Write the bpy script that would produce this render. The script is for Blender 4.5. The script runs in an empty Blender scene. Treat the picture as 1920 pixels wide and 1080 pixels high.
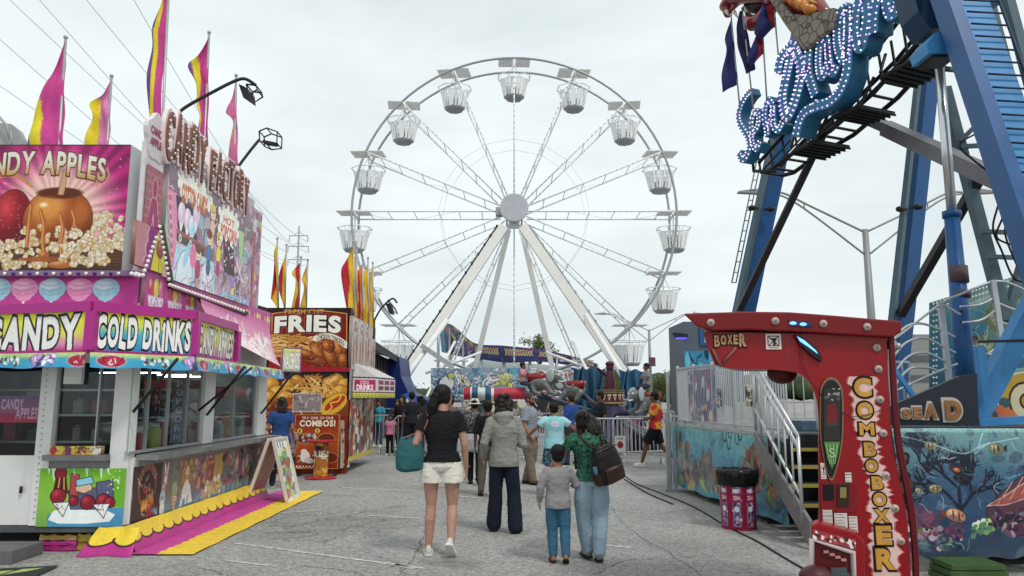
import bpy, bmesh, math, random
import numpy as np
from mathutils import Vector, Matrix
SC = bpy.context.scene
COL = SC.collection
R = math.radians
random.seed(7)
# ---------------- camera
F = 1387.0; PITCH = R(8.4); CH = 1.6
cam_d = bpy.data.cameras.new("camera"); cam = bpy.data.objects.new("camera", cam_d); COL.objects.link(cam)
cam_d.sensor_width = 36.0; cam_d.lens = 36.0*F/1920.0; cam_d.clip_start = 0.05; cam_d.clip_end = 3000
cam.location = (0, 0, CH); cam.rotation_euler = (math.pi/2+PITCH, 0, 0)
SC.camera = cam
SC.view_settings.view_transform = 'Standard'; SC.view_settings.look = 'None'
SC.view_settings.exposure = 0.12; SC.view_settings.gamma = 1.0
SC.render.engine = 'CYCLES'
SC.cycles.max_bounces = 6; SC.cycles.diffuse_bounces = 3; SC.cycles.glossy_bounces = 3
SC.cycles.transparent_max_bounces = 12; SC.cycles.transmission_bounces = 4
# ---------------- world: overcast sky over a Nishita base
W = bpy.data.worlds.new("World"); SC.world = W; W.use_nodes = True
nt = W.node_tree; nt.nodes.clear()
sky = nt.nodes.new('ShaderNodeTexSky'); sky.sky_type = 'NISHITA'; sky.sun_disc = False
sky.sun_elevation = R(55); sky.sun_rotation = R(-35); sky.dust_density = 3
tc = nt.nodes.new('ShaderNodeTexCoord')
mp = nt.nodes.new('ShaderNodeMapping'); mp.inputs['Scale'].default_value = (1.6, 1.6, 4.5)
nz = nt.nodes.new('ShaderNodeTexNoise'); nz.inputs['Scale'].default_value = 1.5; nz.inputs['Detail'].default_value = 4; nz.inputs['Roughness'].default_value = .5
cr = nt.nodes.new('ShaderNodeValToRGB')
cr.color_ramp.elements[0].position = .36; cr.color_ramp.elements[0].color = (.69, .765, .785, 1)
cr.color_ramp.elements[1].position = .62; cr.color_ramp.elements[1].color = (.865, .94, .94, 1)
sc10 = nt.nodes.new('ShaderNodeVectorMath'); sc10.operation = 'SCALE'; sc10.inputs['Scale'].default_value = 10.0
mx = nt.nodes.new('ShaderNodeMix'); mx.data_type = 'RGBA'; mx.inputs['Factor'].default_value = .97
bg = nt.nodes.new('ShaderNodeBackground'); bg.inputs['Strength'].default_value = .1
wo = nt.nodes.new('ShaderNodeOutputWorld')
L = nt.links.new
L(tc.outputs['Generated'], mp.inputs['Vector']); L(mp.outputs[0], nz.inputs['Vector']); L(nz.outputs['Fac'], cr.inputs['Fac'])
L(cr.outputs['Color'], sc10.inputs[0]); L(sky.outputs[0], mx.inputs['A']); L(sc10.outputs[0], mx.inputs['B'])
L(mx.outputs['Result'], bg.inputs['Color']); L(bg.outputs[0], wo.inputs['Surface'])
# ---------------- sun (overcast: weak and very soft)
sd = bpy.data.lights.new("sun", 'SUN'); sd.energy = 1.5; sd.angle = R(10); sd.color = (1, .97, .93)
sun = bpy.data.objects.new("sun", sd); COL.objects.link(sun)
sun.rotation_euler = (R(35), 0, R(35))
# ---------------- pixel -> world helpers (photo 1920x1080)
def ray(px, py):
 u = (px-960)/F; v = (540-py)/F
 return Vector((u, math.cos(PITCH)-v*math.sin(PITCH), math.sin(PITCH)+v*math.cos(PITCH)))
def at(px, py, Y):
 d = ray(px, py); t = Y/d.y
 return Vector((d.x*t, Y, CH+d.z*t))
def atX(px, py, X):
 d = ray(px, py); t = X/d.x
 return Vector((X, d.y*t, CH+d.z*t))
def gr(px, py, z=0.0):
 d = ray(px, py); t = (z-CH)/d.z
 return Vector((d.x*t, d.y*t, z))
def atP(px, py, P, N):
 d = ray(px, py); C = Vector((0, 0, CH)); t = (P-C).dot(N)/d.dot(N)
 return C+d*t
def zat(py, Y):
 return at(960, py, Y).z
# ---------------- object helpers
def tag(o, label=None, cat=None, group=None, kind=None):
 if label: o['label'] = label
 if cat: o['category'] = cat
 if group: o['group'] = group
 if kind: o['kind'] = kind
 return o
def thing(name, label, cat, loc=(0, 0, 0), rz=0, group=None):
 o = bpy.data.objects.new(name, None); COL.objects.link(o)
 o.location = loc; o.rotation_euler = (0, 0, rz); o.empty_display_size = .1
 return tag(o, label, cat, group)
def kids(o):
 return [c for c in bpy.data.objects if c.parent == o]
def copy_tree(o, parent=None):
 c = o.copy(); COL.objects.link(c); c.parent = parent
 for ch in kids(o): copy_tree(ch, c)
 return c
def local(parent):
 """world matrix of a (possibly nested) parent, computed by hand"""
 m = Matrix.Identity(4)
 while parent is not None:
  m = parent.matrix_basis @ m; parent = parent.parent
 return m
class MB:
 """collects shapes given in WORLD coordinates (or the local ones, with world=False)"""
 def __init__(s):
  s.v = []; s.f = []; s.mi = []; s.m = 0; s.sm = []; s.smooth = False
 def add(s, vs, fs):
  b = len(s.v); s.v += [tuple(v) for v in vs]
  for f in fs:
   s.f.append(tuple(i+b for i in f)); s.mi.append(s.m); s.sm.append(s.smooth)
  return s
 def hexa(s, p):  # 8 points: bottom 4 ccw, top 4 ccw
  return s.add(p, [(3, 2, 1, 0), (4, 5, 6, 7), (0, 1, 5, 4), (1, 2, 6, 5), (2, 3, 7, 6), (3, 0, 4, 7)])
 def box(s, x0, y0, z0, x1, y1, z1):
  if x0 > x1: x0, x1 = x1, x0
  if y0 > y1: y0, y1 = y1, y0
  if z0 > z1: z0, z1 = z1, z0
  return s.hexa([(x0, y0, z0), (x1, y0, z0), (x1, y1, z0), (x0, y1, z0), (x0, y0, z1), (x1, y0, z1), (x1, y1, z1), (x0, y1, z1)])
 def bar(s, a, b, w, h=None, up=(0, 0, 1)):
  """rectangular bar a->b, width w (sideways) and height h (towards up)"""
  a = Vector(a); b = Vector(b); h = w if h is None else h
  d = (b-a).normalized(); up = Vector(up)
  if abs(d.dot(up)) > .98: up = Vector((0, 1, 0)) if abs(d.y) < .9 else Vector((1, 0, 0))
  sx = d.cross(up).normalized(); sy = sx.cross(d).normalized()
  o = [(-1, -1), (1, -1), (1, 1), (-1, 1)]
  p = [a+sx*(i*w/2)+sy*(j*h/2) for i, j in o]+[b+sx*(i*w/2)+sy*(j*h/2) for i, j in o]
  return s.add(p, [(3, 2, 1, 0), (4, 5, 6, 7), (0, 1, 5, 4), (1, 2, 6, 5), (2, 3, 7, 6), (3, 0, 4, 7)][::1])
 def tube(s, pts, r, n=8, cap=True, closed=False):
  pts = [Vector(p) for p in pts]; N = len(pts)
  rr = r if isinstance(r, (list, tuple)) else [r]*N
  vs = []; fs = []; prev = None
  for i, p in enumerate(pts):
   if closed: d = pts[(i+1) % N]-pts[i-1]
   else: d = pts[min(i+1, N-1)]-pts[max(i-1, 0)]
   d = d.normalized() if d.length > 1e-9 else Vector((0, 0, 1))
   if prev is None:
    a = Vector((0, 0, 1)) if abs(d.z) < .9 else Vector((1, 0, 0))
    x = d.cross(a).normalized()
   else:
    x = (prev-d*prev.dot(d)).normalized()
   prev = x; y = d.cross(x)
   for k in range(n):
    t = 2*math.pi*k/n
    vs.append(p+(x*math.cos(t)+y*math.sin(t))*rr[i])
  for i in range(N if closed else N-1):
   j = (i+1) % N
   for k in range(n):
    l = (k+1) % n
    fs.append((i*n+k, i*n+l, j*n+l, j*n+k))
  if cap and not closed:
   fs.append(tuple(range(n))[::-1]); fs.append(tuple((N-1)*n+k for k in range(n)))
  sm = s.smooth; s.smooth = n > 5; s.add(vs, fs); s.smooth = sm
  return s
 def loft(s, rings, cap=True):
  n = len(rings[0]); vs = [v for r in rings for v in r]; fs = []
  for i in range(len(rings)-1):
   for k in range(n):
    l = (k+1) % n; fs.append((i*n+k, i*n+l, (i+1)*n+l, (i+1)*n+k))
  if cap:
   fs.append(tuple(range(n))[::-1]); fs.append(tuple((len(rings)-1)*n+k for k in range(n)))
  return s.add(vs, fs)
 def ball(s, c, r, n=8, m=6, sc=(1, 1, 1), rot=None):
  c = Vector(c); rings = []
  for i in range(m+1):
   ph = math.pi*i/m; ph = min(max(ph, .02), math.pi-.02)
   ring = []
   for k in range(n):
    t = 2*math.pi*k/n
    v = Vector((math.sin(ph)*math.cos(t)*sc[0], math.sin(ph)*math.sin(t)*sc[1], -math.cos(ph)*sc[2]))*r
    if rot is not None: v = rot @ v
    ring.append(c+v)
   rings.append(ring)
  sm = s.smooth; s.smooth = True; s.loft(rings); s.smooth = sm
  return s
 def prism(s, pts, d):
  """planar polygon (3-D points) extruded along vector d"""
  d = Vector(d); n = len(pts); a = [Vector(p) for p in pts]; b = [p+d for p in a]
  return s.add(a+b, [tuple(range(n))[::-1], tuple(range(n, 2*n))]+[(k, (k+1) % n, n+(k+1) % n, n+k) for k in range(n)])
 def lathe(s, c, prof, n=24, sx=1, sy=1):
  c = Vector(c)
  rings = [[c+Vector((r*math.cos(2*math.pi*k/n)*sx, r*math.sin(2*math.pi*k/n)*sy, z)) for k in range(n)] for r, z in prof]
  sm = s.smooth; s.smooth = True; s.loft(rings); s.smooth = sm
  return s
 def build(s, name, mats, parent=None, world=True, bevel=0):
  me = bpy.data.meshes.new(name); me.from_pydata(s.v, [], s.f)
  if not isinstance(mats, (list, tuple)): mats = [mats]
  for m in mats: me.materials.append(m)
  me.polygons.foreach_set('material_index', s.mi); me.polygons.foreach_set('use_smooth', s.sm)
  bm = bmesh.new(); bm.from_mesh(me); bmesh.ops.recalc_face_normals(bm, faces=bm.faces)
  if bevel:
   bmesh.ops.bevel(bm, geom=[e for e in bm.edges if e.calc_length() > bevel*3], offset=bevel, segments=2, affect='EDGES', profile=.6, clamp_overlap=True)
  bm.to_mesh(me); bm.free()
  o = bpy.data.objects.new(name, me); COL.objects.link(o)
  if parent is not None:
   o.parent = parent
   if world: me.transform(local(parent).inverted())
  me.update()
  return o
def lerp(a, b, t): return a+(b-a)*t
# ---------------- materials
def s2l(c):
 return tuple((x/12.92 if x <= .04045 else ((x+.055)/1.055)**2.4) for x in c)
def hx(h):
 h = h.lstrip('#'); return tuple(int(h[i:i+2], 16)/255 for i in (0, 2, 4))
MC = {}
def mat(name, color, rough=.5, metal=0, var=.12, scale=6, bump=0, dirt=0, coat=0, spec=.3, emit=0):
 """color: linear rgb. var: low-frequency tone variation; dirt: dark streak amount"""
 key = name
 if key in MC: return MC[key]
 m = bpy.data.materials.new(name); m.use_nodes = True; nt = m.node_tree; b = nt.nodes['Principled BSDF']; L = nt.links.new
 tc = nt.nodes.new('ShaderNodeTexCoord'); n1 = nt.nodes.new('ShaderNodeTexNoise')
 n1.inputs['Scale'].default_value = scale; n1.inputs['Detail'].default_value = 6; n1.inputs['Roughness'].default_value = .6
 L(tc.outputs['Object'], n1.inputs['Vector'])
 mr = nt.nodes.new('ShaderNodeMapRange'); mr.inputs['From Min'].default_value = .3; mr.inputs['From Max'].default_value = .7
 mr.inputs['To Min'].default_value = 1-var; mr.inputs['To Max'].default_value = 1+var*.6
 L(n1.outputs['Fac'], mr.inputs['Value'])
 vm = nt.nodes.new('ShaderNodeVectorMath'); vm.operation = 'SCALE'; vm.inputs[0].default_value = color[:3]
 L(mr.outputs[0], vm.inputs['Scale']); last = vm.outputs[0]
 if dirt:
  n2 = nt.nodes.new('ShaderNodeTexNoise'); n2.inputs['Scale'].default_value = scale*.5; n2.inputs['Detail'].default_value = 8; n2.inputs['Roughness'].default_value = .75
  mp = nt.nodes.new('ShaderNodeMapping'); mp.inputs['Scale'].default_value = (3, 3, .6); mp.inputs['Location'].default_value = (3.1, 7.7, 1.3)
  L(tc.outputs['Object'], mp.inputs['Vector']); L(mp.outputs[0], n2.inputs['Vector'])
  r2 = nt.nodes.new('ShaderNodeMapRange'); r2.inputs['From Min'].default_value = .55; r2.inputs['From Max'].default_value = .75
  r2.inputs['To Max'].default_value = dirt; L(n2.outputs['Fac'], r2.inputs['Value'])
  mx = nt.nodes.new('ShaderNodeMix'); mx.data_type = 'RGBA'; mx.inputs['B'].default_value = (.09, .075, .06, 1)
  L(r2.outputs[0], mx.inputs['Factor']); L(last, mx.inputs['A']); last = mx.outputs['Result']
 L(last, b.inputs['Base Color'])
 b.inputs['Metallic'].default_value = metal; b.inputs['Specular IOR Level'].default_value = spec
 rr = nt.nodes.new('ShaderNodeMapRange'); rr.inputs['To Min'].default_value = max(rough-.1, .02); rr.inputs['To Max'].default_value = min(rough+.12, 1)
 L(n1.outputs['Fac'], rr.inputs['Value']); L(rr.outputs[0], b.inputs['Roughness'])
 if coat: b.inputs['Coat Weight'].default_value = coat; b.inputs['Coat Roughness'].default_value = .15
 if bump:
  bp = nt.nodes.new('ShaderNodeBump'); bp.inputs['Strength'].default_value = bump; bp.inputs['Distance'].default_value = .02
  n3 = nt.nodes.new('ShaderNodeTexNoise'); n3.inputs['Scale'].default_value = scale*2.5; n3.inputs['Detail'].default_value = 5
  L(tc.outputs['Object'], n3.inputs['Vector']); L(n3.outputs['Fac'], bp.inputs['Height']); L(bp.outputs[0], b.inputs['Normal'])
 if emit:
  b.inputs['Emission Color'].default_value = (*color[:3], 1); b.inputs['Emission Strength'].default_value = emit
 MC[key] = m
 return m
def sm(name, h, *a, **k): return mat(name, s2l(hx(h)), *a, **k)
def glassmat(name='window_glass', tint=(.8, .85, .85), alpha=.75):
 if name in MC: return MC[name]
 m = bpy.data.materials.new(name); m.use_nodes = True; nt = m.node_tree; nt.nodes.remove(nt.nodes['Principled BSDF'])
 o = nt.nodes['Material Output']; g = nt.nodes.new('ShaderNodeBsdfGlossy'); g.inputs['Roughness'].default_value = .03
 t = nt.nodes.new('ShaderNodeBsdfTransparent'); t.inputs['Color'].default_value = (*tint, 1)
 f = nt.nodes.new('ShaderNodeLayerWeight'); f.inputs['Blend'].default_value = .5; pw = nt.nodes.new('ShaderNodeMath'); pw.operation = 'POWER'; pw.inputs[1].default_value = 4
 mu = nt.nodes.new('ShaderNodeMath'); mu.operation = 'MULTIPLY_ADD'; mu.inputs[1].default_value = .55; mu.inputs[2].default_value = .035; mu.use_clamp = True
 mx = nt.nodes.new('ShaderNodeMixShader'); L = nt.links.new
 L(f.outputs['Facing'], pw.inputs[0]); L(pw.outputs[0], mu.inputs[0]); L(mu.outputs[0], mx.inputs[0]); L(t.outputs[0], mx.inputs[1]); L(g.outputs[0], mx.inputs[2]); L(mx.outputs[0], o.inputs['Surface'])
 MC[name] = m
 return m
def colmat(name='printed_vinyl', rough=.4, bump=.15, emit=0, wear=.1):
 """printed / painted artwork: colour comes from the mesh's own colour attribute"""
 if name in MC: return MC[name]
 m = bpy.data.materials.new(name); m.use_nodes = True; nt = m.node_tree; b = nt.nodes['Principled BSDF']; L = nt.links.new
 a = nt.nodes.new('ShaderNodeVertexColor'); a.layer_name = 'Col'
 tc = nt.nodes.new('ShaderNodeTexCoord'); n = nt.nodes.new('ShaderNodeTexNoise'); n.inputs['Scale'].default_value = 5; n.inputs['Detail'].default_value = 8; n.inputs['Roughness'].default_value = .7
 L(tc.outputs['Object'], n.inputs['Vector'])
 mr = nt.nodes.new('ShaderNodeMapRange'); mr.inputs['From Min'].default_value = .3; mr.inputs['From Max'].default_value = .7; mr.inputs['To Min'].default_value = 1.06-wear; mr.inputs['To Max'].default_value = 1.16
 L(n.outputs['Fac'], mr.inputs['Value'])
 vm = nt.nodes.new('ShaderNodeVectorMath'); vm.operation = 'SCALE'; L(a.outputs['Color'], vm.inputs[0]); L(mr.outputs[0], vm.inputs['Scale'])
 L(vm.outputs[0], b.inputs['Base Color']); b.inputs['Specular IOR Level'].default_value = .3
 r2 = nt.nodes.new('ShaderNodeMapRange'); r2.inputs['To Min'].default_value = rough-.1; r2.inputs['To Max'].default_value = rough+.15
 L(n.outputs['Fac'], r2.inputs['Value']); L(r2.outputs[0], b.inputs['Roughness'])
 if bump:
  n3 = nt.nodes.new('ShaderNodeTexNoise'); n3.inputs['Scale'].default_value = 3.0; n3.inputs['Detail'].default_value = 3
  L(tc.outputs['Object'], n3.inputs['Vector'])
  bp = nt.nodes.new('ShaderNodeBump'); bp.inputs['Strength'].default_value = bump; bp.inputs['Distance'].default_value = .03
  L(n3.outputs['Fac'], bp.inputs['Height']); L(bp.outputs[0], b.inputs['Normal'])
 if emit:
  L(a.outputs['Color'], b.inputs['Emission Color']); b.inputs['Emission Strength'].default_value = emit
 MC[name] = m
 return m
TCAP = {'B': .03, 'R': .07, 'S': .07, '8': .03}
# ---------------- text outlines from Blender's built-in font
TXC = {}
def text_tris(s, offset=0.0, shear=0.0):
 k = (s, round(offset, 4), shear)
 if k in TXC: return TXC[k]
 cu = bpy.data.curves.new('text', 'FONT'); cu.body = s; cu.offset = offset; cu.shear = shear; cu.resolution_u = 4
 cu.fill_mode = 'FRONT' if hasattr(cu, 'fill_mode') else cu.fill_mode
 ob = bpy.data.objects.new('text', cu)
 me = bpy.data.meshes.new_from_object(ob)
 me.calc_loop_triangles()
 v = np.zeros(len(me.vertices)*3); me.vertices.foreach_get('co', v); v = v.reshape(-1, 3)[:, :2]
 t = np.zeros(len(me.loop_triangles)*3, dtype=np.int32); me.loop_triangles.foreach_get('vertices', t); t = t.reshape(-1, 3)
 bpy.data.objects.remove(ob); bpy.data.curves.remove(cu); bpy.data.meshes.remove(me)
 TXC[k] = (v, t)
 return TXC[k]
# ---------------- Canvas: paints printed artwork into the colour attribute of a fine grid
class Canvas:
 SS = 2
 def __init__(s, w, h, nx, bgc='#ffffff', ny=None):
  """w,h: drawing units; nx: grid cells across"""
  s.w = w; s.h = h; s.nx = nx; s.ny = ny or max(2, int(round(nx*h/w)))
  s.W = s.nx*s.SS; s.H = s.ny*s.SS
  s.a = np.zeros((s.H, s.W, 3), dtype=np.float32); s.a[:] = hx(bgc)
  s.X, s.Y = np.meshgrid((np.arange(s.W)+.5)*w/s.W, (np.arange(s.H)+.5)*h/s.H)
  s.px = w/s.W
  s.rng = np.random.RandomState(nx+int(w*7+h))
 def c(s, col):
  return np.array(hx(col) if isinstance(col, str) else col, dtype=np.float32)
 def win(s, x0, y0, x1, y1):
  i0 = max(0, int(x0/s.w*s.W)-2); i1 = min(s.W, int(x1/s.w*s.W)+3); j0 = max(0, int(y0/s.h*s.H)-2); j1 = min(s.H, int(y1/s.h*s.H)+3)
  if i1 <= i0 or j1 <= j0: return None
  return slice(j0, j1), slice(i0, i1)
 def put(s, w, m, col):
  if w is None: return
  m = m[..., None]
  col = s.c(col) if (isinstance(col, str) or (isinstance(col, tuple))) else col
  s.a[w] = s.a[w]*(1-m)+col*m
 def grad(s, stops, x0=0, y0=0, x1=None, y1=None, horiz=False):
  x1 = s.w if x1 is None else x1; y1 = s.h if y1 is None else y1
  w = s.win(x0, y0, x1, y1)
  if w is None: return s
  X = s.X[w]; Y = s.Y[w]; t = (X-x0)/(x1-x0) if horiz else (Y-y0)/(y1-y0)
  ts = [a for a, _ in stops]; cs = np.array([s.c(b) for _, b in stops])
  col = np.stack([np.interp(t, ts, cs[:, i]) for i in range(3)], -1)
  m = ((X >= x0) & (X <= x1) & (Y >= y0) & (Y <= y1)).astype(np.float32)
  s.put(w, m, col); return s
 def rect(s, x0, y0, x1, y1, col, a=1, ol=None, lw=0):
  return s.poly([(x0, y0), (x1, y0), (x1, y1), (x0, y1)], col, a, ol, lw)
 def ell(s, cx, cy, rx, ry, col, rot=0, a=1, soft=0, ol=None, lw=0, hi=None, lo=None):
  if ol: s.ell(cx, cy, rx+lw, ry+lw, ol, rot, a)
  r = max(rx, ry)*1.05+soft*max(rx, ry); w = s.win(cx-r, cy-r, cx+r, cy+r)
  if w is None: return s
  dx = s.X[w]-cx; dy = s.Y[w]-cy; cc, ss = math.cos(rot), math.sin(rot)
  ex = (dx*cc+dy*ss)/rx; ey = (-dx*ss+dy*cc)/ry; d = np.sqrt(ex*ex+ey*ey)
  e = s.px/min(rx, ry)*.7+soft
  m = np.clip((1-d)/e+.5, 0, 1)*a
  base = np.broadcast_to(s.c(col), d.shape+(3,)).copy()
  if hi:
   h = np.clip(1-np.sqrt((ex+.35)**2+(ey+.4)**2)/.75, 0, 1)[..., None]; base = base*(1-h)+s.c(hi)*h
  if lo:
   h = np.clip((ex*.4+ey*.9)-.05, 0, 1)[..., None]; base = base*(1-h)+s.c(lo)*h
  s.put(w, m, base); return s
 def poly(s, pts, col, a=1, ol=None, lw=0):
  xs = [p[0] for p in pts]; ys = [p[1] for p in pts]; w = s.win(min(xs), min(ys), max(xs), max(ys))
  if w is None: return s
  X = s.X[w]; Y = s.Y[w]; ins = np.zeros(X.shape, bool); n = len(pts)
  for i in range(n):
   x0, y0 = pts[i]; x1, y1 = pts[(i+1) % n]
   if y0 == y1: continue
   c = ((y0 > Y) != (y1 > Y)) & (X < (x1-x0)*(Y-y0)/(y1-y0)+x0); ins ^= c
  s.put(w, ins.astype(np.float32)*a, col)
  if ol: s.line(list(pts)+[pts[0]], lw, ol)
  return s
 def line(s, pts, wd, col, a=1):
  for i in range(len(pts)-1):
   (x0, y0), (x1, y1) = pts[i], pts[i+1]
   w = s.win(min(x0, x1)-wd, min(y0, y1)-wd, max(x0, x1)+wd, max(y0, y1)+wd)
   if w is None: continue
   X = s.X[w]-x0; Y = s.Y[w]-y0; dx = x1-x0; dy = y1-y0; l = dx*dx+dy*dy+1e-9
   t = np.clip((X*dx+Y*dy)/l, 0, 1); d = np.sqrt((X-t*dx)**2+(Y-t*dy)**2)
   s.put(w, np.clip((wd/2-d)/s.px+.5, 0, 1)*a, col)
  return s
 def curve(s, pts, wd, col, a=1, n=8):
  return s.line(spl(pts, n), wd, col, a)
 def tris(s, v, t, col, a=1):
  """v: Nx2 in canvas units"""
  if len(v) == 0: return
  w = s.win(v[:, 0].min(), v[:, 1].min(), v[:, 0].max(), v[:, 1].max())
  if w is None: return
  m = np.zeros(s.X[w].shape, bool); j0 = w[0].start; i0 = w[1].start
  for q in t:
   p = v[q]; x0, y0 = p.min(0); x1, y1 = p.max(0)
   a0 = max(int(x0/s.w*s.W)-1-i0, 0); a1 = min(int(x1/s.w*s.W)+2-i0, m.shape[1]); b0 = max(int(y0/s.h*s.H)-1-j0, 0); b1 = min(int(y1/s.h*s.H)+2-j0, m.shape[0])
   if a1 <= a0 or b1 <= b0: continue
   X = s.X[j0+b0:j0+b1, i0+a0:i0+a1]; Y = s.Y[j0+b0:j0+b1, i0+a0:i0+a1]
   (ax, ay), (bx, by), (cx, cy) = p
   e0 = (bx-ax)*(Y-ay)-(by-ay)*(X-ax); e1 = (cx-bx)*(Y-by)-(cy-by)*(X-bx); e2 = (ax-cx)*(Y-cy)-(ay-cy)*(X-cx)
   m[b0:b1, a0:a1] |= ((e0 >= 0) & (e1 >= 0) & (e2 >= 0)) | ((e0 <= 0) & (e1 <= 0) & (e2 <= 0))
  c0 = col
  if isinstance(col, list):  # vertical gradient
   ts = [q[0] for q in col]; cs = np.array([s.c(q[1]) for q in col]); tt = (s.Y[w]-v[:, 1].min())/(np.ptp(v[:, 1])+1e-9)
   c0 = np.stack([np.interp(tt, ts, cs[:, i]) for i in range(3)], -1)
  s.put(w, m.astype(np.float32)*a, c0)
 def text(s, txt, x0, y0, x1, y1, col, bold=.02, ol=None, ow=.05, ol2=None, ow2=.1, jit=0, shear=0, warp=None, spread=1.0, dx=0, dy=0, rot=0):
  """fit text into box; jit: per-letter tilt/size; warp(tx)->dy in units, tx 0..1"""
  rng = random.Random(txt); V = []; x = 0; cells = []
  for ch in txt:
   if ch == ' ': x += .35; cells.append(None); continue
   v, t = text_tris(ch, 0, shear)
   wd = float(np.ptp(v[:, 0])); x += .04+.0*wd
   cells.append((ch, x-float(v[:, 0].min()), wd, rng.uniform(-jit, jit), 1+rng.uniform(-jit, jit)*.6, rng.uniform(-jit, jit)*.25))
   x += wd+.05+bold*1.2+(ow*.5 if ol else 0)
  tot = x; base_h = .72
  def place(ch, xo, wd, rt, scl, vy, off):
   v, t = text_tris(ch, off, shear); v = v.copy(); c = np.array([float(text_tris(ch, 0, shear)[0][:, 0].min())+wd/2, .36])
   q = (v-c)*scl; cc, ss = math.cos(rt), math.sin(rt)
   q = np.stack([q[:, 0]*cc-q[:, 1]*ss, q[:, 0]*ss+q[:, 1]*cc], -1)+c+np.array([xo, vy])
   tx = q[:, 0]/tot; X = x0+tx*(x1-x0); Y = y1-(q[:, 1]/base_h)*(y1-y0)
   if warp: Y = Y+np.array([warp(k) for k in tx])
   if rot:
    cxx = (x0+x1)/2; cyy = (y0+y1)/2; cr_, sr = math.cos(rot), math.sin(rot); A = X-cxx; B = Y-cyy
    X = cxx+A*cr_-B*sr; Y = cyy+A*sr+B*cr_
   return np.stack([X+dx, Y+dy], -1), t
  for lay in ((ol2, ow2), (ol, ow), (col, 0)):
   if lay[0] is None: continue
   for ce in cells:
    if ce is None: continue
    of = bold+lay[1]; cp = TCAP.get(ce[0], 9)
    v, t = place(*ce, min(of, cp)); s.tris(v, t, lay[0])
    if of > cp:
     sx_ = (of-cp)/tot*(x1-x0)*.8; sy_ = (of-cp)/base_h*(y1-y0)*.8
     for k in range(8): s.tris(v+np.array([sx_*math.cos(k*.785), sy_*math.sin(k*.785)]), t, lay[0])
  return s
 def blobs(s, x0, y0, x1, y1, n, r0, r1, cols, seed=0, a=1, ol=None, lw=0, hi=None, lo=None, asp=(.6, 1), clip=None):
  rg = random.Random(seed)
  for i in range(n):
   x = rg.uniform(x0, x1); y = rg.uniform(y0, y1); r = rg.uniform(r0, r1)
   if clip and not clip(x, y): continue
   s.ell(x, y, r, r*rg.uniform(*asp), rg.choice(cols), rg.uniform(0, 3.14), a, ol=ol, lw=lw, hi=hi, lo=lo)
  return s
 def squig(s, x0, y0, x1, y1, n, wd, cols, seed=0, ln=8, a=1):
  rg = random.Random(seed)
  for i in range(n):
   x = rg.uniform(x0, x1); y = rg.uniform(y0, y1); an = rg.uniform(0, 6.28); pts = [(x, y)]
   for k in range(4):
    an += rg.uniform(-.9, .9); x += math.cos(an)*ln/4; y += math.sin(an)*ln/4; pts.append((x, y))
   s.curve(pts, wd*rg.uniform(.6, 1.3), rg.choice(cols), a, 4)
  return s
 def tone(s, mul, sat=1):
  g = s.a.mean(2, keepdims=True); s.a = np.clip((g+(s.a-g)*sat)*mul, 0, 1).astype(np.float32); return s
 def noise(s, amt=.06, cell=3):
  h = s.H//cell+2; w = s.W//cell+2; n = s.rng.rand(h, w)
  n = np.kron(n, np.ones((cell, cell)))[:s.H, :s.W]; s.a *= (1+(n[..., None]-.5)*2*amt).astype(np.float32); return s
 def mesh(s, name, surf, parent=None, m=None, thick=0, world=True):
  """surf(tx,ty)->Vector, tx 0..1 left-right, ty 0..1 top-bottom; or 4 corners [tl,tr,br,bl]"""
  a = s.a.reshape(s.ny, s.SS, s.nx, s.SS, 3).mean((1, 3)); a = np.clip(a, 0, 1)
  a = np.where(a <= .04045, a/12.92, ((a+.055)/1.055)**2.4)
  nx, ny = s.nx, s.ny
  if not callable(surf):
   tl, tr, br, bl = [np.array(p, dtype=float) for p in surf]
   tx, ty = np.meshgrid(np.linspace(0, 1, nx+1), np.linspace(0, 1, ny+1)); tx = tx[..., None]; ty = ty[..., None]
   P = (tl*(1-tx)+tr*tx)*(1-ty)+(bl*(1-tx)+br*tx)*ty
   P = P.reshape(-1, 3)
  else:
   P = np.array([tuple(surf(i/nx, j/ny)) for j in range(ny+1) for i in range(nx+1)])
  ii = np.arange(nx*ny); r = ii//nx; c_ = ii % nx; b0 = r*(nx+1)+c_
  Fc = np.stack([b0, b0+nx+1, b0+nx+2, b0+1], -1)
  verts = P; faces = Fc
  cols = np.concatenate([a.reshape(-1, 3), np.ones((nx*ny, 1))], 1)
  cl = np.repeat(cols, 4, 0)
  loops = faces.reshape(-1); nf = len(faces); starts = np.arange(nf)*4
  if thick:
   d1 = P[1]-P[0]; d2 = P[nx+1]-P[0]; nrm = np.cross(d2, d1); nrm /= np.linalg.norm(nrm)  # towards viewer
   q = np.array([P[0], P[nx], P[-1], P[ny*(nx+1)]]); qb = q-nrm*thick; k = len(verts)
   verts = np.concatenate([verts, q, qb]); ex = np.array([[k+7, k+6, k+5, k+4], [k+0, k+1, k+5, k+4], [k+1, k+2, k+6, k+5], [k+2, k+3, k+7, k+6], [k+3, k+0, k+4, k+7]])
   loops = np.concatenate([loops, ex.reshape(-1)]); starts = np.arange(nf+5)*4
   ec = np.array([*a.mean((0, 1))*.6, 1.0]); cl = np.concatenate([cl, np.tile(ec, (20, 1))]); nf += 5
  me = bpy.data.meshes.new(name); me.vertices.add(len(verts)); me.vertices.foreach_set('co', verts.reshape(-1).astype(np.float32))
  me.loops.add(len(loops)); me.loops.foreach_set('vertex_index', loops.astype(np.int32))
  me.polygons.add(nf); me.polygons.foreach_set('loop_start', starts.astype(np.int32))
  me.update(calc_edges=True)
  at_ = me.color_attributes.new('Col', 'FLOAT_COLOR', 'CORNER'); at_.data.foreach_set('color', cl.reshape(-1).astype(np.float32))
  me.materials.append(m or colmat())
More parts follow.
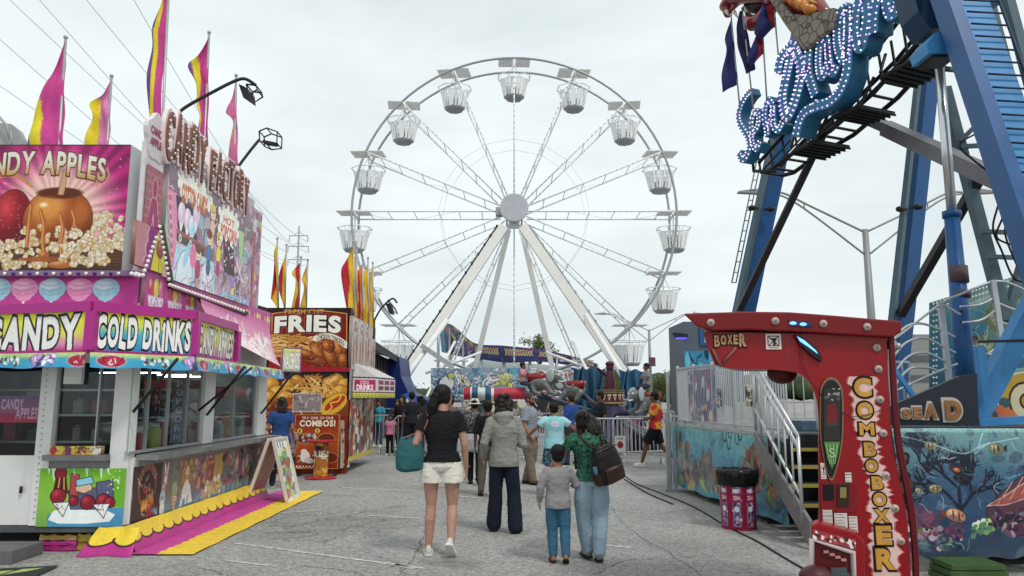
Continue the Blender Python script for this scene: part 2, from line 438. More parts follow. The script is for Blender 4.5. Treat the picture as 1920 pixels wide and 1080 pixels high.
  if callable(surf): me.polygons.foreach_set('use_smooth', [True]*nf)
  o = bpy.data.objects.new(name, me); COL.objects.link(o)
  if parent is not None:
   o.parent = parent
   if world: me.transform(local(parent).inverted())
  me.update()
  return o
def spl(pts, n=8):
 """Catmull-Rom through points of any dimension"""
 P = [np.array(p, dtype=float) for p in pts]; P = [2*P[0]-P[1]]+P+[2*P[-1]-P[-2]]; out = []
 for i in range(1, len(P)-2):
  for k in range(n):
   t = k/n; a, b, c, d = P[i-1:i+3]
   out.append(tuple(.5*((2*b)+(c-a)*t+(2*a-5*b+4*c-d)*t*t+(3*b-a-3*c+d)*t**3)))
 out.append(tuple(P[-2])); return out
def text3d(name, txt, origin, xdir, ydir, w, h, depth, m, parent, bold=.02, offs=0):
 """real raised lettering: fitted into w x h, pushed out by depth"""
 o = Vector(origin); xd = Vector(xdir).normalized(); yd = Vector(ydir).normalized(); n = xd.cross(yd)
 cu = bpy.data.curves.new(name, 'FONT'); cu.body = txt; cu.offset = min(bold, TCAP.get(txt, 9)); cu.extrude = .5; ob = bpy.data.objects.new(name, cu)
 me = bpy.data.meshes.new_from_object(ob); bpy.data.objects.remove(ob); bpy.data.curves.remove(cu)
 xs = [v.co.x for v in me.vertices]; ys = [v.co.y for v in me.vertices]; x0, x1, y0, y1 = min(xs), max(xs), min(ys), max(ys)
 for v in me.vertices:
  v.co = o+xd*((v.co.x-x0)/(x1-x0)*w)+yd*((v.co.y-y0)/(y1-y0)*h)+n*(v.co.z+.5)*depth+n*offs
 me.materials.clear(); me.materials.append(m); ob = bpy.data.objects.new(name, me); COL.objects.link(ob)
 if parent is not None: ob.parent = parent; me.transform(local(parent).inverted())
 return ob
M_STEEL = mat('galvanised_steel', (.42, .43, .44), .42, .6, .15, 5)
M_WHITE = mat('white_painted_metal', (.78, .78, .76), .4, 0, .07, 3, dirt=.12)
M_BLACK = mat('black_metal', (.025, .025, .028), .5, .2, .2, 6)
M_RUBBER = mat('black_rubber', (.02, .02, .02), .8)
M_BULB = mat('bulb_white', (.85, .85, .80), .15, 0, .02, spec=.8)
def bulbs(pts, r, m, parent, limit=99, n=6, name='bulb', rest='stuff'):
 """small lamps: each one a part (shared mesh); past the limit the rest is one object"""
 inv = local(parent).inverted(); b = MB(); b.ball((0, 0, 0), r, n, max(3, n-2)); p0 = None
 for p in pts[:limit]:
  if p0 is None: p0 = b.build(name, m, None, world=False); o = p0
  else: o = p0.copy(); COL.objects.link(o)
  o.parent = parent; o.location = inv @ Vector(p)
 if pts[limit:]:
  b = MB()
  for p in pts[limit:]: b.ball(p, r, 5, 3)
  o = b.build(name+'s', m, parent); o['kind'] = 'stuff'
from mathutils import noise as mnoise
# ---------------- people
def fuse(mb, name, m, parent, voxel=.009, smooth=6, wr=0, wscale=(9, 9, 5), seed=0):
 """one continuous skin: union of closed shapes by voxel remesh, smoothed, optional cloth wrinkles"""
 me = bpy.data.meshes.new(name); me.from_pydata(mb.v, [], mb.f)
 bm = bmesh.new(); bm.from_mesh(me); bmesh.ops.recalc_face_normals(bm, faces=bm.faces); bm.to_mesh(me); bm.free()
 ob = bpy.data.objects.new(name, me); COL.objects.link(ob)
 md = ob.modifiers.new('r', 'REMESH'); md.mode = 'VOXEL'; md.voxel_size = voxel; md.use_smooth_shade = True
 ms = ob.modifiers.new('s', 'SMOOTH'); ms.iterations = smooth; ms.factor = .5
 dg = bpy.context.evaluated_depsgraph_get(); me2 = bpy.data.meshes.new_from_object(ob.evaluated_get(dg)); bpy.data.objects.remove(ob); bpy.data.meshes.remove(me)
 if wr:
  off = Vector((seed*3.7, seed*1.9, 0)); cos = []
  for v in me2.vertices:
   p = Vector((v.co.x*wscale[0], v.co.y*wscale[1], v.co.z*wscale[2]))+off
   d = max(mnoise.noise(p)*.7+abs(mnoise.noise(p*2.3))*.6-.15, -.12)
   cos.append(v.co+v.normal*d*wr)
  for v, c in zip(me2.vertices, cos): v.co = c
 me2.name = name; me2.materials.clear(); me2.materials.append(m); me2.polygons.foreach_set('use_smooth', [True]*len(me2.polygons))
 o = bpy.data.objects.new(name, me2); COL.objects.link(o); o.parent = parent
 return o
def chain(mb, pts, rs, n=10):
 pts = [Vector(p) for p in pts]
 mb.tube(pts, list(rs), n)
 for p, r in zip(pts, rs): mb.ball(p, r, n, 6)
def ring(c, rx, ry, n=20, ax=Vector((1, 0, 0)), ay=Vector((0, 1, 0))):
 return [c+ax*(rx*math.cos(2*math.pi*k/n))+ay*(ry*math.sin(2*math.pi*k/n)) for k in range(n)]
def skinmat(name, h):
 if name in MC: return MC[name]
 m = sm(name, h, .5, 0, .10, 14); b = m.node_tree.nodes['Principled BSDF']; b.inputs['Subsurface Weight'].default_value = .12; b.inputs['Subsurface Radius'].default_value = (.02, .008, .004); b.inputs['Subsurface Scale'].default_value = 1.0
 return m
def cloth(name, h, bump=.35, var=.12): return sm(name, h, .85, 0, var, 9, bump=bump, spec=.2)
def hand(mb, w, d, out, curl=.5, grip=0):
 """palm and five fingers from wrist w along d; out: back-of-hand direction"""
 w = Vector(w); d = Vector(d).normalized(); out = Vector(out); out = (out-d*out.dot(d)).normalized(); s = d.cross(out).normalized()
 for t, hw in ((.0, .022), (.035, .032), (.075, .036)): pass
 rings = [ring(w+d*t, hw, ht, 12, s, out) for t, hw, ht in ((-.01, .024, .018), (.02, .032, .016), (.055, .038, .015), (.085, .037, .013))]
 mb.loft(rings)
 for i, (o, l) in enumerate(((-.029, .062), (-.010, .074), (.010, .070), (.028, .056))):
  p = w+d*.082+s*o; dd = d.copy(); pts = [p-d*.015]; cu = curl*(1+.12*i)
  for k, f in enumerate((.42, .32, .26)):
   a = cu*(.45 if k == 0 else .8); dd = (dd*math.cos(a)-out*math.sin(a)).normalized(); p = p+dd*l*f; pts.append(p)
  chain(mb, pts, [.0095, .009, .0085, .0075], 7)
 return s
def thumb(mb, w, d, out, side, curl=.5):
 w = Vector(w); d = Vector(d).normalized(); out = Vector(out); out = (out-d*out.dot(d)).normalized(); s = d.cross(out).normalized()*side
 p0 = w+d*.025+s*.026; p1 = p0+(d*.7+s*.6-out*.25)*.036; p2 = p1+(d*.95+s*.15-out*.4*curl)*.030
 chain(mb, [p0, p1, p2], [.013, .011, .009], 7)
POSE = dict(pel=(0, 0, .93), neck=(0, -.01, 1.46), head=(0, .02, 1.60), hip=((-.09, 0, .90), (.09, 0, .90)), knee=((-.10, .03, .49), (.10, .03, .49)), ankle=((-.11, -.02, .085), (.11, -.02, .085)),
   toe=((-.13, 1), (.13, 1)), sho=((-.175, -.01, 1.39), (.175, -.01, 1.39)), elb=((-.225, -.04, 1.12), (.225, -.04, 1.12)), wri=((-.235, .04, .88), (.235, .04, .88)), turn=0, tilt=0, curl=(.5, .5), pitch=(0, 0))
def person(label, loc, rz, H, skin, pose={}, top=None, bottom=None, shoes=None, hair=None, fem=.0, voxel=.010, group=None, build=1.0, glasses=None, beard=None, hat=None, extra=None, smile=False):
 P = dict(POSE); P.update(pose); k = H/1.70
 def S(v): return Vector(v)*k
 root = thing('person', label, 'person', loc, rz, group)
 def mk(*a, **kw): return fuse(*a, voxel=voxel*kw.pop('vs', 1), **kw)
 pel, neck, hd = S(P['pel']), S(P['neck']), S(P['head']); bw = build
 dsp = neck-pel
 def tc(z): return pel+dsp*((z-.93)/.53)
 sx = Vector((P['sho'][1][0]-P['sho'][0][0], P['sho'][1][1]-P['sho'][0][1], 0)).normalized(); sy = Vector((-sx.y, sx.x, 0))
 prof = [(.84, .10, .09), (.90, .160+.012*fem, .118), (.96, .158+.01*fem, .115), (1.05, .138-.012*fem, .10), (1.14, .142-.006*fem, .103), (1.25, .158, .115), (1.33, .165, .112), (1.40, .150, .090), (1.445, .085, .068)]
 b = MB(); b.loft([ring(tc(z), rx*k*bw, ry*k*bw, 20, sx, sy) for z, rx, ry in prof])
 chain(b, [neck-dsp*.06, neck, neck+(hd-neck)*.5], [.066*k, .058*k, .055*k])
 # head: skull, jaw, nose, ears
 T = Matrix.Rotation(P['turn'], 3, 'Z') @ Matrix.Rotation(P['tilt'], 3, 'X')
 hk = k**.55 if H < 1.35 else k
 def hp(x, y, z): return hd+T @ (Vector((x, y, z))*hk)
 b.ball(hp(0, -.012, .03), .098*hk, 16, 12, (.80, 1.0, .98), T); b.ball(hp(0, .018, -.035), .076*hk, 14, 10, (.82, .95, 1.12), T)
 b.ball(hp(0, .098, -.018), .016*hk, 8, 6, (.8, 1.1, 1.1), T); chain(b, [hp(0, .088, .018), hp(0, .104, -.018)], [.009*hk, .013*hk], 7)
 for s in (-1, 1): b.ball(hp(s*.080, -.008, -.005), .026*hk, 8, 6, (.35, .7, 1.1), T)
 b.ball(hp(0, .086, -.055), .017*hk, 8, 6, (1.4, .6, .6), T)
 for i, s in ((0, -1), (1, 1)):
  h, kn, an = S(P['hip'][i]), S(P['knee'][i]), S(P['ankle'][i]); mid = h.lerp(kn, .45)+Vector((s*.006, 0, 0)); cal = kn.lerp(an, .33)-Vector(((0), .018*k, 0))
  if an.y < kn.y-.2: cal = kn.lerp(an, .33)
  chain(b, [h, mid, kn, cal, an], [.093*k*bw, .078*k*bw, .053*k*bw, .055*k*bw, .037*k])
  sh, el, wr = S(P['sho'][i]), S(P['elb'][i]), S(P['wri'][i])
  chain(b, [sh*.92+tc(1.38)*.08, sh.lerp(el, .4), el, el.lerp(wr, .35), wr], [.054*k*bw, .046*k*bw, .038*k, .036*k, .024*k])
  d = (wr-el).normalized(); out = Vector((s, -.15, 0)) if abs(d.z) > .6 else Vector((s*.3, 0, 1))
  if 'out' in P and P['out'][i]: out = Vector(P['out'][i])
  hb = MB(); hand(hb, (0, 0, 0), d, out, P['curl'][i]); thumb(hb, (0, 0, 0), d, out, 1 if s*d.cross(out).dot(Vector((0, 1, 0))) > 0 else -1 if True else 1, P['curl'][i])
  hs = .9*k**.7
  b.add([Vector(v)*hs+wr for v in hb.v], hb.f)
 sk = skinmat('skin_'+skin.strip('#'), skin)
 body = mk(b, 'body', sk, root, smooth=3)
 # face
 for s in (-1, 1):
  e = MB(); e.ball(hp(s*.031, .078, .006), .0125*hk, 10, 8, (1, .8, .75), T); e.build('eye', sm('eye_white', '#d8d4cc', .3), root, world=False)
  e = MB(); e.ball(hp(s*.031, .0875, .006), .0058*hk, 8, 6); e.build('iris', sm('eye_dark', '#201408', .2), root, world=False)
 e = MB(); e.loft([[hp(x, y, -.056+z) for x, z in ((-.022, .001), (-.008, .006), (.008, .006), (.022, .001), (.008, -.006), (-.008, -.006))] for y in (.088, .0965)]); e.build('mouth', sm('lip_rose', '#8a4a42', .5), root, world=False)
 if bottom:
  kind, m = bottom[0], bottom[1]; b = MB()
  zs = {'jeans': 1.0, 'wide': 1.0, 'khaki': 1.0, 'shorts': 1.0}
  tp = bottom[2] if len(bottom) > 2 else 1.0
  b.loft([ring(tc(z), rx*k*bw, ry*k*bw, 20, sx, sy) for z, rx, ry in ((.84, .12, .11), (.89, .172, .132), (.96, .166, .124), (1.02, .135, .10))])
  for i, s in ((0, -1), (1, 1)):
   h, kn, an = S(P['hip'][i]), S(P['knee'][i]), S(P['ankle'][i]); mid = h.lerp(kn, .5)
   if kind == 'shorts':
    e = h.lerp(kn, bottom[3] if len(bottom) > 3 else .42); b.tube([h+Vector((0, 0, .03*k)), h.lerp(e, .5), e], [.100*k*bw, .104*k*tp*bw, .106*k*tp*bw], 16)
   elif kind == 'wide': chain(b, [h, mid, kn, kn.lerp(an, .5), an+Vector((0, 0, -.0))], [.104*k*bw, .097*k*bw, .088*k, .095*k, .10*k*tp])
   else: chain(b, [h, mid, kn, kn.lerp(an, .5), an+Vector((0, 0, .02*k))], [.104*k*bw, .092*k*bw*tp, .074*k*tp, .070*k*tp, .060*k*tp])
  mk(b, 'shorts' if kind == 'shorts' else 'trousers', m, root, smooth=3, wr=.013*k, wscale=(8, 8, 10), seed=H)
 if top:
  kind, m = top[0], top[1]; lo = top[2] if len(top) > 2 else 1.06; hem = top[3] if len(top) > 3 else .92; sl = top[4] if len(top) > 4 else .45
  b = MB(); pr = [(z, rx, ry) for z, rx, ry in prof if z > hem+.03]
  def at_(z):
   zs = [p[0] for p in prof[1:]]; return [float(np.interp(z, zs, [p[j] for p in prof[1:]])) for j in (1, 2)]
  zz = np.linspace(hem, 1.40, 9); rgs = []
  for z in zz:
   rx, ry = at_(z); g_ = lo+(.10*(lo-1)*8*max(0, 1.2-z) if kind != 'fit' else 0); rgs.append(ring(tc(z), (rx*g_+.008)*k*bw, (ry*g_+.014)*k*bw, 22, sx, sy))
  rgs.insert(0, [v*1.0+Vector((0, 0, .004)) for v in ring(tc(hem+.02), (at_(hem)[0]*lo-.03)*k*bw, (at_(hem)[1]*lo-.03)*k*bw, 22, sx, sy)])
  rgs.append(ring(tc(1.438), .108*k*bw, .082*k*bw, 22, sx, sy)); rgs.append(ring(tc(1.462), .078*k, .07*k, 22, sx, sy))
  b.loft(rgs)
  for i, s in ((0, -1), (1, 1)):
   sh, el, wr = S(P['sho'][i]), S(P['elb'][i]), S(P['wri'][i]); r0 = .062*k*bw*lo
   if sl <= 1: e = sh.lerp(el, sl*1.0); b.ball(sh*.9+tc(1.38)*.1, r0, 12, 8); b.tube([sh*.9+tc(1.38)*.1, sh.lerp(e, .5), e], [r0, r0*.98, r0*(1.0 if kind != 'puff' else .85)], 14)
   else: chain(b, [sh*.9+tc(1.38)*.1, sh.lerp(el, .5), el, el.lerp(wr, .55), wr.lerp(el, .06)], [r0, r0*.95, r0*.85, r0*.78, r0*.62])
   if kind == 'puff': b.ball(sh.lerp(el, .25), .078*k, 12, 8)
  if kind == 'hood':
   hc_ = neck+Vector((0, -.06*k, .0)); b.ball(hc_, .115*k, 14, 10, (1.15, .75, .62)); b.ball(hc_+Vector((0, -.03*k, -.05*k)), .09*k, 12, 8, (1.1, .6, 1.0))
   b.tube(ring(neck+Vector((0, -.01, .03*k)), .105*k, .095*k, 16), .03*k, 8, closed=True)
  mk(b, {'hood': 'hoodie', 'puff': 'blouse'}.get(kind, 'shirt'), m, root, smooth=3, wr=.020*k, wscale=(6, 6, 9), seed=H*2)
 if shoes:
  for i, s in ((0, -1), (1, 1)):
   an = S(P['ankle'][i]); tx, ty = P['toe'][i]; f = Vector((tx, ty, 0)).normalized(); rt = Vector((f.y, -f.x, 0)); pt_ = P['pitch'][i]
   upv = Vector((0, 0, 1)); fd = (f*math.cos(pt_)-upv*math.sin(pt_)).normalized(); ud = (upv*math.cos(pt_)+f*math.sin(pt_)).normalized()
   o = an-ud*.075*k; sk_ = k*1.0
   prof2 = [(-.075, .020, .05), (-.06, .034, .085), (-.02, .037, .098), (.03, .038, .085), (.09, .044, .062), (.14, .044, .052), (.18, .034, .042), (.198, .015, .028)]
   def rg_(x, w_, h_, z0=.012): return [o+fd*x*sk_+rt*(w_*math.cos(t))*sk_+ud*(z0+(h_)*max(0, math.sin(t)))*sk_ if math.sin(t) > 0 else o+fd*x*sk_+rt*(w_*math.cos(t))*sk_+ud*z0*sk_ for t in [2*math.pi*q/14 for q in range(14)]]
   b = MB(); b.smooth = True; b.loft([rg_(*p) for p in prof2]); sh_ = b.build('shoe', shoes[0], root, world=False)
   b = MB(); ol = [(x, w_*1.1+.002) for x, w_, h_ in prof2]; ps = [o+fd*x*1.02*sk_+rt*w_*sk_ for x, w_ in ol]+[o+fd*x*1.02*sk_-rt*w_*sk_ for x, w_ in reversed(ol)]
   b.prism(ps, ud*.022*sk_); b.build('sole', shoes[1], sh_, world=False)
   if len(shoes) > 2: b = MB(); chain(b, [an+Vector((0, 0, -.02)), an+Vector((0, 0, shoes[3]*k))], [.045*k, .046*k]); b.build('sock', shoes[2], root, world=False)
 if hair:
  hm = hair[1]; b = MB(); st_ = hair[0]; rg = random.Random(int(H*1000))
  b.ball(hp(0, -.022, .045), .103*hk, 16, 10, (.88, 1.0, .92), T)
  b.ball(hp(0, -.045, .0), .088*hk, 14, 10, (.92, .75, .95), T)
  if st_ in ('long', 'curly', 'pony'):
   for s in (-1, 1): b.ball(hp(s*.062, -.01, .0), .048*hk, 10, 8, (.7, 1.1, 1.5), T)
  if st_ == 'pony':
   b.ball(hp(0, -.10, .01), .055*hk, 12, 8); pts = [hp(0, -.10, .01), hp(-.01, -.135, -.09), hp(-.03, -.125, -.2), hp(-.055, -.115, -.30), hp(-.075, -.115, -.36)]; chain(b, pts, [.05*k, .060*k, .055*k, .040*k, .018*k])
  if st_ == 'curly':
   for j in range(46):
    a = rg.uniform(0, 6.28); z = rg.uniform(-.2, .12); y = -.02+.085*math.sin(a);
    if y > .035 and z < .08: continue
    b.ball(hp(.092*math.cos(a), y, z), rg.uniform(.026, .042)*k, 8, 6)
   b.ball(hp(0, -.06, -.1), .09*k, 12, 8, (1.15, .75, 1.2))
  if st_ == 'long':
   L_ = hair[2]; pts = [hp(0, -.06, .02), hp(0, -.095, -.10), hp(0, -.10, -.10-L_*.5), hp(0, -.09, -.10-L_)]
   for s in (-.05, 0, .05): chain(b, [p+Vector((s*k, 0, 0)) for p in pts], [.055*k, .05*k, .045*k, .022*k])
  mk(b, 'hair', hm, root, smooth=2, wr=(.006 if st_ == 'pony' else .012)*k, wscale=(45, 45, 12), seed=H*5, vs=.8)
  if st_ in ('pony', 'long', 'curly'):
   b = MB()
   for j in range(60):
    a = rg.uniform(2.6, 6.8); r_ = .095; p = hp(r_*math.cos(a)*.9, -.02+r_*math.sin(a), rg.uniform(0, .1));
    ln = {'pony': .10, 'curly': .20, 'long': (hair[2] if len(hair) > 2 else .2)+.12}[st_]*rg.uniform(.7, 1.15)
    if st_ == 'pony': p = hp(rg.uniform(-.03, .02), -.12+rg.uniform(-.03, .02), -.05)
    wv = rg.uniform(.004, .018); pts = [p+Vector((wv*math.sin(q*2.2+j)-.012*q*(st_ == 'pony'), -.006+wv*math.cos(q*1.7+j), -ln*k*q/4*(2.8 if st_ == 'pony' else 1))) for q in range(5)]; b.tube(pts, [.004, .005, .005, .004, .0015], 4)
   b.build('hair_strands', hm, root, world=False)
 if glasses:
  b = MB()
  for s in (-1, 1): b.tube([hp(s*.034+.024*math.cos(t), .098, .008+.017*math.sin(t)) for t in [6.28*q/12 for q in range(12)]], .0028*k, 5, closed=True); b.tube([hp(s*.058, .095, .012), hp(s*.082, .0, .008)], .003*k, 5)
  b.tube([hp(-.01, .1, .01), hp(.01, .1, .01)], .0025, 5); g_ = b.build('glasses', M_BLACK, root, world=False)
  b = MB()
  for s in (-1, 1): b.prism([hp(s*.034+.022*math.cos(t), .097, .008+.0155*math.sin(t)) for t in [6.28*q/12 for q in range(12)]], T @ Vector((0, .002, 0)))
  b.build('lens', sm('dark_lens', '#181818', .1), g_, world=False)
 if beard:
  b = MB(); b.ball(hp(0, .045, -.072), .058*hk, 12, 8, (1.02, .85, .72), T)
  for s in (-1, 1): b.ball(hp(s*.05, .025, -.05), .028*hk, 8, 6, (.6, 1, 1.4), T)
  mk(b, 'beard', beard, root, smooth=1, wr=.006, wscale=(80, 80, 50), vs=.7)
 if hat:
  b = MB(); prof3 = [(.001, .135), (.06, .13), (.092, .10), (.102, .045), (.106, .035), (.15, .022), (.152, .018), (.10, .030), (.096, .035)]
  rings = [[hp(r*math.cos(t)*.95, -.01+r*math.sin(t)*1.05, z) for t in [6.28*q/24 for q in range(24)]] for r, z in prof3]; b.smooth = True; b.loft(rings); b.build('hat', hat, root, world=False)
 if extra: extra(root, S, P, hp, k, mk)
 return root
# patterned cloths
def pattern_cloth(name, cols, scale=9, kind='noise', rough=.85, center=(0, 0, 0)):
 if name in MC: return MC[name]
 m = bpy.data.materials.new(name); m.use_nodes = True; nt = m.node_tree; b = nt.nodes['Principled BSDF']; L = nt.links.new; tc = nt.nodes.new('ShaderNodeTexCoord')
 if kind == 'rings':
  mp = nt.nodes.new('ShaderNodeMapping'); mp.inputs['Location'].default_value = tuple(-x for x in center); L(tc.outputs['Object'], mp.inputs['Vector'])
  sp = nt.nodes.new('ShaderNodeVectorMath'); sp.operation = 'MULTIPLY'; sp.inputs[1].default_value = (1, .0, 1); L(mp.outputs[0], sp.inputs[0])
  n = nt.nodes.new('ShaderNodeTexNoise'); n.inputs['Scale'].default_value = 5; L(tc.outputs['Object'], n.inputs['Vector'])
  ln = nt.nodes.new('ShaderNodeVectorMath'); ln.operation = 'LENGTH'; L(sp.outputs[0], ln.inputs[0])
  ad = nt.nodes.new('ShaderNodeMath'); ad.operation = 'MULTIPLY_ADD'; ad.inputs[1].default_value = .12; L(n.outputs['Fac'], ad.inputs[0]); L(ln.outputs['Value'], ad.inputs[2])
  mu = nt.nodes.new('ShaderNodeMath'); mu.operation = 'MULTIPLY'; mu.inputs[1].default_value = scale; L(ad.outputs[0], mu.inputs[0]); src = mu.outputs[0]
 elif kind == 'check':
  v = nt.nodes.new('ShaderNodeTexVoronoi'); v.inputs['Scale'].default_value = scale; L(tc.outputs['Object'], v.inputs['Vector']); s = nt.nodes.new('ShaderNodeSeparateColor'); L(v.outputs['Color'], s.inputs[0]); src = s.outputs[0]
 else:
  n = nt.nodes.new('ShaderNodeTexNoise'); n.inputs['Scale'].default_value = scale; n.inputs['Detail'].default_value = 3; n.inputs['Distortion'].default_value = 1.5; L(tc.outputs['Object'], n.inputs['Vector'])
  mr = nt.nodes.new('ShaderNodeMapRange'); mr.inputs['From Min'].default_value = .3; mr.inputs['From Max'].default_value = .7; L(n.outputs['Fac'], mr.inputs['Value']); src = mr.outputs[0]
 cr = nt.nodes.new('ShaderNodeValToRGB'); cr.color_ramp.interpolation = 'CONSTANT' if kind != 'rings' else 'LINEAR'
 while len(cr.color_ramp.elements) < len(cols): cr.color_ramp.elements.new(.5)
 for i, h in enumerate(cols): cr.color_ramp.elements[i].position = i/len(cols) if kind != 'rings' else i/(len(cols)-1); cr.color_ramp.elements[i].color = (*s2l(hx(h)), 1)
 L(src, cr.inputs['Fac']); L(cr.outputs[0], b.inputs['Base Color']); b.inputs['Roughness'].default_value = rough; MC[name] = m
 return m
H_BLACK = sm('hair_black', '#120e0c', .6, 0, .3, 30, spec=.25); H_BROWN = sm('hair_dark_brown', '#2a1c15', .5, 0, .3, 30)
S_WHITE = sm('shoe_white', '#c9c6c0', .6); S_SOLE = sm('sole_white', '#d8d6d0', .6); S_DARK = sm('shoe_dark', '#22222a', .6); S_SOLED = sm('sole_dark', '#151515', .7); S_TAN = sm('boot_tan', '#9a6a42', .7); SOCK = cloth('sock_white', '#b8b6b4')
def plane(c, tl, tr, bl):
 """let canvas c be painted in photo pixels: q(px,py) gives canvas units on the panel tl,tr,bl"""
 tl = Vector(tl); ex = Vector(tr)-tl; ey = Vector(bl)-tl; ey = ey-ex*(ey.dot(ex)/ex.length_squared); n = ex.cross(ey)
 def q(px, py):
  p = atP(px, py, tl, n)-tl
  return (p.dot(ex)/ex.length_squared*c.w, p.dot(ey)/ey.length_squared*c.h)
 c.q = q; c.quad = [tl, tl+ex, tl+ex+ey, tl+ey]
 return c
def Q(c, *pts): return [c.q(x, y) for x, y in pts]
def canv(w, h, res, tl, tr, bl, bgc='#ffffff'):
 """canvas in centimetres of the real panel, res = cells across"""
 return plane(Canvas(w, h, res, bgc), tl, tr, bl)
def metric(tl, tr, bl, res, bgc='#ffffff'):
 return canv((Vector(tr)-Vector(tl)).length*100, (Vector(bl)-Vector(tl)).length*100, res, tl, tr, bl, bgc)
# ---------------- asphalt
def asphalt():
 m = bpy.data.materials.new('weathered_asphalt'); m.use_nodes = True; nt = m.node_tree; b = nt.nodes['Principled BSDF']; L = nt.links.new
 tc = nt.nodes.new('ShaderNodeTexCoord')
 def noise(sc, det=4, ro=.6):
  n = nt.nodes.new('ShaderNodeTexNoise'); n.inputs['Scale'].default_value = sc; n.inputs['Detail'].default_value = det; n.inputs['Roughness'].default_value = ro
  L(tc.outputs['Object'], n.inputs['Vector']); return n.outputs['Fac']
 def ramp(x, a, c, lo, hi):
  r = nt.nodes.new('ShaderNodeMapRange'); r.inputs['From Min'].default_value = a; r.inputs['From Max'].default_value = c; r.inputs['To Min'].default_value = lo; r.inputs['To Max'].default_value = hi
  L(x, r.inputs['Value']); return r.outputs[0]
 def mul(a, c):
  r = nt.nodes.new('ShaderNodeMath'); r.operation = 'MULTIPLY'; L(a, r.inputs[0]); L(c, r.inputs[1]); return r.outputs[0]
 v = ramp(noise(40, 3, .7), .36, .64, .72, 1.22)
 v = mul(v, ramp(noise(13, 4, .6), .3, .7, .84, 1.15))
 v = mul(v, ramp(noise(.45, 5, .55), .3, .7, .82, 1.15))
 v = mul(v, ramp(noise(2.2, 6, .65), .56, .72, 1.0, .86))
 # long wandering cracks
 vo = nt.nodes.new('ShaderNodeTexVoronoi'); vo.feature = 'DISTANCE_TO_EDGE'; vo.inputs['Scale'].default_value = .16
 nn = nt.nodes.new('ShaderNodeTexNoise'); nn.inputs['Scale'].default_value = .9; nn.inputs['Detail'].default_value = 6; L(tc.outputs['Object'], nn.inputs['Vector'])
 ad = nt.nodes.new('ShaderNodeMixRGB'); ad.blend_type = 'LINEAR_LIGHT'; ad.inputs['Fac'].default_value = .9
 L(tc.outputs['Object'], ad.inputs['Color1']); L(nn.outputs['Color'], ad.inputs['Color2']); L(ad.outputs[0], vo.inputs['Vector'])
 v = mul(v, ramp(vo.outputs['Distance'], .0, .0035, .5, 1.0))
 # small pale and dark pebbles
 v2 = nt.nodes.new('ShaderNodeTexVoronoi'); v2.inputs['Scale'].default_value = 34; L(tc.outputs['Object'], v2.inputs['Vector'])
 sep = nt.nodes.new('ShaderNodeSeparateColor'); L(v2.outputs['Color'], sep.inputs[0])
 v = mul(v, ramp(sep.outputs[0], 0, 1, .76, 1.24))
 v3 = nt.nodes.new('ShaderNodeTexVoronoi'); v3.inputs['Scale'].default_value = 1.7; L(tc.outputs['Object'], v3.inputs['Vector'])
 v = mul(v, ramp(v3.outputs['Distance'], .035, .05, .5, 1.0))
 v = mul(v, ramp(noise(.9, 3, .5), .58, .68, 1.0, .72))
 v = mul(v, ramp(noise(.23, 3, .5), .40, .44, .90, 1.0))
 vm = nt.nodes.new('ShaderNodeVectorMath'); vm.operation = 'SCALE'; vm.inputs[0].default_value = (.318, .309, .292); L(v, vm.inputs['Scale'])
 L(vm.outputs[0], b.inputs['Base Color']); b.inputs['Roughness'].default_value = .92; b.inputs['Specular IOR Level'].default_value = .25
 bp = nt.nodes.new('ShaderNodeBump'); bp.inputs['Strength'].default_value = .55; bp.inputs['Distance'].default_value = .02; L(noise(45, 3), bp.inputs['Height']); L(bp.outputs[0], b.inputs['Normal'])
 return m
g = MB().add([(-1500, -60, 0), (1500, -60, 0), (1500, 2500, 0), (-1500, 2500, 0)], [(0, 1, 2, 3)]).build('ground', asphalt()); g['kind'] = 'structure'
def wornpaint():
 m = bpy.data.materials.new('worn_line_paint'); m.use_nodes = True; nt = m.node_tree; b = nt.nodes['Principled BSDF']; L = nt.links.new
 tc = nt.nodes.new('ShaderNodeTexCoord'); n = nt.nodes.new('ShaderNodeTexNoise'); n.inputs['Scale'].default_value = 14; n.inputs['Detail'].default_value = 6; n.inputs['Roughness'].default_value = .75
 L(tc.outputs['Object'], n.inputs['Vector']); r = nt.nodes.new('ShaderNodeMapRange'); r.inputs['From Min'].default_value = .38; r.inputs['From Max'].default_value = .6
 L(n.outputs['Fac'], r.inputs['Value']); mx = nt.nodes.new('ShaderNodeMix'); mx.data_type = 'RGBA'; mx.inputs['A'].default_value = (.25, .245, .235, 1); mx.inputs['B'].default_value = (.62, .61, .58, 1)
 L(r.outputs[0], mx.inputs['Factor']); L(mx.outputs['Result'], b.inputs['Base Color']); b.inputs['Roughness'].default_value = .85
 return m
pl = MB()
for i, (a, b_, w) in enumerate([((440, 1018), (800, 1066), .055), ((640, 914), (790, 921), .07), ((520, 962), (606, 956), .07), ((690, 966), (792, 972), .06), ((1120, 1020), (1186, 1027), .06), ((740, 1058), (776, 1066), .06), ((860, 930), (905, 934), .06), ((1000, 955), (1090, 962), .06), ((430, 880), (470, 878), .07), ((420, 1050), (520, 1062), .04)]):
 A = gr(*a, .004); B = gr(*b_, .004); d = (B-A).normalized(); s = Vector((-d.y, d.x, 0))*w/2
 pl.add([A-s, B-s, B+s, A+s], [(0, 1, 2, 3)])
o = pl.build('parking_lines', wornpaint()); o['kind'] = 'structure'
